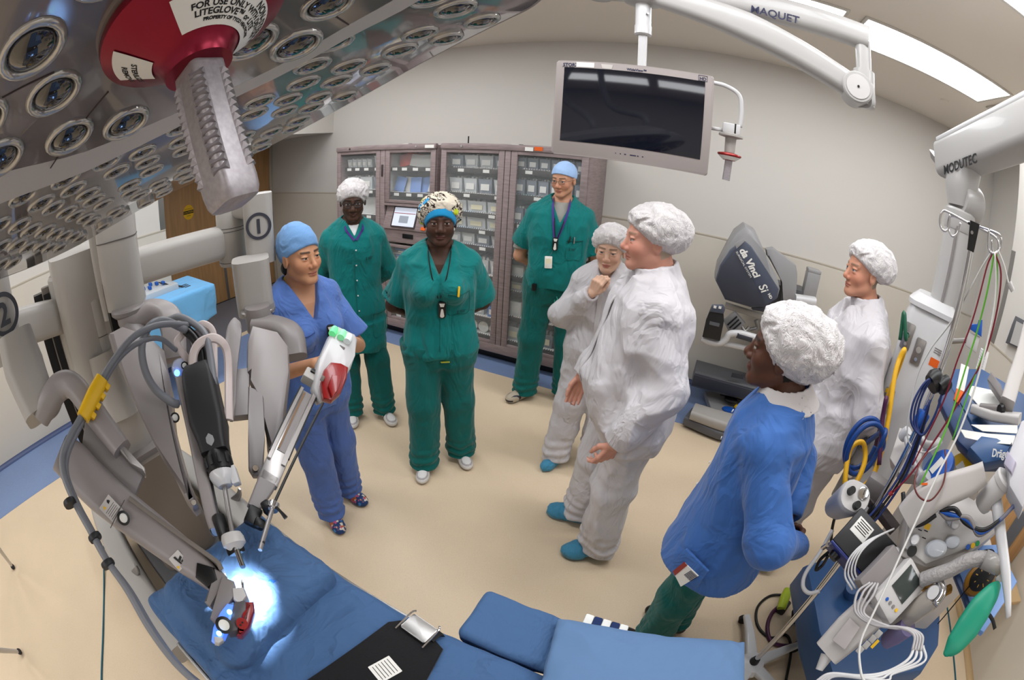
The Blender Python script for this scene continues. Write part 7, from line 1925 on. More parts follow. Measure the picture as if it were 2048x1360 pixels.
hose_thing('yellow gas hose running down the service column', [P_(outs[2], .06), (0.9237, 1.5805, 1.4719), (0.9006, 1.5619, 1.4428), (0.8888, 1.5227, 1.3737), (0.8914, 1.4526, 1.2613), (0.8877, 1.3763, 1.1532), (0.8621, 1.3100, 1.0579), (0.7907, 1.2899, 1.0008), (0.7575, 1.3121, 1.0242), (0.7569, 1.4031, 1.1084), (0.8062, 1.4196, 1.1418), (0.8329, 1.3780, 1.0955), (0.8121, 1.3219, 1.0273), (0.7683, 1.2965, 0.991)], .011, M_HY, [stem(outs[2])])
hose_thing('purple hose plugged into a lower outlet of the service column', [P_(outs[4], .06), P_(outs[4], .10), (0.8566, 1.4687, 1.3092), (0.8566, 1.4291, 1.2458), (0.876, 1.3248, 1.1188)], .010, M_HP, [stem(outs[4])])
hose_thing('dark blue gas hose coiled beside the service column', [P_(outs[3], .06), P_(outs[3], .09), (0.8753, 1.4057, 1.2204), (0.8666, 1.3654, 1.1563)] + [tuple(Vector((0.8109, 1.3624, 1.1360)) + Vector((.075 * math.cos(a), .02 * math.sin(a) + .006 * a, .105 * math.sin(a)))) for a in np.linspace(.3, 12.5, 34)], .0105, M_HB, [stem(outs[3])])
# ================================================================== SURGEON CONSOLE
M_SLATE = mat('console_slate', (74, 80, 96), rough=.42)
M_SLATED = mat('console_slate_dark', (56, 59, 70), rough=.45)
M_CG = mat('console_grey', (146, 145, 146), rough=.42)
M_CGD = mat('console_dark_grey', (92, 93, 98), rough=.45)
sc_ = thing('surgeon_console', 'grey and slate surgeon console with lettered viewing hood against the wall', 'console', (0.5, 3.4, 0))
YH = 3.30
def yplate(b, pts, y, t, bev=.01, sm=0): plate(b, pts, t, bev, sm)
hood_out = [(0.2956, 3.3000, 1.6176), (0.3818, 3.3000, 1.5923), (0.4823, 3.3000, 1.4538), (0.6311, 3.3000, 1.2713), (0.6626, 3.3000, 1.2089), (0.6591, 3.3000, 1.1374), (0.5788, 3.3000, 1.0546), (0.4548, 3.3000, 1.0170), (0.2472, 3.3000, 1.0318), (0.1351, 3.3000, 1.1712), (0.1361, 3.3000, 1.2719), (0.183, 3.3000, 1.4045), (0.2292, 3.3000, 1.5467)]
make('hood_shell', lambda b: plate(b, [tuple(Vector(p) + Vector((0, .14, 0))) for p in hood_out], .30, .05), M_CG, sc_)
make('hood_front', lambda b: plate(b, [(0.2833, 3.1400, 1.5283), (0.3488, 3.1400, 1.4966), (0.4797, 3.1400, 1.3718), (0.6128, 3.1400, 1.2493), (0.614, 3.1400, 1.1787), (0.5414, 3.1400, 1.1010), (0.4302, 3.1400, 1.0706), (0.2337, 3.1400, 1.0811), (0.1371, 3.1400, 1.2010), (0.1498, 3.1400, 1.3142), (0.2028, 3.1400, 1.4349)], .06, .015), M_SLATE, sc_)
make('hood_recess', lambda b: plate(b, [(0.2356, 3.1000, 1.4487), (0.2522, 3.1000, 1.4382), (0.4564, 3.1000, 1.2110), (0.5311, 3.1000, 1.1253), (0.4239, 3.1000, 1.0847), (0.2372, 3.1000, 1.0967), (0.1425, 3.1000, 1.2116), (0.1569, 3.1000, 1.3129)], .012, .004), M_SLATED, sc_)
make('hood_stripe', lambda b: plate(b, [(0.2271, 3.0900, 1.4944), (0.2806, 3.0900, 1.5452), (0.2947, 3.0900, 1.5273), (0.2442, 3.0900, 1.4593)], .01, .002), M_CG, sc_)
t0, t1 = Vector((0.2626, 3.0850, 1.4572)), Vector((0.4761, 3.0850, 1.2195))
TF = Matrix(((t1 - t0).normalized(), Vector((0, -1, 0)).cross((t1 - t0).normalized()), Vector((0, -1, 0)))).transposed().to_4x4(); TF.translation = t0
text('lettering', 'da Vinci', .070, TF, M_PAPER, sc_, .001, bold=.0025, shear=.2)
text('lettering', 'Si', .085, TF @ Matrix.Translation((.285, -.005, 0)), M_PAPER, sc_, .001, bold=.001, shear=.2)
text('lettering', 'HD', .028, TF @ Matrix.Translation((.37, .03, 0)), M_PAPER, sc_, .001, bold=.001)
text('lettering', 'SURGICAL SYSTEM', .020, TF @ Matrix.Translation((.0, -.028, 0)), M_PAPER, sc_, .001, sx=1.25)
make('hood_pad', lambda b: sweep(b, [(0.4525, 3.1600, 1.0662), (0.6381, 3.2000, 1.0678)], .05, .035, (0, 0, 1), .3, 0), M_SLATED, sc_)
make('support_arm', lambda b: plate(b, [(0.5024, 3.4500, 1.4648), (0.5566, 3.4500, 1.4894), (0.7671, 3.4500, 1.4054), (0.7942, 3.4500, 1.3439), (0.8337, 3.4500, 1.1296), (0.8125, 3.4500, 0.9573), (0.7259, 3.4500, 1.0620), (0.6952, 3.4500, 1.2593), (0.5199, 3.4500, 1.4175)], .10, .015), M_CG, sc_)
make('side_post', lambda b: (box(b, (0, 0, 0), (.12, .10, .26), T((0.9635, 3.5500, 1.2389)), .012), box(b, (0, 0, .14), (.12, .10, .03), T((0.9635, 3.5500, 1.2389)), .008)), M_CG, sc_)
make('white_cap', lambda b: sweep(b, [(0.7955, 3.3000, 1.1705), (0.9657, 3.3000, 1.1887)], .1, .07, (0, 0, 1), .35, 0), M_WHITE, sc_)
make('rear_column', lambda b: sweep(b, [(.80, 3.62, .25), (.80, 3.62, 1.2)], .30, .22, (0, 1, 0), .2, 0), M_CGD, sc_)
make('cross_rail', lambda b: sweep(b, [(0.2709, 3.5000, 0.9389), (0.7653, 3.5000, 0.9078), (1.1490, 3.5000, 0.8926)], .04, .05, (0, 0, 1), .3, 0), M_RG, sc_)
make('armrest', lambda b: tube(b, [(0.1219, 3.1000, 0.7662), (0.1917, 3.1000, 0.7514), (0.2677, 3.1000, 0.7621), (0.3049, 3.1000, 0.8028), (0.3254, 3.1000, 0.8471), (0.3987, 3.1000, 0.8687), (0.4781, 3.1000, 0.8685), (0.7249, 3.1000, 0.8579)], .026, 14, 6), M_WHITE, sc_, True)
make('armrest_lower', lambda b: tube(b, [(0.2695, 3.1200, 0.7547), (0.4275, 3.1200, 0.7614), (0.7571, 3.1200, 0.7615)], .020, 12, 5), M_WHITE, sc_, True)
make('armrest_sleeve', lambda b: tube(b, [(0.3774, 3.1000, 0.8597), (0.498, 3.1000, 0.8538)], .029, 14, 0), M_SLATED, sc_, True)
make('touchpad', lambda b: plate(b, [(0.1415, 3.0800, 1.0129), (0.224, 3.0800, 1.0509), (0.2552, 3.0800, 0.9452), (0.2606, 3.0800, 0.7917), (0.1251, 3.0800, 0.7902), (0.1246, 3.0800, 0.9142)], .05, .008), M_DARK, sc_)
make('touchpad_top', lambda b: plate(b, [(0.144, 3.0600, 1.0381), (0.2226, 3.0600, 1.0564), (0.2431, 3.0600, 1.0315), (0.2386, 3.0600, 1.0005), (0.1387, 3.0600, 0.992)], .05, .008), M_SLATE, sc_)
make('touchpad_marks', lambda b: [box(b, (0, 0, 0), (.02, .004, .018), T(p)) for p in ((0.1667, 3.0300, 1.0374), (0.2029, 3.0300, 1.0422))], M_PAPER, sc_)
make('touchpad_slot', lambda b: box(b, (0, 0, 0), (.075, .004, .025), T((0.1909, 3.0500, 0.9094))), M_CGD, sc_)
make('master_handle', lambda b: (plate(b, [(0.2614, 3.2000, 0.9071), (0.3328, 3.2000, 0.9947), (0.4291, 3.2000, 0.9274), (0.3474, 3.2000, 0.7997)], .05, .006),), M_CG, sc_)
make('handle_slots', lambda b: [tube(b, [a, c], .006, 6, 0) for a, c in (((0.2967, 3.1600, 0.8895), (0.3529, 3.1600, 0.9693)), ((0.317, 3.1600, 0.8707), (0.3732, 3.1600, 0.9508)), ((0.3375, 3.1600, 0.8519), (0.3936, 3.1600, 0.9323)))], M_BLACK, sc_)
make('wrist_links', lambda b: (tube(b, [(0.4032, 3.2000, 0.9014), (0.4424, 3.1800, 0.8701), (0.4691, 3.2000, 0.8974)], .014, 10, 4), tube(b, [(0.4892, 3.2500, 0.8646), (0.543, 3.2500, 0.8978), (0.5166, 3.2500, 0.9517)], .018, 10, 4)), M_STEEL, sc_)
# base with pedals
make('base_bar', lambda b: (sweep(b, [(0.1501, 3.6200, 0.2475), (0.4469, 3.6200, 0.2391), (0.9931, 3.6200, 0.2353)], .28, .15, (0, 0, 1), .2, 0)), M_CGD, sc_)
make('base_bar_face', lambda b: sweep(b, [(0.1497, 3.4700, 0.2552), (0.4449, 3.4700, 0.2494), (0.9762, 3.4700, 0.2364)], .03, .10, (0, 0, 1), .2, 0), M_SLATED, sc_)
make('base_display', lambda b: box(b, (0, 0, 0), (.11, .004, .04), T((0.524, 3.4750, 0.3773), 6)), M_SLATED, sc_)
make('pedal_tray', lambda b: sweep(b, [(0.3356, 3.5097, 0.05), (0.7504, 3.6109, 0.05), (1.0672, 3.6854, 0.05)], .34, .05, (0, 0, 1), .2, 0), M_CG, sc_)
make('pedal_pad', lambda b: sweep(b, [(0.4264, 3.6255, 0.14), (0.6126, 3.6389, 0.14)], .16, .03, (0, 0, 1), .2, 0), M_BLACK, sc_)
for p, m_ in (((0.5364, 3.5066, 0.13), M_BLACK), ((0.6546, 3.6102, 0.13), M_BLACK), ((0.6412, 3.4639, 0.1), M_YEL), ((0.533, 3.4140, 0.08), M_BLUEP)):
    make('pedal', lambda b: lathe(b, [(.05, -.012), (.056, 0), (.05, .012), (.03, .018), (0, .019)], T(p), 24, True, 1.2, .8), m_, sc_)
make('front_step', lambda b: sweep(b, [(0.2012, 3.1380, 0.14), (0.4612, 3.0984, 0.14), (0.6581, 3.1063, 0.14)], [.18, .20, .20], [.08, .09, .09], (0, 0, 1), .35), M_RG, sc_)
make('front_step_skirt', lambda b: sweep(b, [(0.1754, 3.1806, 0.06), (0.464, 3.1052, 0.06), (0.6859, 3.1220, 0.06)], [.20, .22, .2], .08, (0, 0, 1), .25), M_CGD, sc_)
make('step_vent', lambda b: [box(b, (0, 0, 0), (.012, .004, .05), T(Vector((0.5485, 3.0481, 0.1)) + Vector((.02 * i, .006 * i, 0)))) for i in range(6)], M_BLACK, sc_)
# blue-draped instrument table behind the robot
dt = thing('draped_table', 'small back table covered with light blue drape near the wooden door', 'table', (-3.95, 1.06, 0))
C_DRAPE = cloth('light_blue_drape', (110, 176, 226), wr=.7, dist=.02, scale=4, rough=.7)
def drape(P):
    q = np.abs(P - np.array((-3.95, 1.06, .80), np.float32)) - np.array((.30, .62, .06), np.float32)
    d = np.linalg.norm(np.maximum(q, 0), axis=-1) + np.minimum(q.max(-1), 0) - .02
    q2 = np.abs(P - np.array((-3.95, 1.06, .70), np.float32)) - np.array((.315, .64, .20), np.float32)
    s_ = np.linalg.norm(np.maximum(q2, 0), axis=-1) + np.minimum(q2.max(-1), 0) - .01
    s_ = s_ + .02 * np.sin(P[:, 0] * 14 + P[:, 1] * 12) * np.clip((.85 - P[:, 2]) / .2, 0, 1)
    s_ = np.maximum(s_, .56 + .07 * np.sin(P[:, 0] * 5 + P[:, 1] * 4) - P[:, 2])
    return smin(d, s_, .04)
soft('drape', drape, (-4.34, .35, .45), (-3.55, 1.80, .95), .016, C_DRAPE, dt)
for x in (-4.18, -3.72):
    for y in (.56, 1.56): make('leg', lambda b: cyl(b, (x, y, 0), (x, y, .82), .016, .016, 12), M_STEEL, dt)
tr = thing('instrument_tray', 'clear tray of blue tipped surgical instruments on the draped table', 'tray', (-4.02, 1.25, .88))
make('tray', lambda b: box(b, (-4.02, 1.22, .93), (.30, .42, .07), None, .01), mat('clear_acrylic', (214, 216, 216), rough=.1, alpha=.7), tr)
for i in range(12):
    x = -4.14 + .02 * (i % 6) * 1.6; y = 1.06 + .05 * (i // 2)
    make('instrument_cap', lambda b: box(b, (x, y, .985), (.02, .03, .03), T((0, 0, 0)), .004), M_BLUEP, tr)
for i in range(3):
    t = thing('laparoscopic_instrument', f'{["nearest", "middle", "farthest"][i]} of three thin black instruments on the light blue drape', 'instrument', (-3.92, 1.48, .88))
    make('shaft', lambda b: cyl(b, (-4.05 + .03 * i, 1.28, .99), (-3.94 + .05 * i, 1.5, .90), .005, .005, 8), M_BLACK, t)
    make('handle', lambda b: box(b, (-3.935 + .05 * i, 1.51, .90), (.03, .07, .025), T((0, 0, 0)), .006), M_DARK, t)
# stool legs at the left edge, thin cables on the floor
for p0, p1, lab in (((-1.7938, -0.7177, 1.0771), (-2.9166, -1.1534, 0.02), 'white stool leg with black foot at the left edge, upper one'), ((-1.2941, -1.0344, 0.9698), (-2.1960, -1.3437, 0.03), 'white stool leg with black caster at the left edge, lower one')):
    t = thing('stand_leg', lab, 'stand leg', p1)
    a, c = Vector(p0), Vector(p1)
    make('tube', lambda b: cyl(b, a, a.lerp(c, .94), .016, .014, 14), M_WHITEP, t)
    make('foot', lambda b: lathe(b, [(.016, .02), (.02, .005), (.02, -.018), (.012, -.02)], frame(c, a - c), 16), M_RUBBER, t)
t = thing('floor_cable', 'thin blue cable running along the floor beside the robot foot', 'cable', (-1.9767, -0.5559, 0.004))
make('tubing', lambda b: tube(b, [(-2.4918, -0.243, 0.03), (-2.1889, -0.4153, 0.005), (-1.9154, -0.5895, 0.005), (-1.6589, -0.7914, 0.005)], .006, 8, 6), mat('teal_cable', (20, 92, 110)), t, True)
t = thing('floor_cable', 'thin blue cable running along the floor under the green breathing bag', 'cable', (2.4874, 1.3102, 0.004))
make('tubing', lambda b: tube(b, [(2.4660, 1.7171, 0.005), (2.4548, 1.4421, 0.005), (2.4444, 1.1865, 0.005), (2.4412, 0.9451, 0.005)], .006, 8, 6), mat('teal_cable', (20, 92, 110)), t, True)
# ================================================================== INFUSION POLE
iv = thing('infusion_pole', 'steel infusion pole with wire hooks and white star base on the right', 'infusion pole', (.813, 1.077, 0))
pb, pt = Vector((.813, 1.077, .10)), Vector((0.8013, 1.1088, 1.9738))
make('pole', lambda b: (cyl(b, pb - Vector((0, 0, .04)), pb.lerp(pt, .52), .0135, .0135, 18), cyl(b, pb.lerp(pt, .5), pt, .0105, .0105, 18)), M_CHROME, iv)
make('pole_collar', lambda b: (lathe(b, [(.016, -.03), (.022, -.02), (.022, .02), (.016, .03)], T(pb.lerp(pt, .52)), 20)), M_BLACK, iv)
make('pole_boot', lambda b: lathe(b, [(.024, -.03), (.026, .0), (.02, .025)], T(pb), 24), M_BLACK, iv)
make('base_hub', lambda b: lathe(b, [(.07, -.06), (.075, -.04), (.06, -.01), (.02, .0)], T(pb), 28), M_WHITE, iv)
for i in range(5):
    a = math.radians(102 + 72 * i); e = pb + Vector((.30 * math.cos(a), .30 * math.sin(a), -.035))
    lg = make('base_leg', lambda b: sweep(b, [pb + Vector((.03 * math.cos(a), .03 * math.sin(a), -.03)), pb.lerp(e, .6), e], [.07, .05, .038], [.035, .03, .026], (0, 0, 1), .4), M_WHITE, iv)
    make('caster', lambda b: (cyl(b, e + Vector((0, -.012, -.035)), e + Vector((0, .012, -.035)), .028, .028, 18), cyl(b, e, e - Vector((0, 0, .03)), .01, .01, 10)), M_RUBBER, lg)
make('hook_clamp', lambda b: sweep(b, [pt + Vector((0, 0, .035)), pt - Vector((0, 0, .045))], [.034, .024], [.03, .022], (.5, .8, 0), .2, 0), M_BLACK, iv)
make('clamp_screw', lambda b: cyl(b, Vector((0.7857, 1.0950, 1.9780)), Vector((0.7799, 1.0869, 1.9775)), .005, .005, 12), M_STEEL, iv)
def wire(pts, nm='hook', r=.0038): make(nm, lambda b: tube(b, pts, r, 8, 6), M_CHROME, iv, True)
wire([(0.7878, 1.1165, 1.9992), (0.7222, 1.1476, 2.0050), (0.7019, 1.1603, 2.0027), (0.6973, 1.1650, 1.9780), (0.7042, 1.1621, 1.9564), (0.717, 1.1545, 1.9516), (0.725, 1.1488, 1.9648), (0.7227, 1.1475, 2.0023)])
wire([(0.8045, 1.1410, 2.0040), (0.7681, 1.2016, 2.0049), (0.7638, 1.2174, 1.9897), (0.7662, 1.2174, 1.9680), (0.7823, 1.2080, 1.9490), (0.7967, 1.1978, 1.9640), (0.8, 1.1934, 1.9969)])
wire([(0.8045, 1.1041, 2.0035), (0.8326, 1.0446, 2.0053), (0.8479, 1.0197, 2.0010), (0.8561, 1.0147, 1.9806), (0.8497, 1.0216, 1.9572), (0.836, 1.0333, 1.9492), (0.8243, 1.0421, 1.9586), (0.8163, 1.0446, 2.0067)])
wire([(0.8226, 1.1282, 2.0031), (0.872, 1.0908, 1.9995), (0.8898, 1.0771, 1.9907), (0.8944, 1.0749, 1.9673), (0.8827, 1.0854, 1.9531), (0.8732, 1.0910, 1.9857)])
# coloured monitoring leads hung from the hook
def lead(label, pts, m, r=.0028, tip=None, cat='cable', nm='monitoring_lead'):
    t = thing(nm, label, cat, pts[-1])
    make('wire', lambda b: tube(b, pts, r, 8, 8), m, t, True)
    if tip: make('tip', lambda b: (cyl(b, tip[0], tip[1], tip[2], tip[2] * .8, 12)), tip[3], t)
    return t
M_LR = mat('lead_red', (120, 18, 40), rough=.35); M_LG = mat('lead_green', (92, 176, 44), rough=.35); M_LW = mat('lead_clear', (206, 204, 200), rough=.25); M_LB = mat('lead_navy', (26, 46, 104), rough=.4); M_LBR = mat('lead_brown', (96, 34, 26), rough=.4)
lead('dark red lead hanging left of the other leads from the pole hook', [(0.8373, 1.0322, 1.9498), (0.8292, 1.0399, 1.8999), (0.8208, 1.0373, 1.7615), (0.8102, 1.0366, 1.6459), (0.8103, 1.0280, 1.5311), (0.796, 1.0148, 1.4092), (0.7842, 0.9983, 1.3337)], M_LR)
lead('dark red lead hanging right of the other leads from the pole hook', [(0.8373, 1.0191, 1.9525), (0.8634, 0.9984, 1.9066), (0.8787, 0.9925, 1.7917), (0.8759, 0.9901, 1.6808), (0.8536, 1.0007, 1.5541), (0.8238, 0.9995, 1.4238), (0.7843, 0.9839, 1.3093), (0.753, 0.9808, 1.2434)], M_LR, .0032, ((0.753, 0.9808, 1.2434), (0.7449, 0.9802, 1.2333), .008, M_REDP))
lead('green lead hanging from the pole hook down to a lime clip', [(0.8411, 1.0290, 1.9516), (0.8435, 1.0272, 1.8530), (0.8457, 1.0275, 1.7434), (0.8361, 1.0127, 1.6333), (0.8175, 0.9658, 1.4903), (0.7847, 0.914, 1.3603), (0.7635, 0.8638, 1.2779)], M_LG, .003, ((0.7654, 0.8645, 1.2811), (0.7519, 0.8598, 1.2586), .012, M_LG))
lead('second green lead crossing over the pole to the left', [(0.8487, 1.0225, 1.9553), (0.8678, 1.0067, 1.8521), (0.8773, 0.9991, 1.7337), (0.8641, 0.9862, 1.5786), (0.8591, 0.9566, 1.4567)], M_LG, .0026)
lead('clear line hanging from the pole hook to the machine', [(0.8373, 1.0191, 1.9525), (0.8549, 0.9908, 1.8398), (0.8426, 0.9478, 1.6637), (0.8084, 0.8883, 1.5193), (0.7526, 0.8233, 1.4059), (0.6983, 0.7206, 1.2791), (0.6472, 0.5885, 1.1691), (0.6344, 0.528, 1.1282), (0.6555, 0.4638, 1.1049), (0.6785, 0.4262, 1.1032)], M_LW, .0034)
lead('clear line looping from the hook past the orange sticker', [(0.8397, 1.0432, 1.9483), (0.8307, 1.0767, 1.8847), (0.8082, 1.1300, 1.7270), (0.7785, 1.1652, 1.6153), (0.7674, 1.1686, 1.5153), (0.7789, 1.1245, 1.3896), (0.8049, 1.0846, 1.3457), (0.8513, 1.0521, 1.3524), (0.8897, 1.0405, 1.3928)], M_LW, .003)
lead('clear line with white clamp hanging from the hook on the right', [(0.8433, 1.0135, 1.9635), (0.8658, 0.9958, 1.9345), (0.8859, 0.9786, 1.8984), (0.8996, 0.9659, 1.8860)], M_LW, .003, ((0.8871, 0.9775, 1.8991), (0.9013, 0.9643, 1.8843), .010, M_WHITEP))
lead('thin brown lead looping below the grey arm', [(0.8083, 0.9111, 1.4456), (0.8015, 0.8653, 1.4290), (0.7927, 0.8244, 1.3955), (0.7678, 0.8084, 1.3573), (0.7392, 0.8273, 1.3463), (0.7233, 0.8626, 1.3565), (0.739, 0.9108, 1.3874), (0.7646, 0.9333, 1.4158)], M_LBR, .0028)
# cuff bulb / cable bundle clamped on the pole
bd = thing('cable_bundle', 'bundle of navy cables with black strap clamped on the infusion pole', 'cable', (0.7956, 1.0989, 1.5546))
make('strap', lambda b: lathe(b, [(.030, -.02), (.036, 0), (.030, .02)], frame((0.7906, 1.0899, 1.5547), (.7, .2, .6)), 20), M_BLACK, bd)
make('strap', lambda b: lathe(b, [(.022, -.02), (.026, 0), (.022, .02)], frame((0.8126, 1.0624, 1.5603), (.7, .2, .6)), 20), M_BLACK, bd)
for dx in (-6, 0, 6): make('wire', lambda b: tube(b, [Vector((0.8185, 1.0701, 1.5579)), Vector((0.7646, 1.0832, 1.5552)) + Vector((.001 * dx, 0, 0)), Vector((0.7423, 1.0766, 1.4916)) + Vector((.002 * dx, 0, 0)), Vector((0.753, 1.0576, 1.4322)) + Vector((.002 * dx, 0, 0)), Vector((0.7913, 1.0338, 1.4129)), Vector((0.81, 1.0409, 1.4773)), Vector((0.813, 1.0578, 1.5473))], .004, 8, 6), M_LB, bd, True)
for i, (x, y) in enumerate(((1800, 960), (1790, 985), (1765, 1000))): make('wire', lambda b: tube(b, [(0.7832, 1.0657, 1.5058), Vector((0.7827, 1.0486, 1.4022)) + Vector((.008 * i, 0, 0)), Vector((0.7723, 1.0187, 1.2816)) + Vector((.012 * i, 0, 0)), Vector((0.7315, 0.9869, 1.1680)) + Vector((.016 * i, 0, 0)), Vector((0.6994, 0.9707, 1.1167)) + Vector((.02 * i, 0, 0))], .0045, 8, 6), M_LB if i != 1 else M_BLACK, bd, True)
make('blue_clamp', lambda b: box(b, (0, 0, 0), (.04, .035, .05), frame((0.7844, 1.0718, 1.4417), (.2, .1, .9)), .008), M_BLUEP, bd)
# ---- black box warmer with blue end panel on the pole
bw_ = thing('fluid_warmer', 'black box with dark blue end panel and knobs clamped to the infusion pole', 'device', (0.6899, 0.92, 1.1015))
F0 = Vector((0.67, 0.9602, 1.0966)); w1 = (Vector((0.6928, 0.8066, 1.1521)) - Vector((0.6544, 0.9669, 1.0917))).normalized()
WF = frame((0.7161, 0.8935, 1.0944), (-.30, -.55, .78), (.75, -.62, -.15)) @ Matrix.Scale(.86, 4)
make('case', lambda b: box(b, (0, 0, 0), (.24, .15, .12), WF, .008), M_DARK, bw_)
make('end_panel', lambda b: box(b, (-.02, -.078, .0), (.20, .012, .11), WF, .004), mat('panel_blue', (20, 36, 104), rough=.35), bw_)
make('name_plate', lambda b: box(b, (-.06, .02, .0605), (.075, .06, .002), WF, .001), M_PAPER, bw_)
make('plate_text', lambda b: [box(b, (-.06, .042 - .008 * i, .0618), (.06 - .01 * (i % 2), .003, .0006), WF) for i in range(5)], M_INKB, bw_)
make('knob', lambda b: cyl(b, WF @ Vector((-.07, -.085, .0)), WF @ Vector((-.07, -.103, .0)), .020, .017, 24), M_BLACK, bw_)
for x in (.0, .03, .06): make('socket', lambda b: cyl(b, WF @ Vector((x, -.085, -.02)), WF @ Vector((x, -.092, -.02)), .008, .008, 14), M_CHROME, bw_)
make('socket_rail', lambda b: tube(b, [WF @ Vector((-.12, -.09, .03)), WF @ Vector((-.125, -.092, -.04))], .008, 10, 0), M_CHROME, bw_)
# ---- white vacuum regulator
vr = thing('vacuum_regulator', 'white rounded vacuum regulator with gauge and black knobs behind the black box', 'regulator', (0.7099, 1.0821, 1.1027))
VF = frame((0.6514, 1.0270, 1.1669), (-.10, -.62, .78), (.9, -.3, 0))
make('case', lambda b: loft(b, [[VF @ Vector((x * s_, y * s_, z)) for x, y in rrect(.115, .10, .045)] for s_, z in ((.75, -.15), (.92, -.05), (1.0, .0), (.98, .015), (.9, .022))]), M_WHITEP, vr)
make('gauge', lambda b: lathe(b, [(.020, .020), (.020, .027), (.017, .028), (0, .028)], VF @ T((.022, .018, 0)), 26), M_CHROME, vr)
make('gauge_needle', lambda b: box(b, (.022, .02, .0285), (.002, .016, .0008), VF), M_INKB, vr)
for x, y in ((-.025, .006), (.012, -.026)): make('knob', lambda b: cyl(b, VF @ Vector((x, y, .018)), VF @ Vector((x, y, .042)), .013, .012, 18), M_BLACK, vr)
make('outlet_tube', lambda b: tube(b, [(0.6778, 1.0918, 1.0883), (0.6666, 1.0918, 1.0426), (0.685, 1.0877, 0.9812), (0.7139, 1.0777, 0.9237)], .006, 8, 6), M_BLACK, vr, True)
make('mount_bar', lambda b: sweep(b, [(0.7897, 1.1620, 1.0935), (0.9017, 1.0295, 1.0711)], .05, .03, (0, 0, 1), .2, 0), M_CABD, vr)
make('mount_block', lambda b: box(b, (0, 0, 0), (.09, .07, .07), frame((0.8116, 1.1683, 1.1250), (.1, .1, 1), (.8, -.5, 0)), .008), M_RG2, vr)
# ================================================================== ANAESTHESIA MACHINE
am = thing('anesthesia_machine', 'large white and blue anaesthesia machine at the right edge', 'anesthesia machine', (1.45, 1.35, 0))
M_DB = mat('machine_blue', (50, 84, 130), rough=.38); M_DBD = mat('machine_blue_dark', (38, 62, 104), rough=.4); M_DBL = mat('machine_blue_light', (118, 152, 206), rough=.4)
M_AG = mat('machine_grey', (184, 178, 174), rough=.4)
# wheeled base
make('base', lambda b: (plate(b, [(0.8929, 1.4456, 0.27), (1.0928, 1.5471, 0.27), (1.5313, 1.5319, 0.27), (1.8196, 1.1788, 0.27), (1.7645, 0.9802, 0.27), (1.6178, 0.8353, 0.27), (1.0446, 0.8235, 0.27), (0.9583, 1.0630, 0.27)], .20, .03, 0, -.08)), M_DB, am)
make('base_drawer', lambda b: [plate(b, [(1.0386, 0.9959, 0.3), (1.2485, 1.0277, 0.3), (1.2968, 0.9193, 0.3), (1.0738, 0.8835, 0.3)], .02, .004)], M_DB, am)
make('base_groove', lambda b: tube(b, [(0.9947, 1.4315, 0.275), (1.0253, 1.1828, 0.275), (1.0922, 0.8757, 0.275)], .004, 6, 4), M_DBD, am)
make('foot_guard', lambda b: sweep(b, [(1.5725, 0.9488, 0.16), (1.7930, 1.0013, 0.16), (1.8721, 1.1520, 0.16)], .06, .08, (0, 0, 1), .3), M_BLACK, am)
for p in ((1.0911, 1.4414, 0.05), (1.2485, 0.9362, 0.05), (1.8851, 1.0837, 0.05), (1.6353, 1.6473, 0.05)): make('caster', lambda b: cyl(b, Vector(p) - Vector((0, .03, 0)), Vector(p) + Vector((0, .03, 0)), .05, .05, 20), M_RUBBER, am)
make('blue_cylinder', lambda b: (cyl(b, (1.2498, 1.3494, 0.27), (1.1063, 1.2537, 0.55), .045, .045, 24)), M_DB, am)
# trunk, worktop and front
make('trunk', lambda b: sweep(b, [(1.50, 1.36, .28), (1.52, 1.36, .95)], .50, .46, (1, -.15, 0), .12, 0), M_AG, am)
make('breathing_block', lambda b: plate(b, [(0.8253, 0.9386, 1.1848), (0.8868, 0.9613, 1.2511), (1.0234, 0.9108, 1.2892), (1.1325, 0.8212, 1.3055), (1.1202, 0.7778, 1.2754), (0.9949, 0.7505, 1.1784), (0.9048, 0.7754, 1.1277), (0.8144, 0.8276, 1.1178)], .16, .02), M_AG, am)
bb = make('valve_panel', lambda b: plate(b, [(0.7922, 0.8753, 1.2452), (0.9088, 0.8595, 1.3172), (1.0503, 0.7614, 1.3224), (1.0140, 0.7424, 1.2830), (0.8596, 0.7475, 1.1943), (0.7874, 0.8049, 1.1921)], .03, .008), M_WHITEP, am)
for p, r_ in (((0.8667, 0.7582, 1.2445), .028), ((0.9137, 0.7548, 1.2747), .020), ((0.9122, 0.8132, 1.3032), .018)):
    make('valve_dome', lambda b: lathe(b, [(r_, 0), (r_, .012), (r_ * .8, .02), (r_ * .3, .024), (0, .0245)], frame(p, tocam(p)), 24, True, 1.3, .9), mat('valve_clear', (196, 200, 206), rough=.1, alpha=.8), bb)
    make('valve_disc', lambda b: lathe(b, [(r_ * .7, .004), (r_ * .65, .010), (0, .0105)], frame(p, tocam(p)), 20, True, 1.2, .8), M_SLATED, bb)
make('label_dots', lambda b: [box(b, (0, 0, 0), (.014, .003, .002), frame(p, tocam(p), (.9, -.3, 0))) for p in ((0.8058, 0.8342, 1.2594), (0.8126, 0.8207, 1.2506), (0.8085, 0.8081, 1.2399), (0.8254, 0.7957, 1.2458), (0.8288, 0.8104, 1.2581))], M_INKB, bb)
make('yellow_label', lambda b: box(b, (0, 0, 0), (.020, .016, .002), frame((0.8296, 0.8174, 1.2680), tocam((0.8296, 0.8174, 1.2680)), (.9, -.3, 0))), M_YEL, bb)
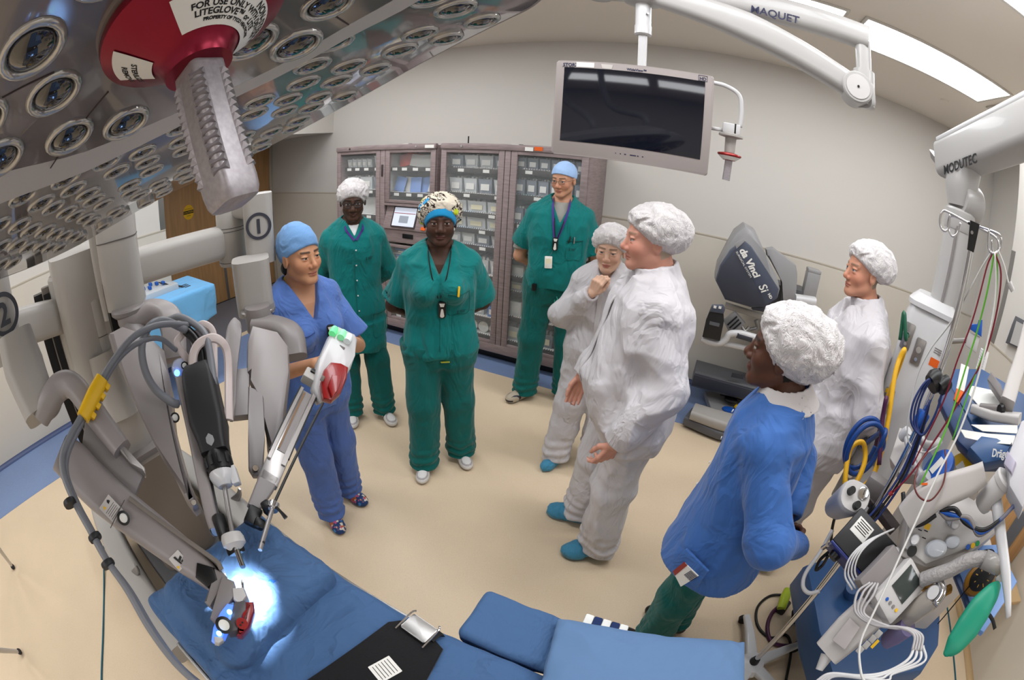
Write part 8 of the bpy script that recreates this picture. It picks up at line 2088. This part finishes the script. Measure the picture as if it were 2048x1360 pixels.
for p, m_ in (((0.9798, 0.7376, 1.2783), M_BLUEP), ((0.9948, 0.7344, 1.2874), M_YEL), ((1.0083, 0.733, 1.2965), mat('green_knob', (30, 140, 80)))):
    make('flow_knob', lambda b: (cyl(b, p, Vector(p) + tocam(p) * .018, .008, .007, 14)), M_BLACK, bb)
    make('knob_band', lambda b: (cyl(b, Vector(p) + tocam(p) * .018, Vector(p) + tocam(p) * .022, .0075, .0075, 14)), m_, bb)
for p in ((0.9158, 0.7941, 1.3057), (0.7975, 0.7977, 1.2338), (0.7662, 0.8082, 1.1730), (0.917, 0.8188, 1.2954)): make('white_knob', lambda b: lathe(b, [(.014, 0), (.016, .014), (.012, .022), (0, .023)], frame(p, tocam(p)), 20), M_WHITE, bb)
make('grille', lambda b: [cyl(b, Vector((0.7976, 0.7785, 1.2116)), Vector((0.7915, 0.7725, 1.2168)), .016, .016, 18)], M_BLACK, bb)
# grey swing arm in front
ar = make('swing_arm', lambda b: sweep(b, [(0.7525, 0.8479, 1.2637), (0.7741, 0.847, 1.3105), (0.8134, 0.8381, 1.3642), (0.8835, 0.813, 1.4283), (0.9144, 0.8004, 1.4671)], [.085, .098, .092, .078, .062], [.05, .05, .05, .05, .05], tocam((0.8166, 0.8414, 1.3621)), .4), M_AG, am)
make('arm_joint', lambda b: (lathe(b, [(.030, -.05), (.034, -.04), (.034, .035), (.028, .045)], frame((0.973, 0.7755, 1.4302), (.1, -.2, 1)), 28), lathe(b, [(.036, .04), (.036, .055), (.03, .06)], frame((0.973, 0.7755, 1.4302), (.1, -.2, 1)), 28)), M_WHITEP, am)
make('red_stripe', lambda b: box(b, (0, 0, 0), (.020, .006, .004), frame((0.7566, 0.8615, 1.3656), tocam((0.7566, 0.8615, 1.3656)), (.9, .2, 0))), M_ORANGE, ar)
# cables under the arm
for i, (m_, o_) in enumerate(((M_BLACK, 0), (M_BLUEP, 9), (M_RG2, 16))):
    make('arm_cable', lambda b: tube(b, [Vector((0.8222, 0.8013, 1.3341)), Vector((0.851, 0.7759, 1.3646)) + Vector((0, 0, -.002 * o_)), Vector((0.8831, 0.7345, 1.3583)) + Vector((0, 0, .001 * o_)), Vector((0.9353, 0.6954, 1.3710)) + Vector((0, 0, -.001 * o_)), Vector((0.9767, 0.6872, 1.4122)), Vector((1.0093, 0.6901, 1.4585)), Vector((1.0446, 0.6807, 1.4981))], .0065, 10, 8), m_, am, True)
make('arm_cable', lambda b: tube(b, [(0.7383, 0.9121, 1.2955), (0.7441, 0.8809, 1.2784), (0.7564, 0.846, 1.2659), (0.775, 0.8155, 1.2687), (0.7956, 0.8039, 1.2900), (0.8149, 0.7997, 1.3213)], .007, 10, 6), M_BLACK, am, True)
# corrugated breathing tube, mask, green bag
br = thing('breathing_tube', 'grey corrugated breathing tube with clear elbow on the machine', 'tube', (0.8933, 0.6939, 1.2593))
make('tubing', lambda b: tube(b, [(0.8343, 0.6972, 1.1874), (0.8586, 0.6837, 1.2221), (0.8912, 0.6723, 1.2536), (0.9266, 0.6634, 1.2956), (0.9672, 0.6464, 1.3198), (1.0063, 0.6147, 1.3295)], .022, 16, 8), mat('grey_corrugated', (156, 152, 150), rough=.4, bump=(90, .6, .01)), br, True)
make('elbow', lambda b: tube(b, [(0.9594, 0.6362, 1.3291), (1.0140, 0.593, 1.3431)], .025, 18, 0), mat('clear_elbow', (170, 166, 162), rough=.1, alpha=.75), br, True)
make('connector', lambda b: cyl(b, (1.0130, 0.5803, 1.3280), (1.0193, 0.5615, 1.3204), .015, .013, 16), M_WHITEP, br)
bg = thing('breathing_bag', 'deflated green breathing bag hanging from the breathing tube', 'bag', (1.0074, 0.5563, 1.3172))
make('bag', lambda b: tube(b, [(1.0101, 0.5557, 1.3212), (0.9853, 0.5402, 1.3082), (0.9526, 0.5164, 1.2767), (0.9289, 0.4897, 1.2406), (0.903, 0.4646, 1.2060), (0.8881, 0.454, 1.1889), (0.8843, 0.4514, 1.1825)], [.012, .030, .044, .045, .034, .014, .005], 16, 8, True, .45, tocam((0.9453, 0.511, 1.2614)).cross(Vector((-.5, .1, -.8)))), mat('green_bag', (16, 138, 108), rough=.45), bg, True)
mk = thing('face_mask', 'dark face mask with amber cushion and sun pattern strapped on the blue tray', 'mask', (1.0683, 0.6618, 1.2388))
MK = frame((1.0533, 0.6524, 1.2481), tocam((1.0533, 0.6524, 1.2481)), (.9, .1, .4))
make('cushion', lambda b: lathe(b, [(.050, -.02), (.058, -.005), (.052, .012), (.036, .018)], MK, 30, True, 1.15, .85), mat('amber_rubber', (156, 108, 24), rough=.3), mk)
make('shell', lambda b: lathe(b, [(.044, .008), (.040, .024), (.026, .034), (.012, .038), (0, .038)], MK, 28, True, 1.1, .85), M_DARK, mk)
make('sun_rays', lambda b: [box(b, (.022, 0, .0335), (.012, .0028, .004), MK @ Matrix.Rotation(a, 4, 'Z')) for a in np.linspace(0, 2 * pi, 9)[:-1]], mat('gold_print', (220, 170, 70), rough=.4), mk)
for q_ in ([(1.0270, 0.6967, 1.2519), (1.0239, 0.7108, 1.2848), (1.0603, 0.6966, 1.3079), (1.0742, 0.6688, 1.3011)], [(1.0268, 0.658, 1.2331), (0.9895, 0.631, 1.1932), (0.9323, 0.5876, 1.1376)], [(1.0865, 0.5545, 1.2129), (1.1023, 0.5247, 1.2147), (1.1130, 0.4954, 1.2102)]): make('strap', lambda b: tube(b, q_, .006, 8, 6, True, .3), M_BSTRAP, mk)
make('blue_tray', lambda b: plate(b, [(1.0464, 0.7451, 1.1649), (1.1456, 0.8103, 1.2183), (1.2034, 0.7881, 1.2464), (1.2545, 0.6264, 1.2394), (1.1032, 0.5142, 1.1686), (1.0839, 0.5371, 1.1562)], .03, .008), M_DBL, am)
make('blue_tray_edge', lambda b: plate(b, [(1.0210, 0.7406, 1.1647), (1.0335, 0.7341, 1.1758), (1.0785, 0.5192, 1.1738), (1.0704, 0.5213, 1.1635)], .05, .004), M_DBD, am)
make('white_post', lambda b: tube(b, [(0.9858, 0.7548, 1.4232), (0.999, 0.65, 1.3807), (1.0043, 0.5533, 1.3540), (1.0147, 0.4442, 1.3207)], [.020, .018, .016, .008], 12, 4, True, .7), M_WHITE, am, True)
make('fine_tube', lambda b: tube(b, [(0.8783, 0.6719, 1.2165), (0.8891, 0.6323, 1.2117), (0.8716, 0.61, 1.1882)], .012, 10, 4), M_CHROME, am, True)
make('absorber', lambda b: (lathe(b, [(.030, -.10), (.034, -.06), (.036, .04), (.030, .06)], frame((0.877, 0.6539, 1.1262), (.1, -.15, 1)), 26)), mat('clear_canister', (190, 182, 172), rough=.1, alpha=.7), am)
make('absorber_fill', lambda b: (lathe(b, [(.028, -.11), (.034, -.07), (.034, -.02)], frame((0.8703, 0.6255, 1.0957), (.1, -.15, 1)), 24)), mat('purple_granules', (120, 112, 150), rough=.8), am)
make('brass_fittings', lambda b: (tube(b, [(0.9062, 0.7364, 1.1277), (0.971, 0.7009, 1.1369), (1.0084, 0.7029, 1.1499)], .016, 10, 4), cyl(b, (0.9003, 0.7091, 1.1676), (0.9026, 0.7223, 1.1837), .012, .012, 12)), mat('brass', (150, 112, 50), rough=.35, metal=.8), am)
make('white_valve', lambda b: lathe(b, [(.020, -.02), (.022, .01), (.018, .02), (0, .021)], frame((0.8721, 0.6519, 1.1898), tocam((0.8721, 0.6519, 1.1898))), 22), M_WHITE, am)
# blue shelf with papers
shf = make('worktop', lambda b: plate(b, [(1.0428, 1.3397, 1.4755), (1.1447, 1.4551, 1.4731), (1.3107, 1.4613, 1.5170), (1.4780, 1.2258, 1.5602), (1.2561, 0.8936, 1.4713), (1.1053, 0.9465, 1.4609), (1.0245, 1.0722, 1.4491)], .05, .01), M_DB, am)
make('worktop_front', lambda b: plate(b, [(0.9359, 1.2170, 1.4494), (0.9997, 1.2844, 1.4837), (1.0056, 1.0158, 1.4450), (1.0790, 0.8864, 1.4739), (1.0845, 0.8712, 1.4566), (1.0110, 0.9191, 1.4147), (0.9675, 1.0326, 1.4023)], .05, .01), M_DBD, am)
make('name_block', lambda b: plate(b, [(0.9467, 0.9506, 1.4346), (0.9858, 0.9601, 1.4758), (1.0960, 0.887, 1.5212), (1.0856, 0.8509, 1.4864), (0.9827, 0.8825, 1.4357)], .06, .01), M_DB, am)
FN = frame((0.9882, 0.8736, 1.4775), tocam((0.9918, 0.8768, 1.4760)), Vector((0.7373, 0.6119, 1.6138)) - Vector((0.7142, 0.6323, 1.5998)))
text('lettering', 'Dr\u00e4ger', .030, FN, M_PAPER, am, .0005, bold=.0008, sx=.8)
def paper(label, pts, t=.002, m=M_PAPER):
    o = make('paper_sheet', lambda b: plate(b, pts, t, 0), m); return tag(o, label, 'paper')
paper('white form lying at the back of the blue worktop', [(1.0833, 1.2696, 1.4841), (1.1494, 1.3026, 1.5122), (1.2264, 1.1994, 1.5538), (1.1909, 1.1305, 1.5449), (1.1100, 1.1680, 1.5009)])
paper('large printed sheet on the blue worktop', [(1.0590, 1.2176, 1.5107), (1.1412, 1.1546, 1.5534), (1.1381, 1.0719, 1.5599), (1.1123, 1.0500, 1.5461), (1.0583, 1.1078, 1.5138)], .003, M_WCARD)
paper('white sheet with blue stripe hanging over the worktop front', [(0.9239, 1.0152, 1.4649), (0.9945, 0.9491, 1.5064), (1.0755, 0.8894, 1.5451), (1.0635, 0.865, 1.5298), (0.9864, 0.9217, 1.4929), (0.9302, 0.9792, 1.4614)])
paper('white sheet lying beside the keyboard stand', [(0.971, 1.0228, 1.4854), (1.0974, 0.9192, 1.5660), (1.0881, 0.8928, 1.5514), (0.9935, 0.9761, 1.4968)])
kb = thing('clamp_stand', 'white clamp base with dark knob on the blue worktop', 'stand', (1.0700, 1.0588, 1.5302))
make('foot', lambda b: sweep(b, [(1.0377, 1.1096, 1.5037), (1.0668, 1.0192, 1.5344), (1.1226, 0.941, 1.5772)], .07, .03, (0, 0, 1), .3, 0), M_WHITEP, kb)
make('clamp', lambda b: sweep(b, [(1.0326, 1.0775, 1.5199), (1.0775, 1.0151, 1.5550)], .03, .035, (0, 0, 1), .3, 0), M_RG2, kb)
make('knob', lambda b: lathe(b, [(.016, -.01), (.02, 0), (.016, .01)], frame((1.0654, 1.0009, 1.5637), (1, 0, .2)), 18), M_BLACK, kb)
make('neck', lambda b: sweep(b, [(1.0919, 1.0059, 1.5740), (1.1384, 1.0616, 1.6290), (1.2042, 1.1247, 1.6985), (1.2790, 1.2032, 1.7805)], .06, .08, tocam((1.1567, 1.0752, 1.6430)), .15, 0), M_AG, kb)
make('bracket', lambda b: plate(b, [(1.0944, 1.1510, 1.5807), (1.1146, 1.1664, 1.6056), (1.1093, 1.0841, 1.5989), (1.1084, 1.0369, 1.5857), (1.0941, 1.0329, 1.5718)], .05, .006), M_RG2, kb)
# rear of a monitor at the frame edge
rm = thing('machine_monitor', 'pale grey monitor seen from the side at the right edge', 'monitor', (1.0367, 0.7656, 1.4980))
make('case', lambda b: plate(b, [(0.9873, 0.7997, 1.5070), (1.0378, 0.8535, 1.5856), (1.0908, 0.8341, 1.6271), (1.0608, 0.6949, 1.5336), (1.0100, 0.6507, 1.4585), (0.9844, 0.7292, 1.4651)], .08, .012), mat('case_pale', (196, 194, 198), rough=.4), rm)
make('vent', lambda b: [tube(b, [Vector((0.9839, 0.8136, 1.5274)) + Vector((0, 0, .004 * i)), Vector((0.99, 0.8187, 1.5369)) + Vector((0, 0, .004 * i))], .0015, 5, 0) for i in range(5)], M_SLATED, rm)
make('side_bezel', lambda b: plate(b, [(0.9545, 0.7758, 1.5111), (0.9714, 0.7993, 1.5346), (0.9728, 0.7491, 1.5381), (0.9632, 0.7316, 1.5128)], .02, .004), mat('bezel_lilac', (172, 166, 184), rough=.4), rm)
# white canisters with blue and yellow lids
for p, q, lm, nm in (((0.9724, 1.0012, 1.2980), (0.9104, 1.0063, 1.3347), M_BLUEP, 'blue'), ((1.0724, 1.0264, 1.3028), (1.0291, 1.0239, 1.3290), M_YEL, 'yellow')):
    t = thing('suction_canister', f'suction canister with {nm} lid behind the grey swing arm', 'canister', p)
    a, c = Vector(p), Vector(q)
    make('jar', lambda b: cyl(b, c - (c - a).normalized() * .14, c, .048, .055, 30), mat('canister_clear', (176, 168, 160), rough=.15, alpha=.7), t)
    make('lid', lambda b: lathe(b, [(.058, -.012), (.062, -.006), (.062, .012), (.052, .018), (0, .019)], frame(c, (c - a)), 32), lm, t)
    make('lid_label', lambda b: box(b, (0, 0, .0195), (.055, .028, .001), frame(c, (c - a))), M_PAPER, t)
pl_ = make('grey_panel', lambda b: plate(b, [(0.8368, 1.2027, 1.2088), (0.8869, 1.3075, 1.2724), (0.9575, 1.2207, 1.3096), (0.9127, 1.0797, 1.2406), (0.8635, 1.1230, 1.2002)], .06, .008), M_AG, am)
make('white_rail', lambda b: tube(b, [(0.8452, 1.2035, 1.3223), (0.8536, 1.1012, 1.2923), (0.8625, 1.0100, 1.2938), (0.8705, 0.9881, 1.2930)], .014, 12, 4), M_WHITE, am, True)
for p in ((0.8419, 1.2050, 1.3207), (0.8544, 0.9927, 1.3015)): make('rail_knob', lambda b: lathe(b, [(.018, -.02), (.022, 0), (.018, .02)], frame(p, (.2, -.3, .9)), 20), M_WHITE, am)
make('white_handle', lambda b: tube(b, [(0.8544, 1.1361, 1.3619), (0.8625, 1.0888, 1.3607), (0.8872, 1.0633, 1.3778), (0.9051, 1.0688, 1.3916)], .014, 12, 5), M_WHITEP, am, True)
# ---- small white screen device and grey pump in the foreground
sd1 = thing('syringe_monitor', 'small white device with dark tilted screen and coloured keys in the clutter', 'device', (0.789, 0.7009, 1.1409))
SF = frame((0.7801, 0.6866, 1.1527), (-.12, -.62, .78), (.80, -.48, -.25))
make('case', lambda b: box(b, (0, 0, -.03), (.115, .15, .075), SF @ Matrix.Rotation(math.radians(-8), 4, 'Z'), .012), M_WHITEP, sd1)
make('screen', lambda b: box(b, (-.004, .020, .0085), (.072, .078, .003), SF @ Matrix.Rotation(math.radians(-8), 4, 'Z'), .001), mat('screen_slate', (62, 68, 66), rough=.12), sd1)
for i, m_ in enumerate((M_BLUEP, M_RG2, M_RG2, M_YEL)): make('key', lambda b: cyl(b, SF @ Vector((-.026 + .017 * i, -.045, .006)), SF @ Vector((-.026 + .017 * i, -.045, .0105)), .0055, .005, 12), m_, sd1)
make('lower_body', lambda b: box(b, (-.07, -.005, -.05), (.10, .14, .05), SF @ Matrix.Rotation(math.radians(-8), 4, 'Z'), .008), M_RG2, sd1)
pu = thing('warming_unit', 'long pale grey pump unit lying on the blue base in front', 'device', (0.7243, 0.6846, 0.9746))
make('case', lambda b: sweep(b, [(0.6733, 0.6324, 0.9292), (0.7092, 0.6669, 0.9938), (0.752, 0.6966, 1.0525), (0.7825, 0.7076, 1.0901)], [.10, .12, .12, .11], .075, tocam((0.6924, 0.6544, 1.0155)), .2, 3), M_AG, pu)
make('front_panel', lambda b: plate(b, [(0.6467, 0.6354, 0.9893), (0.6718, 0.6749, 1.0446), (0.7022, 0.6395, 1.0494), (0.6852, 0.5978, 0.9991)], .008, .002), mat('panel_pale', (176, 168, 166), rough=.4), pu)
for p in ((0.756, 0.6083, 1.0652), (0.745, 0.6017, 1.0507), (0.7348, 0.5922, 1.0352), (0.7226, 0.5853, 1.0204)): make('socket', lambda b: box(b, (0, 0, 0), (.020, .020, .006), frame(p, tocam(p), (.7, -.6, 0)), .002), M_RG, pu)
make('yellow_tag', lambda b: box(b, (0, 0, 0), (.026, .010, .004), frame((0.7549, 0.5866, 1.0488), tocam((0.7549, 0.5866, 1.0488)), (.7, .6, 0))), M_YEL, pu)
make('nozzle', lambda b: cyl(b, (0.6704, 0.6209, 0.9336), (0.6613, 0.5856, 0.9057), .022, .012, 16), M_WHITEP, pu)
# white patient cables looping in the foreground
for i, (dx, dy) in enumerate(((0, 0), (10, 5), (-8, 10), (4, -10))):
    k_ = Vector((.006 * i, -.004 * i, .004 * i))
    lead(['white cable looping round the pale pump, outermost', 'white cable looping round the pale pump, second', 'white cable looping round the pale pump, third', 'white cable looping round the pale pump, innermost'][i],
         [Vector((0.7982, 0.5051, 1.1599)) + k_, Vector((0.7782, 0.4695, 1.1474)) + k_ * 2, Vector((0.7314, 0.4587, 1.1103)) + k_, Vector((0.6732, 0.4684, 1.0796)) + k_ * 3, Vector((0.6101, 0.4989, 1.0352)) + k_, Vector((0.5874, 0.4908, 1.0020)) + k_], M_HW, .005 - .0005 * i)
    lead(['grey lead arching over the pale pump, top', 'grey lead arching over the pale pump, second', 'grey lead arching over the pale pump, third', 'grey lead arching over the pale pump, lowest'][i],
         [Vector((0.6794, 0.7215, 1.1382)) + k_, Vector((0.6503, 0.7048, 1.1139)) + k_ * 2, Vector((0.6564, 0.6553, 1.0921)) + k_, Vector((0.7058, 0.6043, 1.1095)) + k_ * 2, Vector((0.7597, 0.5681, 1.1489)) + k_, Vector((0.7896, 0.53, 1.1681)) + k_, Vector((0.7893, 0.4919, 1.1576)) + k_], mat('grey_lead', (176, 172, 172), rough=.35), .004)
for i in range(4):
    k_ = Vector((.008 * i, .0, .006 * i))
    lead(['thin white lead over the black box, nearest the pole', 'thin white lead over the black box, second from the pole', 'thin white lead over the black box, third from the pole', 'thin white lead over the black box, farthest from the pole'][i],
         [Vector((0.7245, 0.862, 1.1923)) + k_, Vector((0.6677, 0.8488, 1.1585)) + k_, Vector((0.6342, 0.8238, 1.1195)) + k_, Vector((0.6397, 0.7955, 1.0789)) + k_, Vector((0.6769, 0.7605, 1.0599)) + k_], M_HW, .003)
hs = thing('suction_line', 'clear looped suction tubing hanging left of the infusion pole', 'tube', (0.6238, 0.938, 0.9095))
make('tubing', lambda b: tube(b, [(0.6301, 0.9978, 1.0575), (0.6165, 0.9617, 0.9908), (0.6006, 0.9343, 0.9219), (0.6046, 0.9013, 0.8937), (0.6299, 0.8792, 0.8898), (0.6616, 0.8772, 0.9084)], .007, 10, 6), M_HW, hs, True)
bl = thing('power_cord', 'black power cord hanging below the black box', 'cable', (0.6619, 1.0017, 0.9198))
make('tubing', lambda b: tube(b, [(0.6657, 0.9858, 0.9861), (0.6491, 0.9823, 0.9387), (0.6547, 0.9722, 0.9011), (0.6706, 0.9805, 0.9199), (0.6619, 0.9734, 0.9703)], .006, 8, 6), M_BLACK, bl, True)
# floor cables between the pole and the machine
for pts, m_, r_, lab in (([(1.1907, 1.2732, 0.3), (1.1798, 1.3505, 0.02), (1.0725, 1.2603, 0.012), (0.9461, 1.2613, 0.012), (0.9068, 1.3548, 0.012), (0.9307, 1.4617, 0.012), (1.0093, 1.5462, 0.012)], M_HP, .012, 'dark purple hose curving over the floor beside the blue base'),
                         ([(1.0150, 1.5890, 0.03), (0.9098, 1.5797, 0.008), (0.8354, 1.4829, 0.008), (0.8461, 1.3643, 0.008), (0.9299, 1.2942, 0.008), (1.0288, 1.3242, 0.008), (1.0674, 1.2294, 0.008), (1.0517, 1.0082, 0.008)], M_BLACK, .008, 'black cable looping over the floor beside the blue base')):
    t = thing('floor_cable', lab, 'cable', pts[0]); make('tubing', lambda b: tube(b, pts, r_, 10, 8), m_, t, True)
gp = thing('mains_plug', 'lime green plug on the floor beside the blue base', 'plug', (0.9824, 1.5140, 0.05))
make('plug_body', lambda b: sweep(b, [(0.9647, 1.4652, 0.05), (0.9772, 1.5342, 0.07), (0.9906, 1.5834, 0.08)], [.05, .06, .05], .05, (0, 0, 1), .4), mat('lime_plastic', (166, 186, 40), rough=.4), gp)
make('plug_boot', lambda b: sweep(b, [(0.9692, 1.4660, 0.03), (1.0063, 1.5326, 0.03)], .06, .05, (0, 0, 1), .3, 0), M_DARK, gp)
# right wall: clipboard, glove holder, wooden cabinet
cl = thing('clipboard_panel', 'grey framed printed panel on the right wall', 'panel', (2.6000, 2.6020, 1.5814))
make('frame', lambda b: plate(b, [(2.5900, 2.6788, 1.4891), (2.5900, 2.6621, 1.6323), (2.5900, 2.6477, 1.7047), (2.5900, 2.3377, 1.7288), (2.5900, 2.3699, 1.5411)], .02, .004), M_CGD, cl)
make('print', lambda b: plate(b, [(2.5750, 2.6108, 1.5118), (2.5750, 2.6084, 1.6769), (2.5750, 2.3426, 1.6990), (2.5750, 2.3956, 1.5451)], .004, 0), mat('print_grey', (180, 178, 176), rough=.5), cl)
gb = thing('dispenser_holder', 'bright blue topped dispenser beside the service column behind the pole', 'dispenser', (1.4359, 1.7752, 1.6231))
make('blue_top', lambda b: plate(b, [(1.4146, 1.7913, 1.6168), (1.4156, 1.7947, 1.6448), (1.4500, 1.7675, 1.6486), (1.4465, 1.7739, 1.6742), (1.4644, 1.7603, 1.6834), (1.4763, 1.7400, 1.6123)], .05, .006), M_BLUEP, gb)
make('bracket', lambda b: tube(b, [(1.4708, 1.7911, 1.5771), (kn.x, kn.y, 1.50)], .012, 10, 0), M_STEEL, gb)
make('white_box', lambda b: plate(b, [(1.4275, 1.8042, 1.6008), (1.4824, 1.7603, 1.6062), (1.4802, 1.7482, 1.5323), (1.4221, 1.7970, 1.5384)], .06, .006), M_WHITEP, gb)
wk = thing('wire_basket', 'white wire basket hanging on the wall behind the pole', 'basket', (1.4168, 1.6416, 1.5284))
make('wires', lambda b: [tube(b, [Vector((1.4212, 1.6481, 1.5779)).lerp(Vector((1.3528, 1.5433, 1.4547)), i / 12), Vector((1.4462, 1.6256, 1.5744)).lerp(Vector((1.3754, 1.5239, 1.4573)), i / 12)], .003, 6, 0) for i in range(13)], M_WHITE, wk)
make('panel', lambda b: plate(b, [(1.4332, 1.6647, 1.5788), (1.4721, 1.6304, 1.5785), (1.3997, 1.5290, 1.4554), (1.3620, 1.5600, 1.4464)], .01, .002), M_WHITEP, wk)
hb = thing('hanging_folder', 'white and orange folder hanging among the leads', 'folder', (0.9927, 1.1900, 1.5020))
make('white_part', lambda b: plate(b, [(0.9937, 1.2407, 1.5875), (1.0217, 1.2187, 1.5912), (0.9987, 1.1653, 1.5244), (0.9712, 1.1869, 1.5201)], .012, .003), M_PAPER, hb)
make('orange_part', lambda b: plate(b, [(0.9694, 1.1829, 1.5235), (0.9959, 1.1609, 1.5243), (0.9797, 1.1423, 1.4889), (0.9591, 1.1609, 1.4924)], .012, .003), M_ORANGE, hb)
wcab = thing('wall_cabinet', 'wooden wall cabinet with dark side at the right edge', 'cabinet', (2.45, 1.6, .6))
make('body', lambda b: box(b, (2.50, 1.72, .72), (.22, .50, .34), None, .006), M_WOOD, wcab)
make('side', lambda b: box(b, (2.385, 1.50, .72), (.02, .10, .34), None, .003), M_CGD, wcab)
make('edge', lambda b: box(b, (2.45, 1.46, .53), (.30, .62, .03), None, .004), M_COVET, wcab)
